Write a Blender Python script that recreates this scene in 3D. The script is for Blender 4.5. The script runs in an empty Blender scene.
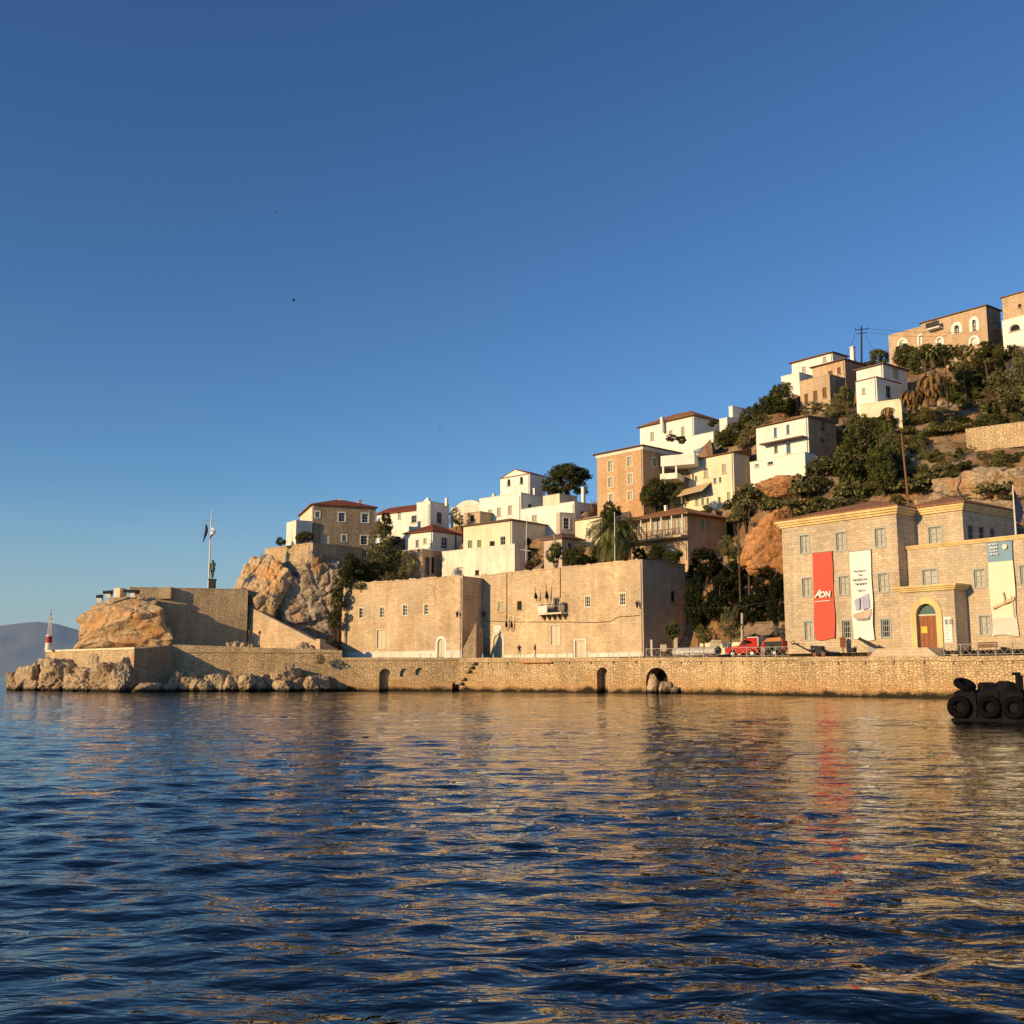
import bpy, math, random
import numpy as np
from mathutils import Vector, Matrix, noise
R = math.radians
random.seed(7); np.random.seed(7)
C = bpy.context.scene.collection
scene = bpy.context.scene
# ------------------------------------------------------------------ camera frame used as a surveying instrument
F = 1106.0; PITCH = math.atan(164.5/F); EYE = 1.8
cp, sp = math.cos(PITCH), math.sin(PITCH)
def ray(px, py):
    u = (px-512)/F; v = (512-py)/F
    Y = cp - v*sp
    return u/Y, (sp + v*cp)/Y            # X per metre of depth, Z per metre of depth
def at(px, py, Y):
    a, b = ray(px, py)
    return Vector((a*Y, Y, EYE + b*Y))
def xy(px, Y, py=660):
    p = at(px, py, Y); return Vector((p.x, p.y))
def lerp_tab(tab, x):
    if x <= tab[0][0]: return tab[0][1]
    for (a, b), (c, d) in zip(tab, tab[1:]):
        if x <= c: return b + (d-b)*(x-a)/(c-a)
    return tab[-1][1]
# ------------------------------------------------------------------ tags and mesh builder
def tag(o, label=None, cat=None, group=None, kind=None):
    if label: o['label'] = label
    if cat: o['category'] = cat
    if group: o['group'] = group
    if kind: o['kind'] = kind
    return o
def thing(name, loc, label, cat, group=None, rz=0):
    o = bpy.data.objects.new(name, None); C.objects.link(o)
    o.empty_display_size = .5
    o.location = loc; o.rotation_euler = (0, 0, rz)
    return tag(o, label, cat, group)
def root_loc(o):
    while o.parent: o = o.parent
    return o.location.copy()
class MB:
    def __init__(s): s.v = []; s.f = []
    def add(s, vs, fs):
        n = len(s.v); s.v += [Vector(a) for a in vs]; s.f += [tuple(i+n for i in f) for f in fs]; return s
    def quad(s, a, b, c, d): return s.add([a, b, c, d], [(0, 1, 2, 3)])
    def box8(s, p):
        return s.add(p, [(0,3,2,1),(4,5,6,7),(0,1,5,4),(1,2,6,5),(2,3,7,6),(3,0,4,7)])
    def box(s, x0, x1, y0, y1, z0, z1):
        return s.box8([(x0,y0,z0),(x1,y0,z0),(x1,y1,z0),(x0,y1,z0),(x0,y0,z1),(x1,y0,z1),(x1,y1,z1),(x0,y1,z1)])
    def bx(s, fn, a0, a1, d0, d1, z0, z1):      # box in a wall frame: fn(along, inward, up)
        return s.box8([fn(a0,d0,z0),fn(a1,d0,z0),fn(a1,d1,z0),fn(a0,d1,z0),fn(a0,d0,z1),fn(a1,d0,z1),fn(a1,d1,z1),fn(a0,d1,z1)])
    def tube(s, pts, rad, n=6, cap=True):
        pts = [Vector(p) for p in pts]
        if not isinstance(rad, (list, tuple)): rad = [rad]*len(pts)
        vs = []; fs = []
        for i, p in enumerate(pts):
            d = (pts[min(i+1, len(pts)-1)] - pts[max(i-1, 0)])
            d = d.normalized() if d.length > 1e-9 else Vector((0,0,1))
            a = d.cross(Vector((0,0,1)))
            if a.length < .05: a = d.cross(Vector((1,0,0)))
            a.normalize(); b = d.cross(a)
            for k in range(n):
                t = 2*math.pi*k/n
                vs.append(p + (a*math.cos(t)+b*math.sin(t))*rad[i])
        for i in range(len(pts)-1):
            for k in range(n):
                fs.append((i*n+k, i*n+(k+1)%n, (i+1)*n+(k+1)%n, (i+1)*n+k))
        if cap: fs.append(tuple(range(n))[::-1]); fs.append(tuple((len(pts)-1)*n+k for k in range(n)))
        return s.add(vs, fs)
    def lathe(s, c, prof, n=16):                 # prof = [(r, z)...]
        vs = []; fs = []
        for r, z in prof:
            for k in range(n):
                t = 2*math.pi*k/n; vs.append(Vector(c)+Vector((r*math.cos(t), r*math.sin(t), z)))
        for i in range(len(prof)-1):
            for k in range(n): fs.append((i*n+k, i*n+(k+1)%n, (i+1)*n+(k+1)%n, (i+1)*n+k))
        fs.append(tuple(range(n))[::-1]); fs.append(tuple((len(prof)-1)*n+k for k in range(n)))
        return s.add(vs, fs)
    def torus(s, c, ax, R0, r0, n=20, m=8):
        ax = Vector(ax).normalized(); a = ax.cross(Vector((0,0,1)))
        if a.length < .05: a = ax.cross(Vector((1,0,0)))
        a.normalize(); b = ax.cross(a); vs = []; fs = []
        for i in range(n):
            t = 2*math.pi*i/n; d = a*math.cos(t)+b*math.sin(t)
            for k in range(m):
                q = 2*math.pi*k/m; vs.append(Vector(c)+d*(R0+r0*math.cos(q))+ax*(r0*math.sin(q)))
        for i in range(n):
            for k in range(m): fs.append((i*m+k, ((i+1)%n)*m+k, ((i+1)%n)*m+(k+1)%m, i*m+(k+1)%m))
        return s.add(vs, fs)
def auto_uv(me):
    uv = me.uv_layers.new(name='UVMap')
    for p in me.polygons:
        n = p.normal
        if abs(n.z) > .97: t = Vector((1,0,0)); w = Vector((0,1,0))
        else:
            t = Vector((-n.y, n.x, 0)).normalized(); w = n.cross(t)
        for li in p.loop_indices:
            co = me.vertices[me.loops[li].vertex_index].co
            uv.data[li].uv = (co.dot(t), co.dot(w))
def mk(name, mb, mat, parent=None, label=None, cat=None, group=None, kind=None, smooth=False, uv=True, loc=None, local=False):
    """ONE mesh object; verts are in world space unless local, moved to the origin of the thing they belong to"""
    o0 = root_loc(parent) if parent else (Vector(loc) if loc is not None else Vector((0,0,0)))
    me = bpy.data.meshes.new(name)
    off = Vector((0,0,0)) if local else o0
    me.from_pydata([v-off for v in mb.v], [], mb.f); me.update()
    if uv: auto_uv(me)
    if smooth:
        for p in me.polygons: p.use_smooth = True
    if mat: me.materials.append(mat)
    o = bpy.data.objects.new(name, me); C.objects.link(o)
    if parent: o.parent = parent
    elif loc is not None: o.location = o0
    return tag(o, label, cat, group, kind)
def arr_mesh(name, V, Fq, smooth=False):
    me = bpy.data.meshes.new(name)
    V = np.asarray(V, dtype=np.float32); Fq = np.asarray(Fq, dtype=np.int32); k = Fq.shape[1]
    me.vertices.add(len(V)); me.vertices.foreach_set('co', V.ravel())
    me.loops.add(Fq.size); me.loops.foreach_set('vertex_index', Fq.ravel())
    me.polygons.add(len(Fq)); me.polygons.foreach_set('loop_start', np.arange(0, Fq.size, k, dtype=np.int32))
    me.polygons.foreach_set('loop_total', np.full(len(Fq), k, dtype=np.int32))
    if smooth: me.polygons.foreach_set('use_smooth', np.ones(len(Fq), dtype=bool))
    me.update(calc_edges=True); me.validate()
    return me
def mobj(name, me, mat=None, parent=None):
    if mat and not me.materials: me.materials.append(mat)
    o = bpy.data.objects.new(name, me); C.objects.link(o)
    if parent: o.parent = parent
    return o
# ------------------------------------------------------------------ materials
class NT:
    def __init__(s, name):
        s.m = bpy.data.materials.new(name); s.m.use_nodes = True
        s.t = s.m.node_tree; s.t.nodes.clear()
        s.out = s.n('ShaderNodeOutputMaterial'); s.b = s.n('ShaderNodeBsdfPrincipled')
        s.l(s.b.outputs[0], s.out.inputs[0]); s.b.inputs['Roughness'].default_value = .85
        s.b.inputs['Specular IOR Level'].default_value = .25
    def n(s, t, **k):
        x = s.t.nodes.new(t)
        for a, b in k.items(): setattr(x, a, b)
        return x
    def l(s, a, b): s.t.links.new(a, b)
    def noise(s, vec, scale, detail=4, rough=.55, dist=0):
        x = s.n('ShaderNodeTexNoise'); x.inputs['Scale'].default_value = scale; x.inputs['Detail'].default_value = detail
        x.inputs['Roughness'].default_value = rough; x.inputs['Distortion'].default_value = dist
        if vec is not None: s.l(vec, x.inputs['Vector'])
        return x.outputs['Fac']
    def ramp(s, fac, stops):
        x = s.n('ShaderNodeValToRGB'); e = x.color_ramp.elements
        while len(e) < len(stops): e.new(.5)
        for i, (p, c) in enumerate(stops):
            e[i].position = p; e[i].color = (c[0], c[1], c[2], 1) if not isinstance(c, (int, float)) else (c, c, c, 1)
        s.l(fac, x.inputs[0]); return x.outputs[0]
    def mix(s, fac, a, b, typ='MIX'):
        x = s.n('ShaderNodeMix', data_type='RGBA', blend_type=typ)
        for v, i in ((fac, 0), (a, 6), (b, 7)):
            if isinstance(v, (int, float)): x.inputs[i].default_value = v
            elif isinstance(v, (tuple, list)): x.inputs[i].default_value = (*v[:3], 1)
            else: s.l(v, x.inputs[i])
        return x.outputs[2]
    def math(s, op, a, b=0.0):
        x = s.n('ShaderNodeMath', operation=op)
        for v, i in ((a, 0), (b, 1)):
            if isinstance(v, (int, float)): x.inputs[i].default_value = v
            else: s.l(v, x.inputs[i])
        return x.outputs[0]
    def pos(s): return s.n('ShaderNodeNewGeometry').outputs['Position']
    def uv(s): return s.n('ShaderNodeUVMap').outputs[0]
    def mapping(s, vec, scale):
        x = s.n('ShaderNodeMapping'); x.inputs['Scale'].default_value = scale; s.l(vec, x.inputs[0]); return x.outputs[0]
    def z(s):
        x = s.n('ShaderNodeSeparateXYZ'); s.l(s.pos(), x.inputs[0]); return x.outputs[2]
    def bump(s, h, st=.5, d=.1):
        x = s.n('ShaderNodeBump'); x.inputs['Strength'].default_value = st; x.inputs['Distance'].default_value = d
        s.l(h, x.inputs['Height']); s.l(x.outputs[0], s.b.inputs['Normal']); return x
    def col(s, c):
        if isinstance(c, (tuple, list)): s.b.inputs['Base Color'].default_value = (*c[:3], 1)
        else: s.l(c, s.b.inputs['Base Color'])
        return s
    def rough(s, r): s.b.inputs['Roughness'].default_value = r; return s
def sc(c, k): return tuple(x*k for x in c)
def plain(name, c, rough=.7, var=.18, scale=3.0, metal=0.0):
    t = NT(name); f = t.noise(t.pos(), scale, 5)
    t.col(t.mix(f, sc(c, 1-var), sc(c, 1+var))); t.rough(rough); t.b.inputs['Metallic'].default_value = metal
    return t.m
def masonry(name, c1, c2, mortar, w=.75, h=.32, msize=.025, stain=.3, tide=False, blot=None, rub=.05):
    t = NT(name); uv = t.uv()
    nz = t.n('ShaderNodeTexNoise'); nz.inputs['Scale'].default_value = 1.3; t.l(uv, nz.inputs['Vector'])
    wob = t.n('ShaderNodeVectorMath', operation='SCALE'); t.l(nz.outputs['Color'], wob.inputs[0]); wob.inputs['Scale'].default_value = rub*2
    ad = t.n('ShaderNodeVectorMath', operation='ADD'); t.l(uv, ad.inputs[0]); t.l(wob.outputs[0], ad.inputs[1])
    br = t.n('ShaderNodeTexBrick'); t.l(ad.outputs[0], br.inputs['Vector'])
    br.inputs['Scale'].default_value = 1; br.inputs['Brick Width'].default_value = w; br.inputs['Row Height'].default_value = h
    br.inputs['Mortar Size'].default_value = msize; br.inputs['Mortar Smooth'].default_value = .3; br.inputs['Bias'].default_value = 0
    br.inputs['Color1'].default_value = (*c1, 1); br.inputs['Color2'].default_value = (*c2, 1); br.inputs['Mortar'].default_value = (*mortar, 1)
    big = t.noise(t.pos(), .22, 5, .6); fine = t.noise(uv, 3.1, 5, .65)
    c = t.mix(1, br.outputs['Color'], t.ramp(big, [(.25, 1-stain), (.7, 1+stain*.4)]), 'MULTIPLY')
    c = t.mix(1, c, t.ramp(fine, [(.25, .72), (.75, 1.22)]), 'MULTIPLY')
    streak = t.noise(t.mapping(uv, (1.2, .08, 1)), 1.0, 4, .6)
    c = t.mix(1, c, t.ramp(streak, [(.35, .82), (.62, 1.05)]), 'MULTIPLY')
    gp_ = t.ramp(t.noise(t.pos(), .16, 6, .7), [(.42, 0.0), (.60, .45)]); c = t.mix(gp_, c, (.55, .45, .33)) if tide is False else c
    if blot: c = t.mix(t.ramp(t.noise(t.pos(), .55, 6, .72), [(.52, 0.0), (.66, .6)]), c, blot)
    if tide:
        zz = t.math('ADD', t.z(), t.math('MULTIPLY', t.noise(t.pos(), .9, 4), .9))
        c = t.mix(t.ramp(t.math('MULTIPLY', zz, .5), [(.36, 0.0), (.56, 1.0)]), (.03, .024, .014), c)
    t.col(c); t.rough(.92)
    hh = t.math('ADD', t.math('MULTIPLY', br.outputs['Fac'], -.7), t.math('MULTIPLY', fine, .8))
    t.bump(hh, .8, .06)
    return t.m
def rubble(name, c1, c2, mortar, cell=2.0, stain=.3, tide=False, flat=1.9, gap=.05):
    """irregular laid stones: squashed cells, each its own tone"""
    t = NT(name); uv = t.uv()
    nz = t.n('ShaderNodeTexNoise'); nz.inputs['Scale'].default_value = 2.0; t.l(uv, nz.inputs['Vector'])
    wob = t.n('ShaderNodeVectorMath', operation='SCALE'); t.l(nz.outputs['Color'], wob.inputs[0]); wob.inputs['Scale'].default_value = .25
    ad = t.n('ShaderNodeVectorMath', operation='ADD'); t.l(uv, ad.inputs[0]); t.l(wob.outputs[0], ad.inputs[1])
    mp = t.mapping(ad.outputs[0], (1, flat, 1))
    v1 = t.n('ShaderNodeTexVoronoi'); v1.inputs['Scale'].default_value = cell; v1.inputs['Randomness'].default_value = .8; t.l(mp, v1.inputs['Vector'])
    v2 = t.n('ShaderNodeTexVoronoi', feature='DISTANCE_TO_EDGE'); v2.inputs['Scale'].default_value = cell; v2.inputs['Randomness'].default_value = .8; t.l(mp, v2.inputs['Vector'])
    sx = t.n('ShaderNodeSeparateColor'); t.l(v1.outputs['Color'], sx.inputs[0])
    c = t.mix(sx.outputs[0], c1, c2)
    edge = t.ramp(v2.outputs['Distance'], [(gap*.4, 0.0), (gap*2.2, 1.0)])
    c = t.mix(edge, mortar, c)
    big = t.noise(t.pos(), .2, 6, .65); fine = t.noise(uv, 4.0, 5, .7)
    c = t.mix(1, c, t.ramp(big, [(.28, 1-stain), (.68, 1+stain*.45)]), 'MULTIPLY')
    c = t.mix(1, c, t.ramp(fine, [(.25, .68), (.72, 1.22)]), 'MULTIPLY')
    st = t.noise(t.mapping(uv, (.9, .07, 1)), 1.0, 5, .65)
    c = t.mix(1, c, t.ramp(st, [(.33, .74), (.6, 1.06)]), 'MULTIPLY')
    rust = t.ramp(t.noise(t.pos(), .33, 6, .7), [(.55, 0.0), (.70, .55)])
    c = t.mix(rust, c, (.50, .27, .11))
    if tide:
        nn = t.noise(t.pos(), .5, 6, .7)
        zz = t.math('ADD', t.z(), t.math('MULTIPLY', nn, 3.0))
        c = t.mix(t.ramp(t.math('MULTIPLY', zz, .25), [(.45, .6), (.85, 0.0)]), c, (.60, .31, .11))
        zz = t.math('ADD', t.z(), t.math('MULTIPLY', nn, 1.6))
        c = t.mix(t.ramp(t.math('MULTIPLY', zz, .5), [(.50, 0.0), (.72, 1.0)]), (.032, .025, .014), c)
    t.col(c); t.rough(.92)
    t.bump(t.math('ADD', t.math('MULTIPLY', edge, .8), t.math('MULTIPLY', fine, .6)), .9, .08)
    return t.m
def plaster(name, c, stain=.16, warm=(.55, .42, .28), am=.25):
    t = NT(name); uv = t.uv()
    big = t.noise(t.pos(), .35, 6, .65); st = t.noise(t.mapping(uv, (1.1, .12, 1)), 1.0, 5, .65)
    k = t.mix(1, c, t.ramp(big, [(.3, 1-stain), (.65, 1.03)]), 'MULTIPLY')
    k = t.mix(1, k, t.ramp(st, [(.33, 1-stain), (.55, 1.0)]), 'MULTIPLY')
    pat = t.ramp(t.noise(t.pos(), .8, 6, .75), [(.60, 0.0), (.72, am)])
    k = t.mix(pat, k, warm)
    t.col(k); t.rough(.9); t.bump(t.noise(t.pos(), 4, 5, .7), .25, .03)
    return t.m
def tiles(name, c):
    t = NT(name); uv = t.uv()
    sx = t.n('ShaderNodeSeparateXYZ'); t.l(uv, sx.inputs[0])
    wu = t.math('SINE', t.math('MULTIPLY', sx.outputs[0], 2*math.pi/.36))
    wv = t.math('FRACT', t.math('MULTIPLY', sx.outputs[1], 1/.42))
    f = t.noise(uv, 2.2, 5, .7); g = t.noise(t.pos(), .3, 4)
    k = t.mix(f, sc(c, .55), sc(c, 1.35)); k = t.mix(1, k, t.ramp(g, [(.3, .75), (.7, 1.15)]), 'MULTIPLY')
    k = t.mix(1, k, t.ramp(t.math('ADD', t.math('MULTIPLY', wu, .5), .5), [(0, .55), (.5, 1.05)]), 'MULTIPLY')
    k = t.mix(1, k, t.ramp(wv, [(0, .7), (.2, 1.0)]), 'MULTIPLY')
    t.col(k); t.rough(.85); t.bump(wu, .6, .06); return t.m
def rockmat(name, stops, tide=True, scale=.35, orange=None):
    t = NT(name); p = t.pos()
    f = t.noise(p, scale, 8, .65, .4)
    k = t.ramp(f, stops)
    g = t.noise(p, scale*6, 6, .7)
    k = t.mix(1, k, t.ramp(g, [(.28, .55), (.62, 1.18)]), 'MULTIPLY')
    vo = t.n('ShaderNodeTexVoronoi', feature='DISTANCE_TO_EDGE'); vo.inputs['Scale'].default_value = scale*2.2
    nz = t.n('ShaderNodeTexNoise'); nz.inputs['Scale'].default_value = scale*3; t.l(p, nz.inputs['Vector'])
    ad = t.n('ShaderNodeVectorMath', operation='ADD'); t.l(p, ad.inputs[0]); t.l(nz.outputs['Color'], ad.inputs[1]); t.l(ad.outputs[0], vo.inputs['Vector'])
    k = t.mix(1, k, t.ramp(vo.outputs['Distance'], [(0, .78), (.09, 1.0)]), 'MULTIPLY')
    if orange: k = t.mix(t.ramp(t.noise(p, scale*.7, 5, .6), [(.5, 0.0), (.62, .85)]), k, orange)
    if tide:
        zz = t.math('ADD', t.z(), t.math('MULTIPLY', g, .7))
        k = t.mix(t.ramp(t.math('MULTIPLY', zz, .5), [(.28, 0.0), (.46, 1.0)]), (.025, .02, .013), k)
    t.col(k); t.rough(.95)
    t.bump(t.math('ADD', g, t.math('MULTIPLY', t.noise(p, scale*22, 5, .7), .35)), .9, .25)
    return t.m
def leafmat(name, dark, light, warm=None):
    t = NT(name); g = t.n('ShaderNodeNewGeometry')
    f = t.noise(g.outputs['Position'], .45, 3)
    k = t.mix(g.outputs['Random Per Island'], dark, light)
    k = t.mix(1, k, t.ramp(f, [(.3, .55), (.7, 1.35)]), 'MULTIPLY')
    if warm: k = t.mix(t.ramp(t.noise(g.outputs['Position'], .9, 3), [(.55, 0.0), (.75, .7)]), k, warm)
    t.col(k); t.rough(.85)
    t.b.inputs['Specular IOR Level'].default_value = .08
    return t.m
M = {}
M['ashlar'] = masonry('ashlar_stone', (.62, .44, .26), (.80, .59, .365), (.58, .43, .27), .72, .28, .02, .4, rub=.1, blot=(.52, .36, .21))
M['museum'] = masonry('museum_stone', (.54, .425, .295), (.74, .585, .405), (.60, .48, .34), .66, .26, .025, .3, rub=.1, blot=(.60, .42, .25))
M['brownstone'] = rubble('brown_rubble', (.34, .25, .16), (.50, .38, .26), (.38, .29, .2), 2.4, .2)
M['rubble'] = rubble('quay_rubble', (.58, .41, .22), (.82, .61, .36), (.44, .30, .165), 2.5, .3, tide=True)
M['bastion'] = rubble('bastion_stone', (.62, .45, .26), (.76, .57, .34), (.54, .39, .235), 2.5, .28, tide=True)
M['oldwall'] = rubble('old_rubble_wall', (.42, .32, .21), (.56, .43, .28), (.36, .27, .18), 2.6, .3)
M['orange_stone'] = masonry('orange_stone', (.58, .33, .155), (.68, .40, .19), (.55, .34, .18), .6, .28, .022, .18, rub=.08)
M['peach_stone'] = masonry('peach_stone', (.58, .38, .22), (.70, .48, .29), (.56, .4, .25), .55, .27, .025, .22, rub=.1)
M['white'] = plaster('white_limewash', (.88, .84, .74), .15)
M['white_old'] = plaster('weathered_limewash', (.86, .80, .65), .24, am=.7)
M['cream'] = plaster('cream_plaster', (.84, .74, .53), .18)
M['whitepaint'] = plaster('skirting_paint', (.76, .72, .62), .2)
M['pinkish'] = plaster('pinkish_plaster', (.60, .48, .37), .2)
M['yellow'] = plaster('yellow_cornice', (.84, .60, .28), .25, am=.2)
M['tile_red'] = tiles('red_roof_tile', (.30, .085, .04))
M['tile_orange'] = tiles('orange_roof_tile', (.42, .2, .1))
M['tile_brown'] = tiles('brown_roof_tile', (.23, .14, .09))
M['concrete'] = plain('pale_paving', (.5, .43, .33), .9, .2, 1.2)
M['greywood'] = plain('grey_green_wood', (.40, .41, .37), .7)
M['white_wood'] = plain('white_painted_wood', (.72, .68, .60), .6)
M['cream_wood'] = plain('cream_shutter', (.62, .54, .40), .7)
M['blue_wood'] = plain('blue_shutter', (.10, .17, .30), .6)
M['teal_wood'] = plain('green_shutter', (.22, .27, .20), .6)
M['brown_wood'] = plain('brown_wood', (.20, .095, .045), .65)
M['door_wood'] = plain('panelled_door_wood', (.30, .11, .045), .55)
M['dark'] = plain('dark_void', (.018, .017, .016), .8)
M['iron'] = plain('dark_iron', (.03, .03, .032), .6)
M['grey_metal'] = plain('grey_metal', (.3, .3, .3), .5)
M['bronze'] = plain('bronze_patina', (.05, .065, .05), .5, .3)
M['rubber'] = plain('black_rubber', (.006, .006, .007), .95, .3, 6); M['rubber'].node_tree.nodes['Principled BSDF'].inputs['Specular IOR Level'].default_value = .04
M['shade_black'] = plain('pier_painted_shade', (.013, .013, .014), .95, .6, 2); M['shade_black'].node_tree.nodes['Principled BSDF'].inputs['Specular IOR Level'].default_value = .04  # shadow over the stone pier put into a near-black colour
M['red'] = plain('red_paint', (.42, .022, .018), .45, .15, 1.5)
M['redcloth'] = plain('red_cloth', (.62, .10, .065), .8, .06, .6)
M['whitecloth'] = plain('white_cloth', (.80, .77, .72), .8, .05, .6)
M['creamcloth'] = plain('cream_cloth', (.80, .72, .54), .8, .1, .5)
M['bluecloth'] = plain('blue_cloth', (.22, .34, .44), .8, .25, .8)
M['greycloth'] = plain('pale_grey_cloth', (.62, .58, .50), .8, .15, .7)
M['inkgrey'] = plain('grey_print', (.30, .29, .30), .8)
M['inkblue'] = plain('lilac_print', (.40, .40, .55), .8, .25)
M['awning'] = plain('tan_awning', (.55, .40, .25), .85)
M['bark'] = plain('bark', (.10, .07, .045), .95, .35, 4)
M['skin'] = plain('skin', (.45, .28, .19), .6)
M['trousers'] = plain('pale_trousers', (.5, .42, .3), .85)
M['shirt'] = plain('dark_shirt', (.02, .02, .024), .85)
M['hair'] = plain('dark_hair', (.015, .012, .01), .6)
M['orange_tarp'] = plain('orange_tarp', (.5, .2, .07), .8)
M['yellowpaper'] = plain('yellow_paper', (.75, .5, .08), .8)
M['plastic_white'] = plain('white_gloss', (.72, .70, .66), .35, .06)
t = NT('window_glass'); t.col((.02, .022, .026)); t.rough(.08); t.b.inputs['Specular IOR Level'].default_value = .5; M['glass'] = t.m
t = NT('curtained_glass'); t.col(t.mix(t.noise(t.pos(), 2.5, 3), (.30, .29, .25), (.62, .58, .48))); t.rough(.3); M['pale_glass'] = t.m
t = NT('fanlight_glass'); t.col((.10, .16, .13)); t.rough(.2); M['green_glass'] = t.m
M['rock'] = rockmat('ochre_rock', [(.2, (.22, .15, .09)), (.45, (.50, .36, .22)), (.7, (.68, .53, .36))])
M['slab_rock'] = rockmat('slab_rock', [(.2, (.20, .14, .09)), (.45, (.44, .32, .20)), (.7, (.58, .44, .29))], tide=False, orange=(.56, .31, .14))
M['rock_orange'] = rockmat('orange_rock', [(.2, (.36, .24, .13)), (.45, (.60, .40, .21)), (.7, (.70, .54, .35))], tide=False, orange=(.70, .36, .14))
M['rock_grey'] = rockmat('cliff_rock', [(.2, (.15, .11, .08)), (.45, (.38, .30, .22)), (.7, (.62, .50, .37))], tide=False, orange=(.50, .26, .11))
M['rock_red'] = rockmat('red_earth_rock', [(.2, (.34, .15, .06)), (.45, (.52, .24, .09)), (.7, (.62, .36, .17))], tide=False)
M['leaf_dark'] = leafmat('dark_leaves', (.024, .032, .011), (.12, .125, .036), (.19, .155, .045))
M['leaf_painted_shade'] = leafmat('painted_shade_leaves', (.008, .012, .005), (.035, .042, .014))  # cast shadow of the house put into this darker leaf colour
M['leaf_mid'] = leafmat('green_leaves', (.045, .062, .02), (.21, .22, .065), (.25, .20, .07))
M['leaf_olive'] = leafmat('olive_leaves', (.07, .068, .028), (.27, .24, .10), (.28, .19, .07))
M['leaf_cactus'] = leafmat('cactus_pads', (.035, .045, .018), (.19, .175, .065), (.28, .19, .07))
M['leaf_bright'] = leafmat('bright_leaves', (.07, .085, .02), (.22, .21, .06))  # brighter yellow-green leaf tone
M['leaf_pine'] = leafmat('pine_needles', (.028, .036, .012), (.11, .115, .035), (.17, .14, .045))
M['leaf_palm'] = leafmat('palm_leaves', (.05, .058, .02), (.20, .20, .065))
M['leaf_dead'] = leafmat('dry_palm_leaves', (.16, .09, .035), (.32, .20, .08))
M['leaf_rust'] = leafmat('bougainvillea', (.06, .03, .02), (.16, .06, .05))
# ------------------------------------------------------------------ camera, sun, sky
cam = bpy.data.cameras.new('camera'); co = bpy.data.objects.new('camera', cam); C.objects.link(co); scene.camera = co
cam.sensor_width = 36; cam.lens = 36*F/1024; cam.clip_end = 60000; cam.clip_start = .1
co.location = (0, 0, EYE); co.rotation_euler = (R(90)+PITCH, 0, 0)
SUN_EL = R(14); SH = Vector((-.84, -.54)).normalized()
sd = Vector((SH.x*math.cos(SUN_EL), SH.y*math.cos(SUN_EL), math.sin(SUN_EL)))
sl = bpy.data.lights.new('sun', 'SUN'); sl.energy = 5.0; sl.angle = R(.5); sl.color = (1, .70, .34)
so = bpy.data.objects.new('sun', sl); C.objects.link(so); so.rotation_euler = sd.to_track_quat('Z', 'Y').to_euler()
so.location = (-60, -40, 60)
w = bpy.data.worlds.new('World'); scene.world = w; w.use_nodes = True
wt = w.node_tree; bg = wt.nodes['Background']
sky = wt.nodes.new('ShaderNodeTexSky'); sky.sky_type = 'NISHITA'; sky.sun_disc = False
sky.sun_elevation = SUN_EL; sky.sun_rotation = math.atan2(SH.x, SH.y)
sky.altitude = 0; sky.air_density = 1.0; sky.dust_density = .3; sky.ozone_density = 3.0
hs = wt.nodes.new('ShaderNodeHueSaturation'); hs.inputs['Saturation'].default_value = 1.04; hs.inputs['Value'].default_value = 1.0
wt.links.new(sky.outputs[0], hs.inputs['Color']); tint = wt.nodes.new('ShaderNodeMix'); tint.data_type = 'RGBA'; tint.blend_type = 'MULTIPLY'; tint.inputs[0].default_value = 1; tint.inputs[7].default_value = (.093, .1015, .1115, 1)
wt.links.new(hs.outputs[0], tint.inputs[6]); gm = wt.nodes.new('ShaderNodeGamma'); gm.inputs[1].default_value = 1.22; up = wt.nodes.new('ShaderNodeVectorMath'); up.operation = 'SCALE'; up.inputs['Scale'].default_value = 12.8
wt.links.new(tint.outputs[2], gm.inputs[0]); wt.links.new(gm.outputs[0], up.inputs[0]); tc = wt.nodes.new('ShaderNodeTexCoord'); sz = wt.nodes.new('ShaderNodeSeparateXYZ'); wt.links.new(tc.outputs['Generated'], sz.inputs[0])
hz = wt.nodes.new('ShaderNodeValToRGB'); hz.color_ramp.elements[0].position = 0; hz.color_ramp.elements[0].color = (.8, .8, .8, 1); hz.color_ramp.elements[1].position = .16; hz.color_ramp.elements[1].color = (0, 0, 0, 1)
mh = wt.nodes.new('ShaderNodeMix'); mh.data_type = 'RGBA'; mh.inputs[7].default_value = (2.75, 3.75, 4.55, 1)      # low sea haze
wt.links.new(sz.outputs[2], hz.inputs[0]); wt.links.new(hz.outputs[0], mh.inputs[0]); wt.links.new(up.outputs[0], mh.inputs[6]); wt.links.new(mh.outputs[2], bg.inputs[0]); bg.inputs[1].default_value = .115
scene.view_settings.view_transform = 'Standard'; scene.view_settings.look = 'None'
scene.view_settings.exposure = 0; scene.view_settings.gamma = 1
scene.cycles.use_denoising = True
scene.cycles.max_bounces = 6; scene.cycles.diffuse_bounces = 1; scene.cycles.glossy_bounces = 3
scene.cycles.caustics_reflective = False; scene.cycles.caustics_refractive = False
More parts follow.
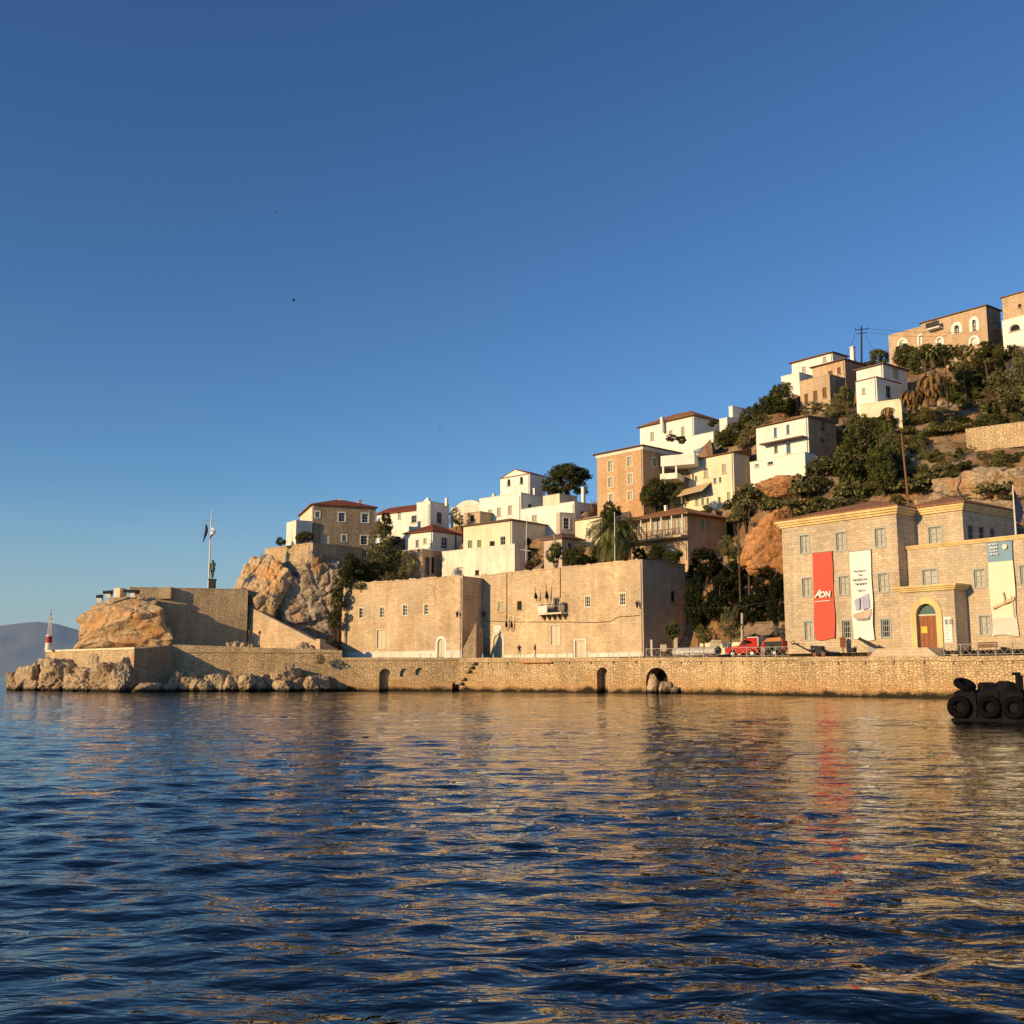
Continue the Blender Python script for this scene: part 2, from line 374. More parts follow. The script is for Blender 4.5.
# ------------------------------------------------------------------ water
def water():
    cx, cy = 0.0, -6.0
    rr = [5.0]
    while rr[-1] < 320: rr.append(rr[-1]*1.0058)
    near = len(rr)
    while rr[-1] < 40000: rr.append(rr[-1]*1.25)
    rr = np.array(rr); na = 1000
    th = np.linspace(R(-52), R(52), na)
    Rg, T = np.meshgrid(rr, th, indexing='ij')
    X = cx + Rg*np.sin(T); Y = cy + Rg*np.cos(T); Z = np.zeros_like(X)
    rng = np.random.RandomState(5)
    sp_ = np.maximum(Rg*.0058, Rg*(th[1]-th[0]))
    n = near
    Xn, Yn, S = X[:n], Y[:n], sp_[:n]
    # slow patches where the breeze ruffles more or less
    patch = np.zeros_like(Xn)
    for i in range(7):
        lam = rng.uniform(9, 30); a = rng.uniform(0, 2*math.pi); ph = rng.uniform(0, 6.28)
        patch += np.sin(2*math.pi/lam*(Xn*math.cos(a)*.6 + Yn*math.sin(a)) + ph)
    patch = 1 + .16*patch
    acc = np.zeros_like(Xn)
    lams = np.exp(rng.uniform(np.log(.17), np.log(2.4), 125))
    for lam in lams:
        a = R(-80) + rng.normal(0, R(28)); k = 2*math.pi/lam; ph = rng.uniform(0, 6.28)
        slope = .0200 * (1.1 if lam > .38 else .85) * (1.0 if lam < .9 else .6 if lam < 1.4 else .28)
        wgt = np.clip((lam/S - 2.2)/2, 0, 1)
        w_ = np.sin(k*(Xn*math.cos(a) + Yn*math.sin(a)) + ph)
        acc += wgt*(slope/k)*(w_ + .22*w_*w_)
    Z[:n] = acc*patch
    V = np.stack([X, Y, Z], -1).reshape(-1, 3); N = len(rr)
    i = np.arange(N-1)[:, None]*na + np.arange(na-1)[None]
    Fq = np.stack([i, i+1, i+na+1, i+na], -1).reshape(-1, 4)
    t = NT('sea_water'); t.col((.001, .003, .006)); t.rough(.01)
    t.b.inputs['IOR'].default_value = 1.365; t.b.inputs['Specular IOR Level'].default_value = .5
    p = t.pos()
    h1 = t.noise(t.mapping(p, (1.1, 2.2, 1)), 1.5, 3, .55, .3); h2 = t.noise(t.mapping(p, (1, 1.6, 1)), 7.0, 2, .5)
    hh = t.math('ADD', h1, t.math('MULTIPLY', h2, .07))
    b = t.bump(t.math('ADD', hh, t.math('MULTIPLY', t.noise(t.mapping(p, (.5, 1.5, 1)), .55, 2, .5, .4), 1.6)), 1.0, .05)
    o = mobj('water', arr_mesh('water', V, Fq, True), t.m); tag(o, kind='structure')
water()
# ------------------------------------------------------------------ far coast across the gulf
def far_hills():
    prof = [(-420, 640), (-300, 633), (-200, 640), (-120, 630), (-60, 634), (-20, 628), (10, 624), (35, 622), (55, 624), (80, 631), (110, 639), (150, 650), (200, 660), (260, 668), (330, 672), (420, 675)]
    V = []; Fq = []; cols = np.arange(-420, 421, 3.0); D0, rows = 6000, 16
    for c in cols:
        top = lerp_tab(prof, c); h = max(at(c, top, D0+900).z, 1)
        for r in range(rows):
            q = r/(rows-1); Y = D0 + 900*q
            p = at(c, 660, Y)
            n = noise.fractal(Vector((p.x*.004, Y*.004, 3)), 1, 2, 5)
            z = h*(q**.8) + n*30*math.sin(q*3.14) + (n*5 if r == rows-1 else 0) - (4 if r == 0 else 0)
            V.append((p.x, Y, z))
    nc = len(cols)
    for i in range(nc-1):
        for r in range(rows-1): Fq.append((i*rows+r, (i+1)*rows+r, (i+1)*rows+r+1, i*rows+r+1))
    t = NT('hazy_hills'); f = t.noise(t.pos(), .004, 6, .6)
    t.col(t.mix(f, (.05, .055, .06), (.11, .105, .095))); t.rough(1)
    # aerial haze over six kilometres, put in as a faint blue glow
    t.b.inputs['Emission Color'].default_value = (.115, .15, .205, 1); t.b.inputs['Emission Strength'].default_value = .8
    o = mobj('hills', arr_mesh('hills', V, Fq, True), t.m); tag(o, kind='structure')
far_hills()
# ------------------------------------------------------------------ quay line and hill form
QPX = [(172, 135.5), (342, 137.5), (460, 136), (672, 118.6), (800, 105), (940, 93), (1100, 80)]
QZ = [(172, 5.65), (330, 5.1), (342, 4.13), (460, 4.07), (650, 3.83), (800, 3.65), (940, 3.47), (1100, 3.4)]
AT = [(120, 112), (240, 106), (340, 99), (450, 100), (620, 83), (780, 72.5), (950, 64), (1024, 61), (1200, 53)]
CREST = [(200, 600), (300, 560), (380, 536), (450, 524), (520, 508), (590, 496), (640, 476), (700, 448), (745, 424), (800, 396), (860, 368), (940, 348), (1010, 332), (1060, 322), (1200, 300)]
def ground_col(q):
    return lerp_tab(AT, q)
def Dhill(px, py):
    a, t = ray(px, py); q = 512 + F*a
    return ground_col(q)/(.7 - t)
START = [(250, 160), (342, 164), (385, 163), (462, 158), (560, 143), (644, 134), (690, 132), (715, 124), (775, 119), (800, 118.5), (905, 110), (1024, 102), (1200, 90)]
STEEP = [(250, 1.5), (640, 2.2), (690, 1.6), (720, .8), (770, .9), (800, 1.8), (1200, 1.6)]
PADS = []                     # house terraces cut into the slope
def ground(x, y, pads=True):
    q = 512 + F*x/y
    A = ground_col(q)
    z = EYE + .7*y - A
    # crest: slope of the sight line grazing it
    tc = math.tan(PITCH + math.atan((512-lerp_tab(CREST, q))/F)); Yc = A/(.7-tc); zc = EYE + tc*Yc
    if y > Yc: z = zc - .12*(y-Yc)
    n = noise.fractal(Vector((x*.07, y*.07, 1.7)), 1, 2, 6)*1.6 + abs(noise.noise(Vector((x*.25, y*.25, z*.2))))*1.0
    z += n - .4
    z = min(z, 4 + lerp_tab(STEEP, q)*max(0, y-lerp_tab(START, q)))
    zq = lerp_tab(QZ, q) if q > 342 else 4.2
    z = max(z, zq - .25)
    if pads:
        for (O, e, b, w_, d, zb, fr) in PADS:
            r = Vector((x, y)) - O; s = r.dot(e); tt = r.dot(b)
            if -w_-1.6 < s < 1.6 and -fr < tt < d+1.2:
                cap = zb+.05 if tt > -1 else zb+.05-.22*(-tt-1)
                z = max(min(z, cap), min(z, zq))
    return z
def Yhit(px, py, far=232):
    """depth at which the sight line through a pixel meets the slope"""
    a, t_ = ray(px, py); Y = lerp_tab(QPX, px) + 4
    while Y < far:
        if ground(a*Y, Y) >= EYE + t_*Y: return Y
        Y += .35
    return None
# ------------------------------------------------------------------ wall frames
class Blk:
    """vertical frame: origin at the right-hand front corner, e along the front to the right, b into the hill"""
    def __init__(s, px, py, Y, e, off=0.0):
        p = at(px, py, Y); e = Vector(e).normalized()
        s.e = e; s.b = Vector((-e.y, e.x)); s.O = Vector((p.x, p.y)) + s.b*off; s.z = p.z
    def p(s, a, d, z):
        q = s.O + s.e*a + s.b*d; return Vector((q.x, q.y, z))
    def f(s, px, py, off=0.0):
        a, t = ray(px, py); r = Vector((a, 1)); k = (s.O.dot(s.b)+off)/r.dot(s.b)
        return (r*k - s.O).dot(s.e), EYE + t*k
    def sd(s, px, py, s1=0.0):
        a, t = ray(px, py); r = Vector((a, 1)); k = (s.O.dot(s.e)+s1)/r.dot(s.e)
        return (r*k - s.O).dot(s.b), EYE + t*k
    def rect(s, x0, y0, x1, y1, off=0.0, face='f', s1=0.0):
        g = (lambda x, y: s.f(x, y, off)) if face == 'f' else (lambda x, y: s.sd(x, y, s1))
        xm, ym = (x0+x1)/2, (y0+y1)/2
        return g(x0, ym)[0], g(x1, ym)[0], g(xm, y1)[1], g(xm, y0)[1]
def wall_panel(mb, fn, a0, a1, z0, z1, holes, rec=.22):
    hs = [h for h in holes]
    A = sorted({a0, a1, *[x for h in hs for x in h[:2]]}); Zs = sorted({z0, z1, *[x for h in hs for x in h[2:4]]})
    A = [x for x in A if a0-1e-6 <= x <= a1+1e-6]; Zs = [x for x in Zs if z0-1e-6 <= x <= z1+1e-6]
    for i in range(len(A)-1):
        for j in range(len(Zs)-1):
            ca, cz = (A[i]+A[i+1])/2, (Zs[j]+Zs[j+1])/2
            if any(h[0] < ca < h[1] and h[2] < cz < h[3] for h in hs): continue
            mb.quad(fn(A[i],0,Zs[j]), fn(A[i+1],0,Zs[j]), fn(A[i+1],0,Zs[j+1]), fn(A[i],0,Zs[j+1]))
    for h in hs:
        s0, s1, y0, y1 = h[:4]; arch = len(h) > 4 and h[4]; rc = h[5] if len(h) > 5 else rec
        if not arch:
            mb.quad(fn(s0,0,y0), fn(s0,rc,y0), fn(s0,rc,y1), fn(s0,0,y1)); mb.quad(fn(s1,0,y0), fn(s1,0,y1), fn(s1,rc,y1), fn(s1,rc,y0))
            mb.quad(fn(s0,0,y1), fn(s0,rc,y1), fn(s1,rc,y1), fn(s1,0,y1)); mb.quad(fn(s0,0,y0), fn(s1,0,y0), fn(s1,rc,y0), fn(s0,rc,y0))
        else:
            pts = arch_pts(s0, s1, y0, y1); m = len(pts)//2
            for (p, q) in zip(pts, pts[1:]): mb.quad(fn(p[0],0,p[1]), fn(p[0],rc,p[1]), fn(q[0],rc,q[1]), fn(q[0],0,q[1]))
            arc = pts[1:-1]; mid = len(arc)//2
            for (p, q) in zip(arc[:mid+1], arc[1:mid+1]): mb.add([fn(s0,0,y1), fn(p[0],0,p[1]), fn(q[0],0,q[1])], [(0,1,2)])
            for (p, q) in zip(arc[mid:], arc[mid+1:]): mb.add([fn(s1,0,y1), fn(p[0],0,p[1]), fn(q[0],0,q[1])], [(0,1,2)])
def arch_pts(s0, s1, z0, z1, n=10):
    r = (s1-s0)/2; h = min(r, (z1-z0)*.6); m = (s0+s1)/2
    return [(s0, z0)] + [(m - r*math.cos(math.pi*i/n), z1-h + h*math.sin(math.pi*i/n)) for i in range(n+1)] + [(s1, z0)]
# style: frame material, pane material, bars across, bars up, surround (material, width), leaves
ST = dict(
    mus=dict(fr='greywood', pane='pale_glass', nx=1, ny=2, sur=('greywood', .15)),
    musdark=dict(fr='greywood', pane='glass', nx=3, ny=2, sur=('greywood', .15)),
    small=dict(fr='white_wood', pane='glass', nx=1, ny=2, sur=('cream', .13)),
    white=dict(fr='white_wood', pane='glass', nx=1, ny=2, sur=('white', .14)),
    hole=dict(fr='brown_wood', pane='dark', nx=0, ny=0),
    darkwin=dict(fr='grey_metal', pane='glass', nx=1, ny=1),
    wsh=dict(fr='white_wood', pane='pale_glass', nx=1, ny=2),
    shut_cream=dict(fr='cream_wood', pane='cream_wood', leaves='cream_wood', sur=('whitepaint', .10)),
    shut_pale=dict(fr='cream_wood', pane='pale_glass', nx=1, ny=2),
    shut_blue=dict(fr='blue_wood', pane='blue_wood', leaves='blue_wood'),
    shut_teal=dict(fr='teal_wood', pane='teal_wood', leaves='teal_wood'),
    shut_brown=dict(fr='brown_wood', pane='brown_wood', leaves='brown_wood'),
    door_pale=dict(fr='cream_wood', pane='cream_wood', leaves='cream_wood', sur=('whitepaint', .22)),
    door_grey=dict(fr='greywood', pane='greywood', leaves='greywood', sur=('whitepaint', .22)),
    archdoor=dict(fr='cream_wood', pane='cream_wood', leaves='cream_wood', sur=('whitepaint', .35), arch=True),
    archwin=dict(fr='white_wood', pane='glass', nx=1, ny=2, sur=('white', .45), arch=True),
    archblind=dict(fr='white_wood', pane='white', nx=1, ny=2, sur=('white', .3), arch=True),
    archdark=dict(fr='white_wood', pane='dark', nx=0, ny=0, arch=True),
    bluewin=dict(fr='white_wood', pane='blue_wood', nx=1, ny=1),
    peach=dict(fr='cream_wood', pane='pale_glass', nx=1, ny=2, sur=('cream', .14)),
)
def frame_parts(name, fn, root, r, st, rec=.22):
    """joinery in a wall opening: frame with bars, pane (or leaves) behind it, surround proud of the wall"""
    s0, s1, z0, z1 = r; w_ = min(.09, (s1-s0)*.12); d0, d1 = rec-.10, rec-.03
    arch = st.get('arch', False); mb = MB()
    zt = z1
    if arch:
        pts = arch_pts(s0, s1, z0, z1); m = (s0+s1)/2; zc = z1 - min((s1-s0)/2, (z1-z0)*.6)
        inn = [(m+(a-m)*.86, z if z <= zc else zc+(z-zc)*.86) for a, z in pts]
        for (p, q, pi, qi) in zip(pts, pts[1:], inn, inn[1:]):
            mb.box8([fn(p[0],d0,p[1]), fn(q[0],d0,q[1]), fn(qi[0],d0,qi[1]), fn(pi[0],d0,pi[1]), fn(p[0],d1,p[1]), fn(q[0],d1,q[1]), fn(qi[0],d1,qi[1]), fn(pi[0],d1,pi[1])])
        zt = zc
    else:
        mb.bx(fn, s0, s0+w_, d0, d1, z0, z1); mb.bx(fn, s1-w_, s1, d0, d1, z0, z1)
        mb.bx(fn, s0+w_, s1-w_, d0, d1, z0, z0+w_); mb.bx(fn, s0+w_, s1-w_, d0, d1, z1-w_, z1)
    nx, ny = st.get('nx', 0), st.get('ny', 0); bw = .06 if nx < 2 else .05
    for i in range(nx):
        c = s0+(s1-s0)*(i+1)/(nx+1); mb.bx(fn, c-bw/2, c+bw/2, d0+.01, d1-.004, z0+w_, (z1-w_) if not arch else zt)
    for j in range(ny):
        c = z0+(zt-z0)*(j+1)/(ny+1); mb.bx(fn, s0+w_, s1-w_, d0+.014, d1-.008, c-bw/2, c+bw/2)
    fr = mk(name, mb, M[st['fr']], root)
    pm = MB(); pm.quad(fn(s0,rec-.005,z0), fn(s1,rec-.005,z0), fn(s1,rec-.005,z1), fn(s0,rec-.005,z1))
    if st.get('leaves'):
        lm = MB(); m = (s0+s1)/2
        for (a, b) in ((s0+w_, m-.015), (m+.015, s1-w_)):
            lm.bx(fn, a, b, rec-.06, rec-.012, z0+w_, z1-w_)
            k = max(4, int((z1-z0)/.22))
            for j in range(k):
                zz = z0+w_+(z1-z0-2*w_)*(j+.5)/k
                lm.bx(fn, a+.05, b-.05, rec-.09, rec-.06, zz-.03, zz+.03)
        mk('shutter' if name == 'window' else 'door_leaf', lm, M[st['leaves']], fr)
    else:
        mk('pane', pm, M[st['pane']], fr)
    if st.get('sur'):
        sm, sw = st['sur']; sb = MB(); pr = .045
        if arch:
            m = (s0+s1)/2; rr_ = (s1-s0)/2; k = (rr_+sw)/rr_
            zc = z1 - min(rr_, (z1-z0)*.6)
            outp = [(m+(a-m)*k, z if z <= zc else zc+(z-zc)*k) for a, z in pts]
            for (p, q, pi, qi) in zip(outp, outp[1:], pts, pts[1:]):
                sb.box8([fn(p[0],-pr,p[1]), fn(q[0],-pr,q[1]), fn(qi[0],-pr,qi[1]), fn(pi[0],-pr,pi[1]), fn(p[0],.02,p[1]), fn(q[0],.02,q[1]), fn(qi[0],.02,qi[1]), fn(pi[0],.02,pi[1])])
        else:
            sb.bx(fn, s0-sw, s0, -pr, .02, z0-sw*.6, z1+sw); sb.bx(fn, s1, s1+sw, -pr, .02, z0-sw*.6, z1+sw)
            sb.bx(fn, s0, s1, -pr, .02, z1, z1+sw); sb.bx(fn, s0, s1, -pr-.03, .02, z0-sw*.6, z0)
        mk('surround', sb, M[sm], fr)
    return fr
def roof_mesh(kind, B, w_, d, z1, h, over=.35, th=.14, low=0.0):
    mb = MB(); s0, s1, t0, t1 = -w_-over, over, -over, d+over
    if kind == 'flat':
        mb.bx(B.p, s0, s1, t0, t1, z1, z1+th); return mb
    bot = [B.p(s0,t0,z1), B.p(s1,t0,z1), B.p(s1,t1,z1), B.p(s0,t1,z1)]; top = [v+Vector((0,0,th)) for v in bot]
    W, D = s1-s0, t1-t0
    if kind == 'hip':
        if W >= D: r = [B.p(s0+D/2,(t0+t1)/2,z1+th+h), B.p(s1-D/2,(t0+t1)/2,z1+th+h)]; fs = [(4,5,9,8),(5,6,9),(6,7,8,9),(7,4,8)]
        else: r = [B.p((s0+s1)/2,t0+W/2,z1+th+h), B.p((s0+s1)/2,t1-W/2,z1+th+h)]; fs = [(4,5,8),(5,6,9,8),(6,7,9),(7,4,8,9)]
    elif kind == 'gable':            # ridge runs into the hill
        m = (s0+s1)/2; zr = z1+h
        for a in (s0, s1):
            mb.box8([B.p(a,t0,z1), B.p(m,t0,zr), B.p(m,t1,zr), B.p(a,t1,z1), B.p(a,t0,z1+th), B.p(m,t0,zr+th), B.p(m,t1,zr+th), B.p(a,t1,z1+th)])
        return mb
    elif kind == 'ridge':            # ridge runs along the front
        r = [B.p(s0,(t0+t1)/2,z1+th+h), B.p(s1,(t0+t1)/2,z1+th+h)]; fs = [(4,5,9,8),(5,6,9),(6,7,8,9),(7,4,8)]
    elif kind == 'shed':             # rises towards the back
        top[2] = top[2]+Vector((0,0,h)); top[3] = top[3]+Vector((0,0,h)); r = []; fs = [(4,5,6,7)]
    mb.add(bot+top+r, [(3,2,1,0),(0,1,5,4),(1,2,6,5),(2,3,7,6),(3,0,4,7)]+fs)
    return mb
def house(name, label, cat, px, e, yb, yt, xl=None, xr=None, depth=None, wall='white', roof=None, ops=(), group=None, Y=None, off=0.0, dig=2.5, pad=True, width=None, cornice=None, B=None, side_wall=None, name_wall='wall'):
    if B is None: B = Blk(px, yb, Y if Y else Dhill(px, yb), e, off)
    zb = B.f(px, yb)[1]; zt = B.f(px, yt)[1]
    w_ = width if width else -B.f(xl, (yb+yt)/2)[0]
    d = depth if depth else B.sd(xr, (yb+yt)/2)[0]
    B.w, B.d, B.zb, B.zt = w_, d, zb, zt
    if pad: PADS.append((B.O.copy(), B.e, B.b, w_, d, zb, max(3, min(14, B.O.y-Dhill(px, yb)+3))))
    c = B.p(-w_/2, d/2, zb)
    root = thing(name, c, label, cat, group); B.root = root
    ff = lambda a, dd, z: B.p(a, dd, z); fs = lambda a, dd, z: B.p(-dd, a, z)
    H = {'f': [], 's': []}; jobs = []
    for o in ops:
        face, x0, y0, x1, y1, st = o[:6]; nm = o[6] if len(o) > 6 else ('door' if 'door' in st else 'window')
        r = B.rect(x0, y0, x1, y1, 0, face); s = ST[st]
        H[face].append((r[0], r[1], r[2], r[3], s.get('arch', False)))
        jobs.append((nm, ff if face == 'f' else fs, r, s))
    mb = MB(); z0 = zb-dig
    wall_panel(mb, ff, -w_, 0, z0, zt, H['f']); 
    sb = mb if not side_wall else MB()
    wall_panel(sb, fs, 0, d, z0, zt, H['s'])
    mb.quad(B.p(-w_,0,z0), B.p(-w_,d,z0), B.p(-w_,d,zt), B.p(-w_,0,zt)); mb.quad(B.p(-w_,d,z0), B.p(0,d,z0), B.p(0,d,zt), B.p(-w_,d,zt))
    if roof and roof[0] == 'gable':
        for t_ in (0, d): mb.add([B.p(-w_,t_,zt), B.p(0,t_,zt), B.p(-w_/2,t_,zt+roof[2]-.01)], [(0,1,2)])
    mb.quad(B.p(-w_,0,zt-.02), B.p(0,0,zt-.02), B.p(0,d,zt-.02), B.p(-w_,d,zt-.02))
    mk(name_wall, mb, M[wall], root)
    if side_wall: mk('side_wall', sb, M[side_wall], root)
    if roof:
        mk('roof', roof_mesh(roof[0], B, w_, d, zt, roof[2] if len(roof) > 2 else 0, roof[3] if len(roof) > 3 else .35), M[roof[1]], root)
    else:                                                        # flat terrace roof with a low parapet
        pb = MB(); p_ = .22; ph = .35
        pb.bx(B.p, -w_, 0, 0, p_, zt, zt+ph); pb.bx(B.p, -w_, 0, d-p_, d, zt, zt+ph); pb.bx(B.p, -w_, -w_+p_, p_, d-p_, zt, zt+ph); pb.bx(B.p, -p_, 0, p_, d-p_, zt, zt+ph)
        mk('parapet', pb, M[wall], root)
        cp_ = MB(); o_ = .05
        cp_.bx(B.p, -w_-o_, o_, -o_, p_+o_, zt+ph+.001, zt+ph+.08); cp_.bx(B.p, -p_-o_, o_, p_+o_+.001, d+o_, zt+ph+.001, zt+ph+.08)
        mk('coping', cp_, M['pinkish' if wall in ('cream', 'peach_stone') else 'white_old'], root)
    if cornice:
        cm, ch, pr = cornice; cb = MB()
        for k, q in enumerate((.35, .68, 1.0)):
            za, zc = zt-ch+ch*k/3, zt-ch+ch*(k+1)/3
            cb.bx(B.p, -w_-pr*q, pr*q, -pr*q, -.001, za, zc); cb.bx(B.p, .001, pr*q, 0, d+pr*q, za, zc); cb.bx(B.p, -w_-pr*q, -w_-.001, 0, d+pr*q, za, zc)
        mk('cornice', cb, M[cm], root)
    if cat in ('house', 'villa') and zt-zb > 3:
        dp = MB().tube([B.p(-.22, -.07, zt-.1), B.p(-.22, -.07, zb-.5)], .05, 6)
        mk('downpipe', dp, M['grey_metal'], root)
        if roof and roof[0] != 'flat': mk('gutter', MB().bx(B.p, -w_-.3, .3, -(roof[3] if len(roof) > 3 else .35)-.12, -(roof[3] if len(roof) > 3 else .35)-.003, zt+.03, zt+.13), M['brown_wood'], root)
    for (nm, fn, r, s) in jobs:
        frame_parts(nm, fn, root, r, s)
        if nm == 'window' and not s.get('sur'): mk('sill', MB().bx(fn, r[0]-.12, r[1]+.12, -.14, -.002, r[2]-.09, r[2]-.01), M['pinkish'], root)
    return B
def E(px):
    a = lerp_tab([(380, 35), (460, 41), (560, 46.5), (700, 49.5), (850, 52), (1024, 52)], px)
    return (math.cos(R(a)), -math.sin(R(a)))
# ================================================================== quayside buildings
EL = (.80, -.60); ER = (.684, -.729); EM = (.61, -.79)
mansionL = house('stone_house', 'long fortress-like sandstone house with four small windows, left of the dark stair gap', 'house', 462, EL, 656, 577, xl=342, depth=9, Y=146, wall='ashlar', roof=('flat', 'ashlar', 0, .06), ops=[
    ('f', 359.4, 608, 363.6, 618, 'small'), ('f', 379.8, 607.4, 384, 617.6, 'small'), ('f', 403, 605, 407.2, 615.4, 'small'), ('f', 424.4, 604.4, 428.6, 614.6, 'small'),
    ('f', 377, 630, 385, 648.6, 'shut_cream'), ('f', 437.6, 638.8, 444.6, 658, 'archdoor', 'door')], pad=False)
mansionR = house('stone_house', 'tall blocky sandstone house with a balcony and flags, right of the dark stair gap', 'house', 644, ER, 658.5, 560.4, xl=480.5, xr=686, Y=129, wall='ashlar', roof=('flat', 'ashlar', 0, .06), ops=[
    ('f', 498, 602, 503.6, 611.4, 'shut_pale'), ('f', 517, 601, 521.8, 610.4, 'hole'), ('f', 493.4, 634.4, 502.4, 658, 'archdoor', 'door'), ('f', 550.8, 625.4, 559.8, 645, 'shut_cream'),
    ('f', 575.4, 640.6, 585, 659.4, 'door_pale', 'door'), ('f', 585.4, 596.4, 590.4, 607, 'small'), ('f', 620, 593.4, 625.4, 605, 'small'), ('f', 553.6, 597.6, 559.6, 614, 'darkwin', 'door'),
    ('s', 671, 591, 675, 602, 'hole')], pad=False)
def band(B, s0, s1, z0, z1, name='skirting', mat='whitepaint', gaps=(), pr=.05):
    mb = MB(); cur = s0
    for g0, g1 in sorted(gaps)+[(s1, s1)]:
        if g0 > cur: mb.bx(B.p, cur, g0, -pr, -.001, z0, z1)
        cur = max(cur, g1)
    mk(name, mb, M[mat], B.root)
for B, gaps in ((mansionL, [(437.6, 444.6)]), (mansionR, [(493.4, 502.4), (575.4, 585)])):
    g = [(B.f(a, 650)[0]-.36, B.f(b, 650)[0]+.36) for a, b in gaps]
    band(B, -B.w, 0, B.zb-.6, B.zb+.75, gaps=g)
# balcony of the right-hand house
B = mansionR; s0, s1, _, zf = B.rect(543.8, 613, 567.4, 614.6)
mb = MB(); mb.bx(B.p, s0, s1, -1.1, -.002, zf-.2, zf); bal = mk('balcony', mb, M['cream'], B.root)
mb = MB()
for i in range(5):
    a = s0+.25+(s1-s0-.5)*i/4
    mb.add([B.p(a-.07,-.002,zf-.2), B.p(a-.07,-.95,zf-.2), B.p(a-.07,-.002,zf-.95), B.p(a+.07,-.002,zf-.2), B.p(a+.07,-.95,zf-.2), B.p(a+.07,-.002,zf-.95)], [(0,1,2),(3,5,4),(0,3,4,1),(1,4,5,2),(2,5,3,0)])
mk('bracket', mb, M['brownstone'], bal)
mb = MB(); n = 16
for i in range(n+1):
    a = s0+.05+(s1-s0-.1)*i/n; mb.bx(B.p, a-.02, a+.02, -1.07, -1.03, zf, zf+1.0)
mb.bx(B.p, s0+.02, s1-.02, -1.08, -1.02, zf+1.0, zf+1.06)
for a in (s0+.05, s1-.05): mb.bx(B.p, a-.02, a+.02, -1.02, 0, zf+1.0, zf+1.06)
mk('railing', mb, M['iron'], bal)
a0, a1, z0, z1 = B.rect(544.4, 606, 553.6, 613.6)
mb = MB(); mb.bx(B.p, a0, a1, -1.18, -1.1, z0, z1)
o = mk('white_board', mb, M['white_wood'], None, 'blank white board hung on the balcony railing of the sandstone house', 'board', loc=B.p((a0+a1)/2, -1.14, z0))
# second small cluster on the balcony: a jar shaped planter
c = B.p(s1-.45, -.55, zf)
o = mk('planter', MB().lathe(c, [(.28, .002), (.42, .35), (.44, .8), (.36, 1.15), (.40, 1.25)], 12), M['pinkish'], None, 'rust coloured planter at the right end of the balcony', 'planter', loc=c)
# name plate above the arched door
a0, a1, z0, z1 = B.rect(494, 625.4, 502, 632.4)
o = mk('sign_board', MB().bx(B.p, a0, a1, -.09, -.005, z0, z1), M['white_wood'], None, 'blank white sign board above the arched door of the sandstone house', 'sign', loc=B.p((a0+a1)/2, -.05, z0))
# flags on raked poles
def wall_flag(px, y0, y1, mat, label, lean=.5, B=mansionR):
    s, zb_ = B.f(px, y1); zt_ = B.f(px, y0)[1]
    L = zt_-zb_
    base = B.p(s, 0, zb_+.15); r = thing('flag', base, label, 'flag', 'flags on the sandstone house')
    tip = B.p(s+.12, -1.0*lean*2, zt_)
    mk('pole', MB().tube([base, tip], [.035, .025], 6), M['cream_wood'], r)
    vs = []; fs = []; nu, nv = 5, 8
    for i in range(nu):
        for j in range(nv):
            u, v = i/(nu-1), j/(nv-1)
            top = tip.lerp(base, u*.62)
            sway = .10*math.sin(u*9+v*4); drop = L*(.62-.3*u)*v
            vs.append(top + Vector((sway+.05, sway*.6, -drop)))
    for i in range(nu-1):
        for j in range(nv-1): fs.append((i*nv+j, (i+1)*nv+j, (i+1)*nv+j+1, i*nv+j+1))
    mk('cloth', MB().add(vs, fs), mat, r, smooth=True)
t = NT('navy_flag'); t.col((.02, .025, .07)); M['navy'] = t.m
t = NT('dark_red_flag'); t.col((.07, .03, .05)); M['wine'] = t.m
wall_flag(539, 588, 604, M['navy'], 'dark navy flag drooping from a raked pole left of the balcony')
wall_flag(550, 584, 606, M['wine'], 'longer dark flag on a raked pole directly above the balcony board')
wall_flag(508.4, 615, 633, M['navy'], 'dark flag nearest the arched door, hanging to its right', .35)
wall_flag(513.6, 615, 634, M['wine'], 'narrow dark flag hanging second right of the arched door', .35)
# wall lanterns
def wall_lamp(B, px, py, label, face='f'):
    s, z = B.f(px, py); p = B.p(s, -.45, z); r = thing('wall_lamp', B.p(s, 0, z), label, 'lamp', 'lanterns on the sandstone houses')
    mk('bracket', MB().tube([B.p(s,0,z+.35), B.p(s,-.25,z+.55), B.p(s,-.45,z+.42)], .03, 5), M['iron'], r)
    mk('lantern', MB().lathe(p, [(.08,-.35),(.2,.2),(.24,.24),(.05,.42)], 6), M['iron'], r)
wall_lamp(mansionL, 459.4, 615, 'iron wall lantern at the right corner of the long sandstone house')
wall_lamp(mansionR, 486, 615, 'iron wall lantern just right of the dark stair gap')
wall_lamp(mansionR, 639.6, 605, 'iron wall lantern at the far right corner of the balcony house')
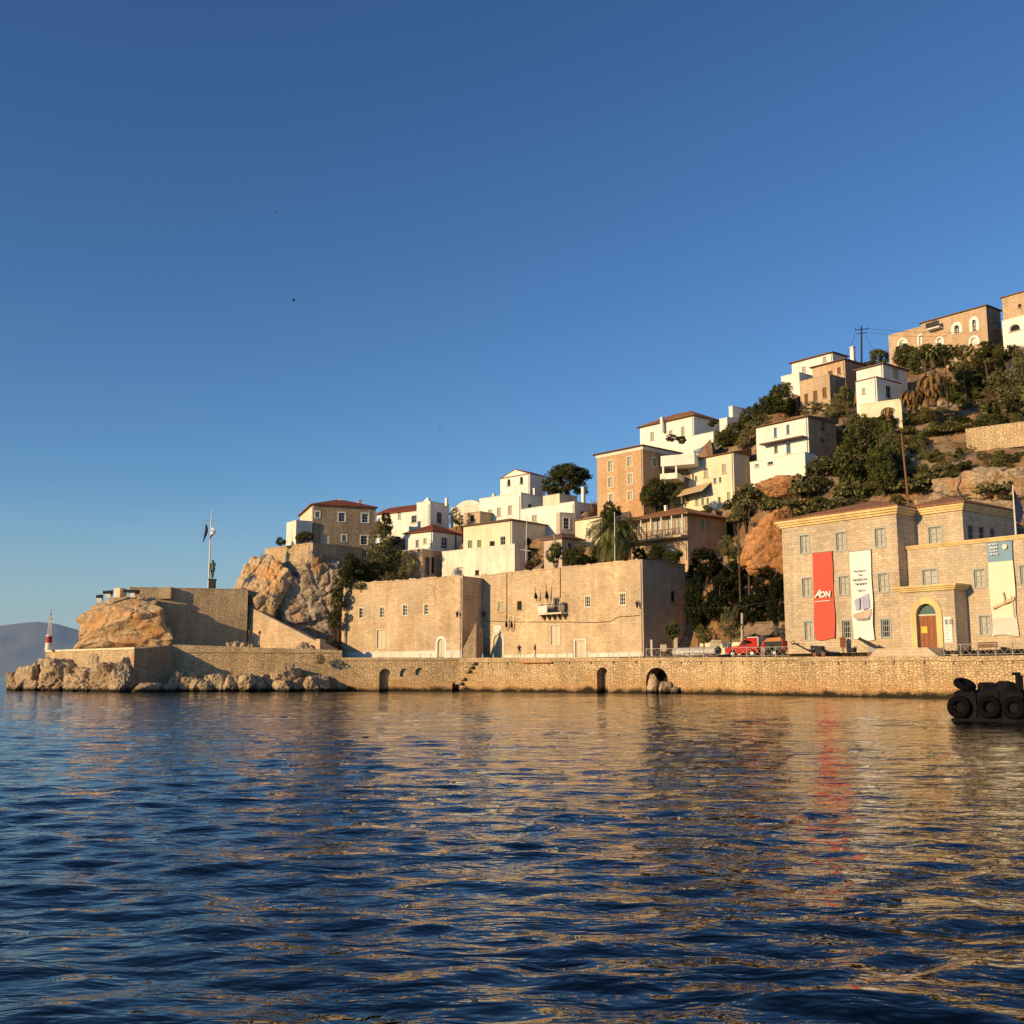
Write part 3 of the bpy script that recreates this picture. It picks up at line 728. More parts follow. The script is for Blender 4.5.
# outside stair in the gap
s0 = .25; d0 = mansionL.d
r = thing('stone_stair', mansionL.p(1, 2, mansionL.zb), 'grey stone stair climbing in the dark gap between the sandstone houses', 'stair')
mb = MB()
for i in range(15):
    mb.bx(mansionL.p, .06+i*.15, .06+(i+1)*.15, .35, 1.5, mansionL.zb-.2, mansionL.zb+.24*(i+1))
mk('steps', mb, M['brownstone'], r)
P_ = mansionL.p; zb_ = mansionL.zb
mk('side_wall', MB().add([P_(.06,.1,zb_-.2), P_(2.3,.1,zb_-.2), P_(2.3,.1,zb_+4.4), P_(.06,.1,zb_+.9), P_(.06,.345,zb_-.2), P_(2.3,.345,zb_-.2), P_(2.3,.345,zb_+4.4), P_(.06,.345,zb_+.9)], [(0,1,2,3),(7,6,5,4),(0,4,5,1),(1,5,6,2),(2,6,7,3),(3,7,4,0)]), M['brownstone'], r)
rs = random.Random(12)
for B in (mansionL, mansionR):
    mb = MB(); a = -B.w+.1
    while a < -.3:
        L_ = rs.uniform(.3, .9)
        if rs.random() < .72: mb.bx(B.p, a, min(a+L_, -.1)-.02, .02, .4+rs.uniform(0, .2), B.zt+.142, B.zt+.16+rs.uniform(.02, .16))
        a += L_
    mk('edge_stones', mb, M['ashlar'], B.root)
# cable and downpipes along the fronts
mb = MB()
pts = [mansionR.p(mansionR.f(x, y)[0], -.05, mansionR.f(x, y)[1]) for x, y in ((484, 621), (520, 622), (560, 622), (598, 622.5), (612, 621), (618, 617), (640, 615.5))]
mk('cable', mb.tube(pts, .035, 4), M['iron'], None, 'dark cable running along the front of the balcony house', 'cable', loc=pts[0])
for x, y0, y1, l in ((507, 573, 620, 'thin downpipe left of the dark square window'), (560.6, 567, 598, 'thin downpipe from the roof edge to the balcony')):
    s, z0 = mansionR.f(x, y1); z1 = mansionR.f(x, y0)[1]
    mk('downpipe', MB().tube([mansionR.p(s,-.07,z0), mansionR.p(s,-.07,z1)], .05, 6), M['brown_wood'], None, l, 'pipe', 'downpipes on the balcony house', loc=mansionR.p(s,-.07,z0))
# ================================================================== the museum block
mus = house('museum_building', 'three storey sandstone building with yellow cornice, porch and hanging banners', 'building', 903.5, EM, 657, 505.6, xl=783.6, depth=13, Y=101.2, wall='museum', pad=False,
    roof=('hip', 'tile_orange', 1.9, .5), cornice=('yellow', .66, .48), ops=[
    ('f', 800.4, 535.4, 808.8, 553.4, 'mus'), ('f', 836.4, 532.6, 845.4, 550.6, 'mus'), ('f', 875.4, 528.4, 884.6, 547, 'mus'),
    ('f', 802.6, 578.4, 811, 596.4, 'mus'), ('f', 839.4, 576.6, 848.2, 594.6, 'mus'), ('f', 878.8, 573.6, 887.6, 592, 'mus'),
    ('f', 805, 621.6, 813.2, 640, 'mus'), ('f', 842.4, 620.6, 850.8, 638.4, 'musdark'), ('f', 881.4, 619.4, 890, 637.6, 'musdark')])
def wing(name, px, yb, yt, xl, off, depth, ops, cornice, roof, extra=0):
    """a block of the museum set back from the main front by off metres"""
    B = Blk(0, 0, 1, EM); B.O = mus.O + mus.b*off
    s_r = B.f(px, yt)[0]; B.O = B.O + B.e*s_r
    zt = B.f(px, yt)[1]; w_ = -B.f(xl, yt)[0]; B.w, B.d, B.zt, B.zb = w_, depth, zt, mus.zb; B.root = mus.root
    ff = lambda a, d, z: B.p(a, d, z); fs = lambda a, d, z: B.p(-d, a, z)
    H = {'f': [], 's': []}; jobs = []
    for o in ops:
        r = B.rect(*o[1:5], 0, o[0]); s = ST[o[5]]; H[o[0]].append((*r, s.get('arch', False))); jobs.append((ff if o[0] == 'f' else fs, r, s))
    mb = MB(); z0 = mus.zb-1
    wall_panel(mb, ff, -w_, 0, z0, zt, H['f']); wall_panel(mb, fs, 0, depth, z0, zt, H['s'])
    mb.quad(B.p(-w_,0,z0), B.p(-w_,depth,z0), B.p(-w_,depth,zt), B.p(-w_,0,zt)); mb.quad(B.p(-w_,0,zt-.03), B.p(0,0,zt-.03), B.p(0,depth,zt-.03), B.p(-w_,depth,zt-.03))
    mk(name, mb, M['museum'], mus.root)
    ch, pr = cornice; cb = MB()
    for k, q in enumerate((.4, .7, 1.0)):
        za, zc = zt-ch+ch*k/3, zt-ch+ch*(k+1)/3
        cb.bx(B.p, -w_-(pr*q if extra else 0), pr*q, -pr*q, -.001, za, zc); cb.bx(B.p, .001, pr*q, 0, depth+pr*q, za, zc)
    mk('cornice', cb, M['yellow'], mus.root)
    if roof: mk('roof', roof_mesh(roof[0], B, w_, depth, zt, roof[2], roof[3]), M[roof[1]], mus.root)
    for fn, r, s in jobs: frame_parts('window', fn, mus.root, r, s)
    return B
rear = wing('rear_block', 961.6, 657, 503.4, 903.5, 3.0, 9.5, [('f', 929, 527, 941.4, 545, 'mus'), ('s', 968, 525, 973.4, 541, 'darkwin'), ('s', 979, 526.6, 984.6, 541, 'darkwin'), ('s', 990, 528.4, 995.4, 541, 'darkwin')], (.6, .42), ('hip', 'tile_orange', 1.2, .55))
front = wing('front_wing', 1062, 657, 530.5, 903.5, 1.3, 8, [('f', 974.4, 569.6, 985, 587.4, 'mus'), ('f', 923, 569.6, 937, 590, 'mus'), ('f', 980, 616, 990.6, 635, 'mus'), ('f', 1020.4, 565.4, 1031, 584.6, 'mus'), ('f', 1026.6, 612.4, 1037, 632, 'mus')], (.35, .22), None)
porch = Blk(0, 0, 1, EM); porch.O = mus.O + mus.b*(-.7)
s1 = porch.f(954.4, 600)[0]; porch.O = porch.O + porch.e*s1
wp = -porch.f(899.5, 600)[0]; zt = porch.f(954.4, 583.5)[1]
ds0, ds1, dz0, dz1 = porch.rect(917.2, 603.6, 937.2, 647)
dz0 = mus.zb+.75
mb = MB(); wall_panel(mb, porch.p, -wp, 0, mus.zb-1, zt, [(ds0, ds1, dz0, dz1, True, .45)])
mb.quad(porch.p(0,0,mus.zb-1), porch.p(0,1.99,mus.zb-1), porch.p(0,1.99,zt), porch.p(0,0,zt)); mb.quad(porch.p(-wp,0,mus.zb-1), porch.p(-wp,.69,mus.zb-1), porch.p(-wp,.69,zt), porch.p(-wp,0,zt)); mb.quad(porch.p(-wp,0,zt-.02), porch.p(0,0,zt-.02), porch.p(0,1.99,zt-.02), porch.p(-wp,1.99,zt-.02))
pw = mk('porch', mb, M['museum'], mus.root)
cb = MB()
for k, q in enumerate((.4, .7, 1.0)):
    za, zc = zt-.5+.5*k/3, zt-.5+.5*(k+1)/3; pr = .5
    cb.bx(porch.p, -wp-pr*q, pr*q, -pr*q, -.001, za, zc); cb.bx(porch.p, .001, pr*q, 0, 1.98, za, zc)
mk('porch_cornice', cb, M['yellow'], pw)
# arched doorway
fr = MB(); pts = arch_pts(ds0, ds1, dz0, dz1, 14); m_ = (ds0+ds1)/2; k_ = ((ds1-ds0)/2+.55)/((ds1-ds0)/2); zc = dz1-(ds1-ds0)/2
outp = [(m_+(a-m_)*k_, z if z <= zc else zc+(z-zc)*k_) for a, z in pts]
for (p, q, pi, qi) in zip(outp, outp[1:], pts, pts[1:]):
    fr.box8([porch.p(p[0],-.12,p[1]), porch.p(q[0],-.12,q[1]), porch.p(qi[0],-.12,qi[1]), porch.p(pi[0],-.12,pi[1]), porch.p(p[0],.05,p[1]), porch.p(q[0],.05,q[1]), porch.p(qi[0],.05,qi[1]), porch.p(pi[0],.05,pi[1])])
mk('door_surround', fr, M['yellow'], mus.root)
zd = porch.f(927, 615.6)[1]
dm = MB(); mid = (ds0+ds1)/2
for a, b in ((ds0, mid-.012), (mid+.012, ds1)):
    dm.bx(porch.p, a, b, .34, .42, dz0, zd)
    for j in range(5):
        za = dz0+.15+(zd-dz0-.2)*j/5; zb_ = dz0+.05+(zd-dz0-.2)*(j+1)/5
        dm.bx(porch.p, a+.12, (a+b)/2-.04, .29, .34, za, zb_); dm.bx(porch.p, (a+b)/2+.04, b-.12, .29, .34, za, zb_)
door = mk('door', dm, M['door_wood'], mus.root)
mk('transom', MB().bx(porch.p, ds0, ds1, .27, .42, zd, zd+.14), M['cream_wood'], door)
a0, a1, z0, z1 = porch.rect(919.6, 626.4, 925.6, 633)
mk('paper_notice', MB().bx(porch.p, a0, a1, .268, .288, z0, z1), M['yellowpaper'], door)
mk('fanlight', MB().add([porch.p(a, .38, max(z, zd+.14)) for a, z in pts[1:-1]], [tuple(range(len(pts)-2))]), M['green_glass'], mus.root)
# doorstep landing with splayed sides
s_a, s_b = porch.f(893, 652)[0], porch.f(944, 652)[0]; zb = mus.zb
vs = []
for z, g in ((zb-.3, .9), (zb+.72, 0)):
    vs += [porch.p(s_a-g, -2.6-g*.2, z), porch.p(s_b+g*1.6, -2.6-g*.2, z), porch.p(s_b+g*.3, -.01, z), porch.p(s_a-g*.3, -.01, z)]
mk('door_landing', MB().box8(vs), M['museum'], mus.root)
# ------------------------------------------------------------------ banners on the museum
def banner(label, B, tl, tr, bl, br, mat, yt, yb, name='banner', bands=None, wr=.05):
    a0, z0 = B.f(bl, yb); a1, z1 = B.f(tr, yt); aL = (B.f(tl, yt)[0]+B.f(bl, yb)[0])/2; aR = (B.f(tr, yt)[0]+B.f(br, yb)[0])/2
    r = thing(name, B.p((aL+aR)/2, -.18, z0), label, 'banner', 'banners hung on the museum front')
    nu, nv = 14, 44; V = []; fs = []
    for i in range(nu):
        for j in range(nv):
            u, v = i/(nu-1), j/(nv-1)
            n = noise.fractal(Vector((u*2.6+v*1.2+aL*3, v*1.6-u*.8, .3)), 1, 2, 4)*wr*2.2*(.3+(1-v)*v*3) + .05*math.sin(u*8+v*5+aL)*(1-v)**.7; n = max(-.14, min(.14, n))
            V.append(B.p(aL+(aR-aL)*u+.07*math.sin(v*11+aL+u*2)*(1-v)**.5, -.18+n, z0+(z1-z0)*v+.09*math.sin(u*5+aL)*(1-v)**3))
    for i in range(nu-1):
        for j in range(nv-1): fs.append((i*nv+j, (i+1)*nv+j, (i+1)*nv+j+1, i*nv+j+1))
    if bands:
        for nm, v0, v1, mt in bands:
            f2 = [f for f in fs if v0 <= ((f[0] % nv)+.5)/(nv-1) < v1]
            mk(nm, MB().add(V, f2), mt, r, smooth=True)
    else: mk('cloth', MB().add(V, fs), mat, r, smooth=True)
    mk('rod', MB().tube([B.p(aL-.08,-.18,z1+.03), B.p(aR+.08,-.18,z1+.03)], .04, 6), M['grey_metal'], r)
    return r, aL, aR, z0, z1
def lettering(txt, B, a, z, size, mat, parent, shear=0, d=-.36, name='lettering', off=.012, align='CENTER'):
    cu = bpy.data.curves.new('txt', 'FONT'); cu.body = txt; cu.size = size; cu.shear = shear; cu.offset = off; cu.align_x = align; cu.extrude = .006; cu.resolution_u = 4
    to = bpy.data.objects.new('txt', cu); C.objects.link(to)
    dg = bpy.context.evaluated_depsgraph_get(); me0 = to.evaluated_get(dg).to_mesh()
    vs = [v.co.copy() for v in me0.vertices]; fs = [tuple(p.vertices) for p in me0.polygons]
    bpy.data.objects.remove(to)
    return mk(name, MB().add([B.p(a+v.x, d-v.z, z+v.y) for v in vs], fs), mat, parent)
rb, aL, aR, z0, z1 = banner('tall red banner with white lettering hung on the museum front', mus, 813, 832, 816.6, 837.4, M['redcloth'], 551.5, 639.6)
zl = mus.f(825, 597.3)[1]; W_ = aR-aL
t = NT('white_print'); t.col((.8, .76, .72)); M['print'] = t.m
lettering('A', mus, aL+W_*.25, zl, W_*.46, M['print'], rb, .45, off=.03, name='letter')
lettering('ON', mus, aL+W_*.63, zl, W_*.335, M['print'], rb, .12, off=.03, name='letter')
mb = MB(); rs = random.Random(3); x = aL+W_*.12
while x < aR-W_*.12:
    k = rs.uniform(.10, .2); mb.bx(mus.p, x, min(x+k, aR-W_*.12), -.345, -.335, zl-.42, zl-.34); x += k+.03
mk('small_print', mb, M['print'], rb)
wb, aL, aR, z0, z1 = banner('tall white banner with grey writing and a ship picture on the museum front', mus, 850.4, 871, 854.2, 876.4, M['whitecloth'], 550, 640.2)
mb = MB()
for yy, x0, x1 in ((571.4, .22, .78), (575.4, .42, .55), (580, .15, .85), (584.4, .25, .8), (591, .35, .7)):
    zl = mus.f(864, yy)[1]; x = aL+(aR-aL)*x0
    while x < aL+(aR-aL)*x1:
        k = rs.uniform(.08, .3); hgt = rs.uniform(.08, .16); mb.bx(mus.p, x, min(x+k, aL+(aR-aL)*x1), -.345, -.335, zl, zl+hgt); x += k+rs.uniform(.04, .1)
mk('text_line', mb, M['inkgrey'], wb)
def flat(B, pts, d=-.34, th=.006):
    f = [B.p(a, d, z) for a, z in pts]; b = [B.p(a, d+th, z) for a, z in pts]; n = len(pts)
    return f+b, [tuple(range(n)), tuple(range(2*n-1, n-1, -1))]+[(i, (i+1)%n, n+(i+1)%n, n+i) for i in range(n)]
L = lambda u, y: (aL+(aR-aL)*u, mus.f(865, y)[1])
mb = MB()
for p in ([L(.5,597), L(.86,594), L(.9,608), L(.55,610)], [L(.18,600), L(.42,597), L(.44,609), L(.25,610)]): mb.add(*flat(mus, p))
mk('ship_sails', mb, M['inkblue'], wb)
mb = MB().add(*flat(mus, [L(.08,614), L(.95,609), L(.93,615), L(.75,618.6), L(.3,618.6), L(.12,616.6)], -.335))
mk('ship_hull', mb, M['pinkish'], wb)
mb = MB().add(*flat(mus, [L(.10,616.6), L(.3,618.8), L(.75,618.8), L(.93,615.2), L(.8,620), L(.3,620.4)], -.345))
mk('ship_lower_band', mb, M['inkgrey'], wb)  # grey band printed under the hull
cb_, aL, aR, z0, z1 = banner('tall cream banner with a blue top panel on the right wing of the museum', front, 987.6, 1013, 993.6, 1019, None, 541, 636, bands=[('cloth', .19, .79, M['creamcloth']), ('blue_panel', .79, 2, M['bluecloth']), ('ship_picture', -.1, .19, M['greycloth'])])
mb = MB()
for i, yy in enumerate((545, 548.4, 551.6, 554.8)):
    zl = front.f(993, yy)[1]
    for q in range(5): mb.bx(front.p, aL+.25+q*.16, aL+.25+q*.16+rs.uniform(.06, .13), -.345, -.335, zl-.05, zl+.08+.05*(q % 2))
mk('lettering', mb, M['whitecloth'], cb_)
mb = MB().tube([front.p(aL+(aR-aL)*.74, -.345, front.f(1006, 547)[1]), front.p(aL+(aR-aL)*.74, -.335, front.f(1006, 547)[1])], .22, 14)
mk('emblem', mb, M['creamcloth'], cb_)
t = NT('tan_print'); t.col((.60, .44, .27)); M['tan_print'] = t.m
L = lambda u, y: (aL+(aR-aL)*u, front.f(1006, y)[1])
mb = MB()
for p in ([L(.10,606.5), L(.55,602), L(.98,597), L(.98,600.6), L(.55,605), L(.10,609)], [L(.52,592), L(.58,592), L(.66,604), L(.6,604)], [L(.86,596), L(.9,596), L(.94,618), L(.9,618)]): mb.add(*flat(front, p))
mk('ship_rigging', mb, M['tan_print'], cb_)
a0, a1, z0, z1 = porch.rect(944.6, 617, 952.6, 642.6)
r = thing('notice_board', porch.p((a0+a1)/2, -.06, z0), 'narrow white notice board right of the panelled museum door', 'sign')
mk('panel', MB().bx(porch.p, a0, a1, -.09, -.01, z0, z1), M['whitecloth'], r)
mb = MB()
for k in range(2): mb.bx(porch.p, a0+.12+k*.42, a0+.42+k*.42, -.10, -.089, z1-.65, z1-.2)
for k in range(7): mb.bx(porch.p, a0+.12, a1-.15-rs.random()*.2, -.10, -.089, z0+.25+k*.27, z0+.31+k*.27)
mk('printed_text', mb, M['inkgrey'], r)
# flagpole on the wing roof
p0 = at(1016, 533, front.p(0,3,0).y + 3); a, _ = front.f(1016, 535, 3.0)
p0 = front.p(a, 3.0, front.zt-.02); top = at(1013.2, 485, p0.y)
r = thing('flagpole', p0, 'white flagpole with a furled dark flag on the museum wing roof', 'flagpole')
mk('pole', MB().tube([p0, Vector((p0.x, p0.y, top.z))], [.09, .05], 8), M['white_wood'], r)
mb = MB(); vs = []; fs = []
for j in range(9):
    v = j/8; w_ = .1+.55*math.sin(v*2.6); x = p0.x+.07
    vs += [(x, p0.y, top.z-.3-v*2.9), (x+w_*.6, p0.y+.15*math.sin(v*7), top.z-.5-v*2.9), (x+w_, p0.y-.1, top.z-.7-v*2.7)]
for j in range(8):
    for k in range(2): fs.append((j*3+k, j*3+k+1, j*3+k+4, j*3+k+3))
mk('flag', mb.add(vs, fs), M['navy'], r, smooth=True)
# ================================================================== houses on the hill (drawn from the lower left upwards)
# stone house above the western bluff and its terrace
EH1 = (.33, -.944)
terr = house('terrace_wall', 'high pale stone terrace wall rounding the bluff under the brown stone house', 'wall', 312, (.74, -.67), 580, 543.5, xl=264.6, xr=362, Y=160, wall='bastion', roof=('flat', 'bastion', 0, .05), pad=False, dig=3)
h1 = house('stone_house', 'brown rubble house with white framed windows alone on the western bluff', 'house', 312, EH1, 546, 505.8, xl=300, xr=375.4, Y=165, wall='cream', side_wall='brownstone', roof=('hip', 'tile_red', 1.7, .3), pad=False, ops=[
    ('s', 315.4, 511.6, 319.6, 517.6, 'white'), ('s', 338.6, 512.8, 345.2, 521.6, 'white'), ('s', 361.8, 513.6, 368.4, 522.6, 'white'), ('s', 342, 535, 346.4, 541.6, 'white'), ('s', 360.8, 535.6, 367.6, 544.6, 'white'), ('s', 320.6, 534.4, 328.6, 546, 'wsh', 'door')])
annex = house('lean_to', 'white annex with planted pergola left of the brown rubble house', 'annex', 295.6, (.55, -.835), 545, 523, xl=286.4, xr=312, Y=163.2, wall='white_old', pad=False, roof=None)
house('white_house', 'long low white house with a red roof right of the brown rubble house', 'house', 421, E(400), 524, 510, xl=377, depth=7, Y=183, wall='white', roof=('ridge', 'tile_red', 1.6, .35), ops=[('f', 386, 514, 389, 520, 'wsh'), ('f', 398, 513, 401, 519, 'wsh')])
house('white_annex', 'small white annex with one dark window under the long red roof', 'annex', 419, E(400), 525, 513.6, xl=409, depth=3, Y=178, wall='white', ops=[('f', 411.4, 515.4, 417.4, 522.4, 'darkwin')])
tw = house('white_tower', 'white cube house topped by a small pyramid, between two red roofs', 'house', 430, E(420), 527, 503.6, xl=416.6, xr=449, Y=176, wall='white', ops=[('s', 436.8, 512.4, 441.8, 523, 'darkwin')])
c = tw.p(-tw.w*.35, 1.2, tw.zt)
mk('pinnacle', MB().add([tw.p(-tw.w*.1,.1,tw.zt), tw.p(-tw.w*.8,.1,tw.zt), tw.p(-tw.w*.8,1.6,tw.zt), tw.p(-tw.w*.1,1.6,tw.zt), tw.p(-tw.w*.45,.8,tw.zt+1.35)], [(0,1,4),(1,2,4),(2,3,4),(3,0,4)]), M['white'], tw.root)
def chimney(B, px, y0, y1, wpx, mat='white', dd=1.5, cap=True):
    a, z0 = B.f(px, y1, dd); _, z1 = B.f(px, y0, dd); w_ = wpx/F*B.p(a, dd, 0).y/2
    mb = MB().bx(B.p, a-w_, a+w_, dd-w_, dd+w_, min(z0, B.zt-.1), z1)
    if cap: mb.bx(B.p, a-w_*1.25, a+w_*1.25, dd-w_*1.25, dd+w_*1.25, z1, z1+.12)
    mk('chimney', mb, M[mat], B.root)
chimney(tw, 446.6, 499, 506, 2.6, dd=2.5)
chimney(h1, 341, 500.5, 506, 5, 'white', 5); chimney(h1, 359.8, 501, 506, 3.4, 'pinkish', 8)
h3 = house('white_house', 'white house with a bright red hipped roof left of the cream garden wall', 'house', 432.6, E(430), 553, 531.4, xl=405.4, xr=462, Y=168, wall='white', roof=('hip', 'tile_red', 1.5, .35), ops=[
    ('f', 415.6, 540, 418.8, 547, 'shut_teal'), ('f', 423.4, 538.2, 426.6, 543.6, 'shut_pale'), ('s', 441.2, 537.4, 447.4, 549, 'white')])
house('house_annex', 'two-tone lower storey with dark loggia under the red hipped roof', 'annex', 422.4, E(430), 577, 549.4, xl=401.4, xr=442, Y=163.5, wall='peach_stone', roof=('flat', 'white', 0, .1), ops=[('s', 425, 557, 429.6, 576, 'darkwin'), ('s', 431.4, 557, 434.6, 574, 'hole'), ('s', 436.4, 559, 439.6, 573, 'shut_pale')])
house('stone_cottage', 'small peach stone cottage with one dark window beside the long white house', 'cottage', 480, E(470), 530, 512, xl=464.4, depth=5, Y=172, wall='peach_stone', roof=('flat', 'peach_stone', 0, .1), ops=[('f', 470.2, 515, 474, 521.4, 'hole')])
vault = house('white_house', 'rounded white vault roof left of the long white house', 'house', 482, E(470), 524, 506, xl=451, depth=6, Y=182, wall='white_old', roof=None)
mb = MB(); n = 12
V = []; 
for i in range(n+1):
    t_ = math.pi*i/n
    for dd in (0.3, 5.7): V.append(vault.p(-vault.w/2 - math.cos(t_)*vault.w*.46, dd, vault.zt-.5+math.sin(t_)*1.9))
mb.add(V, [(2*i, 2*i+1, 2*i+3, 2*i+2) for i in range(n)]+[tuple(range(0, 2*n+2, 2)), tuple(range(1, 2*n+2, 2))[::-1]])
mk('vault', mb, M['white_old'], vault.root, smooth=False)
h5 = house('white_house', 'long white house with three pale shutters below the gabled white church-like house', 'house', 521, E(500), 528, 495, xl=479.4, xr=545, Y=170, wall='white', ops=[('f', 488.2, 509.4, 492, 517.6, 'shut_pale'), ('f', 497, 507.6, 500.8, 516.2, 'shut_pale'), ('f', 508, 505.4, 512, 514.2, 'shut_pale'), ('s', 528, 504, 532, 509, 'darkwin')])
chimney(h5, 494, 494.5, 500, 2.4, dd=3)
h6 = house('gabled_house', 'white gabled house with two small arched windows, highest left of the round pine', 'house', 530, E(515), 500, 474, xl=500.4, xr=545, Y=181, wall='white', roof=('gable', 'tile_red', 1.15, .06), ops=[('f', 507.2, 479, 510.4, 486, 'archdark'), ('f', 519.8, 476.6, 523, 484, 'archdark')])
chimney(h6, 534.6, 489, 496, 2.4, dd=-3)
house('white_block', 'cream parapet block between the gabled house and the round pine', 'house', 559.6, E(550), 513, 496, xl=543, depth=4, Y=168, wall='cream')
h8 = house('white_house', 'white flat-roofed house with shaded right side in front of the round pine', 'house', 574.6, E(550), 534, 504, xl=521, xr=598, Y=160, wall='white', ops=[('s', 581, 511.4, 584.4, 518.4, 'hole'), ('f', 532, 515, 537, 522, 'shut_pale')])
chimney(h8, 583.4, 488, 500, 3, dd=5)
house('window_bay', 'small pinkish block with one dark upright window right of the brown hipped roof', 'bay', 560, (.40, -.916), 534, 515, xl=556, xr=575.6, Y=155.5, wall='pinkish', ops=[('s', 563.6, 517.8, 569.2, 529, 'white')])
h10 = house('white_house', 'white house with four small windows and a brown roof above the cream garden wall', 'house', 512, E(490), 553, 520.6, xl=463.4, xr=557, Y=158.5, wall='cream', roof=('hip', 'tile_brown', 1.2, .35), ops=[
    ('f', 467.8, 540.4, 472.2, 548, 'shut_teal'), ('f', 477.2, 540, 481.4, 547.4, 'shut_teal'), ('f', 489.6, 541, 494.8, 546.6, 'hole'), ('f', 500.4, 536.4, 505.4, 544.8, 'darkwin'), ('s', 524.6, 537.4, 532.6, 546, 'archdark')])
wallb = house('garden_wall', 'tall cream garden wall block standing on the sandstone houses', 'wall', 514.6, E(490), 577, 544.6, xl=442, xr=528, Y=155, wall='white_old', roof=('flat', 'white_old', 0, .04), ops=[('f', 457.4, 567.4, 462.8, 577, 'shut_cream', 'door'), ('f', 475, 570, 479, 575.4, 'hole')])
house('cream_house', 'cream walled house half hidden behind the large palm', 'house', 602, E(580), 546, 517.4, xl=575.2, depth=6, Y=150, wall='cream', roof=('shed', 'white_old', 1.4, .15), ops=[('f', 586, 528, 590, 535, 'shut_pale')])
house('cottage', 'low cottage with a brown tiled roof among trees left of the large palm', 'cottage', 562, E(560), 556, 538.4, xl=544, xr=583, Y=147.5, wall='pinkish', roof=('hip', 'tile_brown', .9, .35), ops=[('s', 568, 543, 572, 550, 'darkwin')])
h12 = house('tall_house', 'tall orange stone house with pale shutters and a white cornice', 'house', 643.6, E(630), 505, 446, xl=597, xr=679, Y=152, wall='orange_stone', roof=('hip', 'tile_brown', .8, .5), cornice=('white', .45, .18), ops=[
    ('f', 608.4, 460.6, 612.8, 471.8, 'peach'), ('f', 627.4, 456.8, 632, 466.2, 'peach'), ('f', 608.4, 477.4, 613, 487.4, 'peach'), ('f', 627.8, 473.8, 632.4, 484, 'peach'), ('f', 627.8, 491.6, 632.4, 500, 'peach'), ('f', 609, 494, 613.4, 502, 'peach'), ('s', 652, 458, 656.4, 466.4, 'peach')])
h13 = house('white_house', 'broad white mansion under a wide hipped tan roof on the skyline', 'house', 694.4, E(680), 447, 415.6, xl=640, xr=723, Y=176, wall='white', roof=('hip', 'tile_orange', 2.0, .45), ops=[('f', 650.4, 432, 654, 440.4, 'shut_pale'), ('f', 668.8, 430.4, 672.6, 439.4, 'shut_pale'), ('f', 681, 426.6, 684.6, 436.8, 'shut_pale')])
chimney(h13, 662.4, 418, 432, 3, dd=-.6)
house('garden_wall', 'white stepped garden wall below the tan roofed mansion', 'wall', 714, E(690), 456, 434, xl=664, depth=2.5, Y=168.5, wall='white')
tb = Blk(695, 484, 151.5, (.90, -.436)); wT = -tb.f(660.6, 460)[0]
zz = lambda px, y: tb.f(px, y)[1]
r = thing('terrace_house', tb.p(-wT/2, 2, zz(690, 484)), 'open white terraces stacked right of the tall orange house', 'house')
mk('terrace_slab', MB().bx(tb.p, -wT, 0, 0, 5, zz(680, 465), zz(680, 454.4)), M['white'], r)
wl = tb.f(678, 476)[0]
mk('terrace_slab', MB().bx(tb.p, -wT, wl, -.4, 5, zz(670, 479.4), zz(670, 473.6)), M['white'], r)
mk('back_wall', MB().bx(tb.p, -wT+.2, -.1, 3.2, 5.2, zz(680, 500), zz(680, 465)-.004), M['brownstone'], r)
for a_ in (-wT+.3, wl-.3): mk('post', MB().bx(tb.p, a_-.12, a_+.12, .1, .34, zz(670, 473.6)+.003, zz(680, 465)-.003), M['white'], r)
mk('post', MB().bx(tb.p, -wT+.3, -wT+.55, .1, .35, zz(670, 497), zz(670, 479.4)-.003), M['white'], r)
PADS.append((tb.O.copy(), tb.e, tb.b, wT, 5, zz(690, 490), 4))
house('stair_wall', 'narrow white stair wall rising right of the tan roofed mansion', 'wall', 727.6, E(700), 436, 418, xl=719.6, depth=6, Y=174, wall='white', roof=('shed', 'white', 1.0, .02))
house('white_block', 'small white block on the skyline left of the dark hillside trees', 'house', 733, E(700), 424, 408, xl=729, xr=749, Y=178, wall='white')
h14 = house('cream_house', 'cream house with a tan awning and many small windows', 'house', 735, E(720), 508, 452.4, xl=676.6, xr=750, Y=149, wall='cream', roof=('shed', 'tile_orange', .9, .25), ops=[
    ('f', 686.4, 472, 690.4, 480, 'shut_pale'), ('f', 703.8, 468.4, 708, 477.4, 'shut_pale'), ('f', 721.8, 464, 726.4, 473.6, 'shut_pale'), ('f', 713.6, 478, 716, 483, 'darkwin'), ('f', 719, 477, 721.4, 482, 'darkwin'), ('f', 695, 476, 697, 481, 'darkwin'),
    ('f', 695.4, 499, 698.4, 505, 'shut_pale'), ('f', 701.4, 498.4, 704, 505, 'shut_teal'), ('f', 706.6, 498, 709, 504.6, 'shut_teal'), ('f', 718, 497, 720.6, 504, 'darkwin'), ('f', 727, 492, 730, 500, 'shut_pale')])
a0, a1, z0, z1 = h14.rect(684, 486, 712.4, 497)
mk('awning', MB().add([h14.p(a0+.2,-.02,z1), h14.p(a1-.1,-.02,z1+.25), h14.p(a1-.1,-2.0,z0+.45), h14.p(a0+.2,-2.0,z0+.15), h14.p(a0+.2,-.02,z1-.08), h14.p(a1-.1,-.02,z1+.17), h14.p(a1-.1,-2.0,z0+.37), h14.p(a0+.2,-2.0,z0+.07)], [(0,1,2,3),(7,6,5,4),(0,4,5,1),(1,5,6,2),(2,6,7,3),(3,7,4,0)]), M['awning'], h14.root)
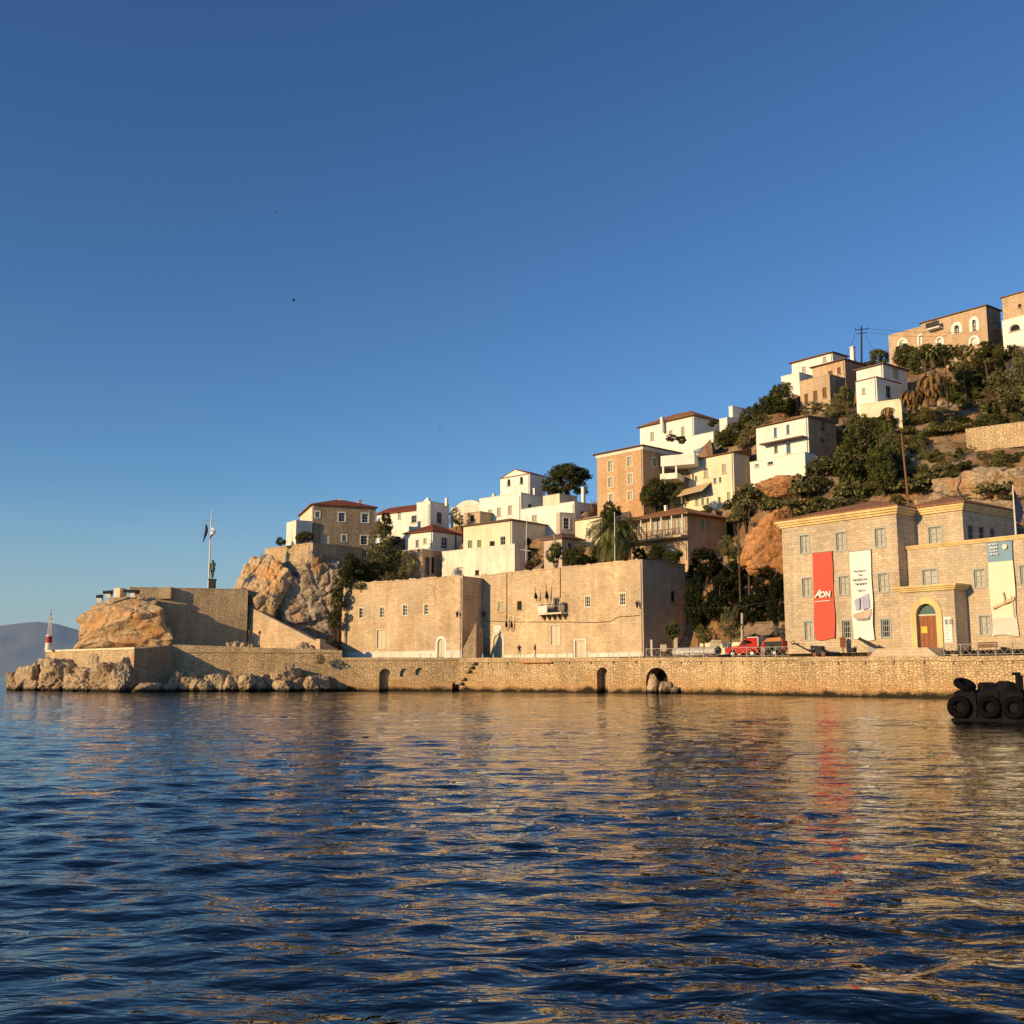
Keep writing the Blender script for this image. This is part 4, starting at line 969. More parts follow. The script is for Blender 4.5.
h15 = house('tiled_house', 'low house with an orange tiled roof and a posted verandah right of the palm', 'house', 688, E(660), 556, 514.6, xl=628, xr=727, Y=137.5, wall='peach_stone', roof=('hip', 'tile_orange', 1.7, 1.0), ops=[
    ('f', 652, 519.4, 660, 534, 'shut_pale'), ('f', 663.6, 519, 671, 534, 'shut_pale'), ('f', 674, 518, 682, 533.6, 'shut_pale'), ('f', 638, 521.6, 646, 534, 'shut_pale'), ('s', 700, 520, 704, 530, 'shut_pale'), ('s', 706, 520, 710, 530, 'shut_pale')])
_, zfl = h15.f(688, 535.6); mb = MB(); mb.bx(h15.p, -h15.w, .3, -1.6, -.02, zfl-.25, zfl)
ver = mk('verandah', mb, M['peach_stone'], h15.root)
for k in range(6):
    a = -h15.w*.86*k/5
    mk('post', MB().bx(h15.p, a-.07, a+.07, -.98, -.84, zfl+.001, h15.zt-.02), M['white_wood'], ver)
mb = MB(); mb.bx(h15.p, -h15.w, .2, -1.5, -1.44, zfl+.85, zfl+.92)
for k in range(40): a = -h15.w*k/39.5; mb.bx(h15.p, a-.02, a+.02, -1.49, -1.45, zfl, zfl+.85)
mk('railing', mb, M['brown_wood'], ver)
chimney(h15, 666, 506.4, 515, 2.4, dd=3)
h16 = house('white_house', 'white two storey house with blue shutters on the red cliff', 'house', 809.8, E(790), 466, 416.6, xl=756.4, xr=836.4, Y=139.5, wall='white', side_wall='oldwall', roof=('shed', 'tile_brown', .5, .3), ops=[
    ('f', 773.8, 427.6, 776.8, 437.4, 'shut_blue'), ('f', 786.4, 424.6, 789.4, 434, 'shut_blue'), ('f', 774.2, 446, 777.6, 452.8, 'darkwin'), ('f', 786.4, 443.4, 790.6, 453.4, 'shut_blue'), ('s', 821, 420.8, 825.8, 431.6, 'darkwin'), ('s', 820, 438.4, 825.8, 443.4, 'darkwin')])
a0, a1, z0, z1 = h16.rect(765, 440, 808, 444)
zl, zr = h16.f(765, 446)[1], h16.f(808, 436.6)[1]
mk('porch_roof', MB().bx(h16.p, a0, a1, -1.3, -.02, (zl+zr)/2-.08, (zl+zr)/2+.06), M['tile_brown'], h16.root)
house('white_annex', 'low white block with a blue window at the foot of the blue-shuttered house', 'annex', 806, E(790), 482, 455, xl=750, depth=2.2, Y=136.4, dig=.8, wall='white', ops=[('f', 754.6, 460.4, 758.8, 467, 'bluewin'), ('f', 767.4, 459, 773, 464.8, 'darkwin')])
h17 = house('white_house', 'white house with a tan roof on the skyline left of the utility pole', 'house', 834, E(810), 390, 352.4, xl=792, xr=847, Y=165, wall='white', roof=('hip', 'tile_orange', .6, .35), ops=[('f', 801.8, 366.6, 805.8, 372.4, 'shut_pale'), ('f', 823, 356.6, 826.4, 361.8, 'shut_pale')])
house('white_annex', 'low white annex at the left end of the skyline house near the dark trees', 'annex', 800, E(800), 396, 374.4, xl=781.4, depth=4, Y=162.5, wall='white')
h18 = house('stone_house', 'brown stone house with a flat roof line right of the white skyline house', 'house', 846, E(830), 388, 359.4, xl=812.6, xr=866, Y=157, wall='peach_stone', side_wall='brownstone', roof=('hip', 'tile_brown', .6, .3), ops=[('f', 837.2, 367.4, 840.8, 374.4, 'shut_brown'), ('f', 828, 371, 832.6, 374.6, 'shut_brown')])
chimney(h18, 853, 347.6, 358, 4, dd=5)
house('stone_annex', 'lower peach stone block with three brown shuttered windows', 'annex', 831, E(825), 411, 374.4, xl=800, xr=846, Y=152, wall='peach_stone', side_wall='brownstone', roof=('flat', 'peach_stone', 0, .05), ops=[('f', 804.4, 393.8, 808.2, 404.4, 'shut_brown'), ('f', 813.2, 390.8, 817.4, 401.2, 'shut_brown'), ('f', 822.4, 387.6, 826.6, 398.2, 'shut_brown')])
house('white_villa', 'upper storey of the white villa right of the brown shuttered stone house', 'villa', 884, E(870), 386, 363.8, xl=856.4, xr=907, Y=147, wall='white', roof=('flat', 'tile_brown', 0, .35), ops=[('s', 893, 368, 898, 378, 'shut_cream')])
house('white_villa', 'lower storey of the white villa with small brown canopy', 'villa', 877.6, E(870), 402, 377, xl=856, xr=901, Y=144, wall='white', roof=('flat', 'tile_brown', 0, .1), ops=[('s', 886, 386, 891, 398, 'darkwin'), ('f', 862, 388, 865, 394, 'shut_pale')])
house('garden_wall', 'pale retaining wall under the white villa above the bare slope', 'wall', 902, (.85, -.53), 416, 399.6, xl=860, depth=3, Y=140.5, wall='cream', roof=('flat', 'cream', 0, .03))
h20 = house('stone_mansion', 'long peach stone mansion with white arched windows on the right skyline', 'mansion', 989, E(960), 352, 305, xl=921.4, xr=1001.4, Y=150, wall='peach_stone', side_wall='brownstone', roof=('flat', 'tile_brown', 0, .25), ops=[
    ('f', 932.6, 320.6, 937.2, 328.6, 'darkwin', 'door'), ('f', 954.2, 325, 959.2, 333.4, 'archwin'), ('f', 972.4, 319.6, 976, 331, 'archwin'), ('f', 937.4, 338, 942, 346, 'archblind'), ('f', 970.6, 337.4, 977.6, 345, 'archblind'), ('s', 993, 322, 997, 329, 'shut_pale')])
a0, a1, z0, z1 = h20.rect(929.6, 328.6, 943, 331)
bl = mk('balcony', MB().bx(h20.p, a0, a1, -1.0, -.01, z1-.2, z1), M['white'], h20.root)
mk('railing', MB().bx(h20.p, a0, a1, -1.0, -.95, z1+.002, z1+.8), M['iron'], bl)
B2 = house('stone_wing', 'lower left wing of the skyline stone mansion with blind arches and a white dome', 'mansion', 924, E(930), 364, 326.4, xl=888.8, depth=8, Y=h20.p(-h20.w-.05,.6,0).y+.9, wall='peach_stone', roof=('flat', 'peach_stone', 0, .04), ops=[('f', 899, 340, 906, 348, 'archblind'), ('f', 919, 335.4, 923.4, 344.4, 'archblind')])
a, _ = B2.f(906.6, 328, 3); c = B2.p(a, 3.2, B2.zt+.14)
mk('dome', MB().lathe(c, [(1.15*math.cos(t_*math.pi/18), .85*math.sin(t_*math.pi/18)) for t_ in range(0, 9)], 18), M['white'], B2.root, smooth=True)
h21 = house('hill_house', 'orange and white house cut by the right edge on the skyline', 'house', 1046, E(1010), 345, 286, xl=1003, depth=8, Y=141, wall='peach_stone', roof=('flat', 'tile_brown', 0, .2), ops=[('f', 1018, 304, 1021, 308, 'hole')])
house('white_annex', 'white arched terrace below the orange house at the right edge', 'annex', 1044, E(1010), 350, 313, xl=1002.6, depth=2.5, Y=138.2, wall='white', ops=[('f', 1009, 324, 1020, 331, 'archdark')])
house('retaining_wall', 'long sunlit retaining wall across the bare slope at right', 'wall', 1060, (.80, -.60), 427, 418, xl=965, depth=1.2, Y=122.5, wall='bastion', roof=('flat', 'bastion', 0, .03), pad=False, dig=1.7)
# ================================================================== quay
Q = [(172, 135.5), (342, 137.5), (460, 136), (672, 118.6), (800, 105), (940, 93), (1100, 79)]
QP = [xy(px, d) for px, d in Q]; QT = [5.65, 5.0, 4.07, 3.8, 3.65, 3.47, 3.35]; QT2 = [5.65, 4.13, 4.07, 3.8, 3.65, 3.47, 3.35]
quay = thing('quay_wall', (QP[3].x, QP[3].y, 0), 'long rough stone quay wall with arched niches along the water', 'quay wall')
holes = {2: [(379, 668.6, 391, 695, True, .8), (400, 668.6, 408.4, 677, True, .3), (415.4, 667.8, 424, 675, True, .3), (452, 682, 459, 696, True, 1.2)],
         3: [(597, 667.4, 608, 700, True, 1.1), (646, 667.6, 668, 700, True, 2.2)], 4: [], 5: [], 6: []}
inner = MB(); wallm = MB(); cope = MB(); scup = MB()
for i in range(1, len(QP)):
    a, b = QP[i-1], QP[i]; e = (b-a).normalized(); L_ = (b-a).length
    Bq = Blk(0, 0, 1, e); Bq.O = b
    zt = min(QT[i-1] if i == 1 else QT2[i-1], QT[i] if i == 1 else QT2[i]) - .32
    hs = []
    for h in holes.get(i, []):
        s0, s1, z0, z1 = Bq.rect(*h[:4]); hs.append((s0, s1, -1.0 if h[3] > 690 else z0, z1, True, h[5]))
    wm = MB() if i == 1 else wallm
    wall_panel(wm, Bq.p, -L_, 0, -1.0, zt, hs)
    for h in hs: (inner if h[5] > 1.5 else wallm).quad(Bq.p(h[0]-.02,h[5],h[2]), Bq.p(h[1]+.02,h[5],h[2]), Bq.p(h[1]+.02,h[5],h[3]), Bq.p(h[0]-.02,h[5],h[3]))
    zl, zr = (QT[i-1], QT[i]) if i == 1 else (QT2[i-1], QT2[i])
    cm = cope
    cm.box8([Bq.p(-L_+.004,-.12,zt), Bq.p(-.004,-.12,zt), Bq.p(-.004,.5,zt), Bq.p(-L_+.004,.5,zt), Bq.p(-L_+.004,-.12,zl), Bq.p(-.004,-.12,zr), Bq.p(-.004,.5,zr), Bq.p(-L_+.004,.5,zl)])
    if i > 2:
        n = int(L_/2.7)
        for k in range(n): s = -L_+ (k+.5)*L_/n; scup.bx(Bq.p, s-.045, s+.045, -.14, -.002, zt-.28, zt-.01)
    if i == 1: mk('sea_wall', wm, M['rubble'], None, 'rough sea wall above boulders, joining the bastion to the quay', 'wall', loc=(a.x, a.y, 0))
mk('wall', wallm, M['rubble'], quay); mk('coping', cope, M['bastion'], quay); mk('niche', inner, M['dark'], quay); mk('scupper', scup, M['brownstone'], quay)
def quay_at(px, back=0.0):
    """point on the quay edge seen in column px, set back from the edge; its height and the edge direction"""
    for i in range(1, len(Q)):
        if px <= Q[i][0] or i == len(Q)-1:
            a, b = QP[i-1], QP[i]; e = (b-a).normalized(); nb = Vector((-e.y, e.x)); a2 = a+nb*back
            r = Vector((ray(px, 657)[0], 1)); k = a2.dot(nb)/r.dot(nb); p = r*k; t_ = (p-a2).dot(e)/(b-a).length
            return Vector((p.x, p.y, QT2[i-1]+(QT2[i]-QT2[i-1])*t_)), e
# promenade behind the edge
mb = MB()
for i in range(2, len(QP)):
    a, b = QP[i-1], QP[i]; e = (b-a).normalized(); nb = Vector((-e.y, e.x)); w_ = 14
    za, zb = QT2[i-1]-.012, QT2[i]-.012
    a0, b0 = a+nb*.5, b+nb*.5; a1 = a+nb*w_; b1 = b+nb*w_
    mb.quad((a0.x,a0.y,za+.0), (b0.x,b0.y,zb), (b1.x,b1.y,zb), (a1.x,a1.y,za))
mk('pavement', mb, M['concrete'], None, kind='structure')
# projecting mooring steps in the quay wall
Bq = Blk(0, 0, 1, QP[3]-QP[2]); Bq.O = QP[2]; 
r = thing('mooring_steps', Bq.p(1.5, -.3, 0), 'stone mooring steps jutting from the quay wall below the stair gap', 'steps')
for k, (px, py) in enumerate(((474, 664), (471.4, 668), (468.4, 672), (463.4, 679.6), (460.6, 684))):
    s, z = Bq.f(px, py); mk('step', MB().bx(Bq.p, s-.45, s+.45, -.55, -.003, z-.05, z+.22), M['brownstone'], r)
# rusty mooring rail on the wall
s0, z = Bq.f(523, 662.6); s1, _ = Bq.f(553, 662.6)
mk('rail', MB().tube([Bq.p(s0,-.25,z), Bq.p(s1,-.25,z)], .10, 6), M['orange_tarp'], None, 'long rust orange bar fixed along the quay wall under the sandstone house', 'bar', loc=Bq.p(s0,-.25,z))
# ------------------------------------------------------------------ railings of the promenade
RAIL = plain('railing_paint', (.36, .33, .29), .6); 
def railing(p, q, label, group):
    r = thing('railing', p, label, 'railing', group)
    d = (q-p); L_ = Vector((d.x, d.y)).length; e = Vector((d.x, d.y)).normalized(); nb = Vector((-e.y, e.x))
    fn = lambda a, dd, z: Vector((p.x+e.x*a+nb.x*dd, p.y+e.y*a+nb.y*dd, p.z+z+d.z*a/L_))
    mb = MB(); n = max(2, round(L_/.95))
    mb.bx(fn, 0, .07, -.035, .035, 0, 1.0)
    mk('post', mb, RAIL, r)
    mb = MB(); mb.bx(fn, .07, L_, -.025, .025, .93, .98); mb.bx(fn, .07, L_, -.02, .02, .12, .16)
    mk('rail', mb, RAIL, r)
    mb = MB()
    for k in range(n):
        a, b = .07+(L_-.07)*k/n, .07+(L_-.07)*(k+1)/n
        mb.tube([fn(a,-.02,.17), fn(b,-.02,.92)], .02, 4, False); mb.tube([fn(a,.02,.92), fn(b,.02,.17)], .02, 4, False)
    mk('lattice', mb, RAIL, r)
xs = list(np.linspace(646, 790, 11)) 
for a, b in zip(xs, xs[1:]):
    if abs(a-718) < 1 : continue
    railing(quay_at(a, .55)[0], quay_at(b, .55)[0], 'pale lattice railing panel on the quay in front of the parked vehicles', 'lattice railing panels on the quay')
xs = list(np.linspace(944, 1030, 6))
for a, b in zip(xs, xs[1:]): railing(quay_at(a, .55)[0], quay_at(b, .55)[0], 'pale lattice railing panel on the quay right of the museum porch', 'lattice railing panels by the porch')
# ================================================================== bastion at the point
Bc = xy(132.5, 130, 690); Ba = Bc - Vector((.75, -.66)).normalized()*21.8; W0 = QP[0]
def side_frame(a, b): 
    B = Blk(0, 0, 1, b-a); B.O = b; return B
bast = thing('bastion', (Bc.x, Bc.y, 0), 'pale stone bastion at the point, one face sunlit and one in shade', 'bastion')
F1 = side_frame(Ba, Bc); F2 = side_frame(Bc, W0); L1 = (Bc-Ba).length; L2 = (W0-Bc).length
zt = 4.95; mb = MB()
wall_panel(mb, F1.p, -L1, 0, -1, zt, []); mb.quad(*[Vector((v.x, v.y, z)) for v, z in ((Bc,-1),(W0,-1),(W0,5.6),(Bc,zt))])
Bz = Ba + Vector((12, 20)); mb.quad(*[Vector((v.x, v.y, z)) for v, z in ((Ba,-1),(Bz,-1),(Bz,5.6),(Ba,zt))])
mb.quad(Vector((Ba.x,Ba.y,zt)), Vector((Bc.x,Bc.y,zt)), Vector((W0.x,W0.y,5.6)), Vector((Bz.x,Bz.y,5.6)))
mb.quad(Vector((W0.x,W0.y,5.597)), Vector((W0.x+4,W0.y+22,5.597)), Vector((Bz.x,Bz.y+4,5.597)), Vector((Bz.x,Bz.y,5.597)))
mk('wall', mb, M['bastion'], bast)
mk('coping', MB().bx(F1.p, -L1, .1, -.1, .6, zt+.003, zt+.22), M['cream'], bast)
mb = MB(); 
mk('step_block', MB().bx(F1.p, -L1-1.3, -L1-.01, -.3, 3, -1, zt-.85), M['bastion'], bast)
def rockobj(name, c, dims, seed, mat, sub=4, amp=.28, freq=1.0, label=None, cat=None, group=None, flat=0.0, parent=None, kind=None, rz=None, power=2.6, skirt=0.0, strata=.35, npl=None):
    """broken rock: a few flat fracture faces, ledges and cracks"""
    import bmesh
    bm = bmesh.new(); bmesh.ops.create_icosphere(bm, subdivisions=sub, radius=1); rs = random.Random(seed)
    off = Vector((rs.uniform(-50, 50), rs.uniform(-50, 50), rs.uniform(-50, 50))); rot = Matrix.Rotation(rs.uniform(0, 6.28) if rz is None else rz, 3, 'Z')
    npl = npl or int(13+9*freq); PL = []
    for i in range(npl):
        v = Vector((rs.gauss(0, 1), rs.gauss(0, 1), rs.gauss(0, .75))).normalized(); PL.append((v, rs.uniform(.72, .98)))
    PL.append((Vector((0, 0, 1)), .92)); tilt = Vector((rs.uniform(-.4, .4), rs.uniform(-.4, .4), 1))
    pw = 1+ (power-2)*.5
    for v in bm.verts:
        n = v.co.normalized(); q = n.copy()
        # squarish body
        k = (abs(n.x)**power+abs(n.y)**power+abs(n.z)**power)**(-1/power); k = 1+(k-1)*.6
        best = 9
        for p_, d_ in PL:
            dd = n.dot(p_)
            if dd > .12: best = min(best, d_/dd)
        r_ = min(best*1.12, 1.42*k)
        P = n*r_*freq*1.5+off
        lv = P.dot(tilt)*2.4 + noise.noise(P*.9)*1.1; led = (lv-math.floor(lv))                  # ledges along tilted beds
        d = noise.voronoi(P*1.25)[0]; crack = min(.22, d[1]-d[0])/.22
        h = (led-.5)*strata + (crack-1)*.30 + noise.fractal(P*2.6, 1, 2.1, 5)*.25 - abs(noise.noise(P*.9))*.35
        r_ *= 1+amp*h*1.1
        q = n*r_
        if skirt and n.z < .25:
            hl = max(.25, math.hypot(n.x, n.y)); w_ = min(1, (.25-n.z)/.3); f = (1-w_)+w_*min(1.5, 1/hl)
            q = Vector((q.x*f, q.y*f, q.z)); q.x *= 1+skirt*(.25-n.z); q.y *= 1+skirt*(.25-n.z)*.6
        q = rot @ q; v.co = Vector((q.x*dims[0], q.y*dims[1], q.z*dims[2]))
    me = bpy.data.meshes.new(name); bm.to_mesh(me); bm.free(); me.materials.append(mat)
    o = bpy.data.objects.new(name, me); C.objects.link(o); o.location = c
    if parent: o.parent = parent; o.location = Vector(c)-root_loc(parent)
    return tag(o, label, cat, group, kind)
# the great rock on the bastion
c = at(124, 622, 154)
rockobj('rock_outcrop', (c.x, c.y, c.z-.3), (5.3, 4.4, 4.1), 11, M['rock_orange'], 6, .15, 1.0, 'huge orange and grey rock outcrop standing on the bastion at the point', 'rock', rz=.2, power=4.5, skirt=.10, strata=.06, npl=16)
c = at(158, 622, 156.6)
rockobj('rock_outcrop', (c.x, c.y, c.z-.3), (2.7, 3.3, 3.8), 14, M['rock'], 6, .28, 1.3, 'rougher grey rock shoulder on the right side of the huge orange outcrop', 'rock', rz=.2, skirt=.1, npl=14)
# low parapet and guns on the rock
gp = Blk(172, 592, 154.2, (.97, -.24))
def block(B, x0, y0, x1, y1, d0, d1, mat, name, label, cat, group=None):
    s0, s1, z0, z1 = B.rect(x0, y0, x1, y1)
    return mk(name, MB().bx(B.p, s0, s1, d0, d1, z0, z1), mat, None, label, cat, group, loc=B.p((s0+s1)/2, (d0+d1)/2, z0))
block(gp, 139.4, 587.6, 172, 599, -.3, .6, M['oldwall'], 'parapet', 'low stone parapet on top of the great rock, right of the guns', 'wall')
block(gp, 119, 588.6, 125, 598, -1.2, .4, M['cream'], 'parapet', 'short cream parapet block between the two larger cannons', 'wall')
def cannon(px, py, lpx, label, tilt=.06, flip=-1):
    p = at(px, py, 151.4); L_ = lpx*152/F; ax = Vector((flip*math.cos(tilt), -.15, math.sin(tilt))).normalized()
    r = thing('cannon', p-Vector((0,0,.75)), label, 'cannon', 'cannons on the great rock')
    prof = [(0,.30),(.08,.36),(.1,.30),(.45,.26),(.5,.29),(.55,.25),(.92,.18),(.95,.25),(1,.24)]
    mk('barrel', MB().tube([p-ax*L_*.5+ax*L_*t_ for t_, _ in prof], [q for _, q in prof], 10), M['iron'], r)
    mb = MB()
    for k in (-.28, .28):
        cc = p-ax*L_*.12+Vector((0, k, -.5)); mb.box(cc.x-.32, cc.x+.32, cc.y-.09, cc.y+.09, cc.z-.3, cc.z+.28)
    mk('carriage', mb, M['white_wood'], r)
    return r
cannon(131.5, 591.4, 15, 'long black cannon beside the stone parapet on the great rock'); cannon(108, 592.4, 9, 'black cannon on a white carriage, middle one on the great rock', .02); cannon(99.6, 596.6, 6, 'small black cannon nearest the left edge of the great rock', .03)
# rocks at the foot of the bastion and along the sea wall
t_b = random.Random(4)
def boulder(px, y0, y1, wpx, Y, seed, label, group, mat='rock', sub=4, amp=.22):
    c = at(px, (y0+y1)/2, Y); k = Y/F; h = (y1-y0)*k/2; c.z = max((EYE+ray(px,y0)[1]*Y + EYE+ray(px,y1)[1]*Y)/2, .0)
    rockobj('boulder', c, (wpx*k/2*1.1, wpx*k/2*1.1, h*1.18), seed, M[mat], sub, amp, .8, label, 'boulder', group, power=3.2, npl=9)
G1 = 'boulders at the foot of the bastion'
for i, (px, y0, y1, w_, dY) in enumerate(((66, 662, 694, 30, -.5), (88, 670, 695, 26, -.8), (112, 666, 695, 26, -.6), (126, 660, 694, 20, -.2), (48, 660, 694, 20, .4), (76, 676, 696, 18, -2), (102, 680, 696, 14, -2), (55, 678, 696, 14, -1.6), (95, 655, 680, 12, .6))):
    s = ((F1.f(px, 690)[0])); p = F1.p(s, 0, 0)
    boulder(px, y0, y1, w_, p.y-.2+dY, 30+i, 'ochre boulder lodged against the sunlit foot of the bastion', G1, sub=5)
G2 = 'boulders off the tip of the bastion'
for i, (px, y0, y1, w_, Y) in enumerate(((34, 667, 695, 15, 143), (25, 669, 695, 14, 143.5), (16, 674, 695, 13, 144), (30, 682, 695, 16, 141.6), (20, 684, 695, 14, 141.6), (11, 684, 694, 8, 144))):
    boulder(px, y0, y1, w_, Y, 60+i, 'brown boulder heaped in the water off the left tip of the bastion', G2)
G3 = 'boulders below the rough sea wall'
rs = random.Random(8)
for i in range(26):
    px = 176+i*5.9+rs.uniform(-2, 2); h = rs.uniform(9, 19) if px < 330 else rs.uniform(5, 10)
    boulder(px, 692-h, 693, rs.uniform(10, 18), lerp_tab([(172, 134.6), (342, 136.6)], px)-rs.uniform(-.5, 2.0), 90+i, 'jagged boulder in the row along the water below the rough sea wall', G3, sub=4, amp=.24)
boulder(291, 670, 692, 16, 135.5, 130, 'largest ochre boulder leaning on the sea wall near the thin pole', None)
for px, Y, s_ in ((180, 134.5, 131), (152, 131.6, 132), (166, 133.4, 133), (142, 130, 134)): boulder(px, 684, 695, 14, Y, s_, 'dark boulder at the shaded foot of the bastion', 'boulders at the shaded foot of the bastion')
boulder(654, 676, 693, 10, 119.6, 140, 'pale rock slab fallen inside the right quay arch', None); boulder(664, 683, 694, 10, 118.6, 141, 'dark rock in the mouth of the right quay arch', None); boulder(675, 687, 694, 7, 117.6, 142, 'small dark rock just right of the quay arches', None, sub=3)
# beacon
c = at(48.5, 649, 142.5); c.z = zt+.2
r = thing('harbour_beacon', c, 'small white beacon with a red band and lattice mast on the bastion', 'beacon'); r.scale = (.72, .72, .72)
k = 133.5/F
mk('tower', MB().lathe(c, [(.62,0),(.55,1.3)], 14), M['white'], r); mk('red_band', MB().lathe(c, [(.56,1.301),(.50,2.4)], 14), M['red'], r); mk('collar', MB().lathe(c, [(.56,2.401),(.56,2.62),(.1,2.7)], 14), M['white'], r)
mb = MB(); h0, h1_ = 2.62, 6.3
for q in range(4):
    t_ = math.pi/4+q*math.pi/2; t2 = t_+math.pi/2
    A0 = Vector((.38*math.cos(t_), .38*math.sin(t_), h0)); A1 = Vector((.14*math.cos(t_), .14*math.sin(t_), h1_)); B0 = Vector((.38*math.cos(t2), .38*math.sin(t2), h0)); B1 = Vector((.14*math.cos(t2), .14*math.sin(t2), h1_))
    mb.tube([c+A0, c+A1], .04, 4)
    for j in range(5):
        f = lambda P0, P1, u: P0+(P1-P0)*u
        mb.tube([c+f(A0,A1,j/5), c+f(B0,B1,(j+1)/5)], .025, 4); mb.tube([c+f(A0,A1,(j+1)/5), c+f(B0,B1,(j+1)/5)], .025, 4)
mk('lattice_mast', mb, M['white_wood'], r)
mb = MB().tube([c+Vector((0,0,h1_-.1)), c+Vector((0,0,h1_+.9))], .06, 6).lathe(c+Vector((0,0,h1_)), [(.22,-.05),(.22,.05)], 10); mb.box(c.x-.45, c.x+.45, c.y-.04, c.y+.04, c.z+5.5, c.z+5.58)
mk('lamp', mb, M['grey_metal'], r)
# ------------------------------------------------------------------ long rampart, stair wall and bluff
ramp = house('rampart', 'long brown rubble rampart behind the rock outcrop, topped by a statue', 'wall', 246, (.968, .25), 652, 590, xl=128, depth=7, Y=157.5, wall='bastion', roof=('flat', 'bastion', 0, .03), pad=False)
sw = Blk(316, 650, 152, (.86, -.51)); sL, zL = sw.f(246, 605); _, zR = sw.f(316, 641); zb = 3.9
r = thing('stair_wall', sw.p(sL/2, 0, zb), 'sunlit sloping stair wall descending from the rampart to the promenade', 'wall')
p4 = [sw.p(sL,0,zb), sw.p(0,0,zb), sw.p(0,0,zR), sw.p(sL,0,zL), sw.p(sL,.7,zb), sw.p(0,.7,zb), sw.p(0,.7,zR), sw.p(sL,.7,zL)]
mk('wall', MB().add(p4, [(0,1,2,3),(7,6,5,4),(0,4,5,1),(1,5,6,2),(2,6,7,3),(3,7,4,0)]), M['ashlar'], r)
mk('end_pier', MB().bx(sw.p, .01, .8, -.15, 1.0, zb, zR+.25), M['ashlar'], r)
mb = MB(); n = 26
for i in range(n):
    a0, a1 = sL+(0-sL)*i/n, sL+(0-sL)*(i+1)/n; z1 = zL+(zR-zL)*(i+1)/n-.9; mb.bx(sw.p, a0, a1, .71, 4.5, zb-.1, z1)
mk('steps', mb, M['pinkish'], r)
cl = rockobj('cliff', at(301, 612, 163.5), (6.5, 4.5, 6.2), 21, M['rock_grey'], 6, .3, 1.0, kind='structure', rz=.4, power=3, strata=.2, npl=16)
o = rockobj('cliff', at(266, 592, 163), (3.9, 3.6, 5.2), 22, M['rock_orange'], 6, .18, .9, kind='structure', rz=.3, strata=.15, npl=11)
o = rockobj('cliff', at(330, 626, 164), (3.6, 2.8, 4.8), 23, M['rock_grey'], 6, .3, .9, kind='structure', rz=.3, strata=.2, npl=11)
o = rockobj('cliff', at(324, 580, 163), (4.2, 3.2, 4.8), 24, M['rock_grey'], 6, .3, .9, kind='structure', rz=.8, strata=.2, npl=11)
for px, py, h, l in ((249, 650, 18, 'slim lamp post nearest the rampart, before the stair wall'), (259, 650, 17, 'slim lamp post second from the rampart, before the stair wall')):
    p = at(px, py, 148.5); p.z = 3.95; top = at(px, py-h, 148.5)
    r = thing('lamp_post', p, l, 'lamp post', 'lamp posts before the stair wall')
    mk('post', MB().tube([p, Vector((p.x, p.y, top.z-.3))], [.07, .05], 6), M['brown_wood'], r)
    mk('lantern', MB().lathe((p.x, p.y, top.z), [(.06,-.3),(.2,.1),(.22,.14),(.05,.3)], 6), M['brown_wood'], r)
p = at(284, 676, 136.4); top = at(286.4, 662, 136.4)
mk('pole', MB().tube([p-Vector((0,0,.8)), top], .06, 6), M['brown_wood'], None, 'thin leaning pole standing at the rough sea wall', 'pole', loc=p-Vector((0,0,.8)))
for i, (px, py, w_) in enumerate(((236, 645.6, 7), (244, 647, 7), (250, 648, 6), (229, 647, 6))): 
    c = at(px, py, 150.5); rockobj('boulder', (c.x, c.y, c.z-.1), (w_*.07*1.2, .8, .75), 150+i, M['rock'], 3, .35, 1.2, 'loose pale rock piled on the promenade at the foot of the rampart', 'boulder', 'rocks piled at the foot of the rampart')
for i, (px, py, w_) in enumerate(((303, 646, 10), (311, 649, 8), (297, 650, 8))):
    c = at(px, py, 147.5); rockobj('boulder', (c.x, c.y, c.z-.1), (w_*.075, .9, w_*.075), 160+i, M['rock'], 4, .3, 1.2, 'rounded ochre rock at the low end of the stair wall', 'boulder', 'rocks at the low end of the stair wall')
# ------------------------------------------------------------------ statue and flagstaff on the rampart
def skin_mesh(name, joints, edges, mat_list, parent=None, loc=None, sub=2):
    """one continuous surface grown over a jointed skeleton"""
    names = list(joints); me = bpy.data.meshes.new('skeleton'); me.from_pydata([joints[n][0] for n in names], [(names.index(a), names.index(b)) for a, b in edges], [])
    o = bpy.data.objects.new('skeleton', me); C.objects.link(o); o.modifiers.new('s', 'SKIN')
    if not me.skin_vertices: me.skin_vertices.new()
    for i, n in enumerate(names):
        rr_ = joints[n][1]; me.skin_vertices[0].data[i].radius = rr_ if isinstance(rr_, tuple) else (rr_, rr_)
        me.skin_vertices[0].data[i].use_root = (i == 0)
    md = o.modifiers.new('u', 'SUBSURF'); md.levels = sub; md.render_levels = sub
    dg = bpy.context.evaluated_depsgraph_get(); m2 = bpy.data.meshes.new_from_object(o.evaluated_get(dg)); m2.name = name
    bpy.data.objects.remove(o); m2.materials.clear()
    for m in mat_list: m2.materials.append(m)
    for p in m2.polygons: p.use_smooth = True
    ob = bpy.data.objects.new(name, m2); C.objects.link(ob)
    if parent: ob.parent = parent
    if loc is not None: ob.location = loc
    return ob
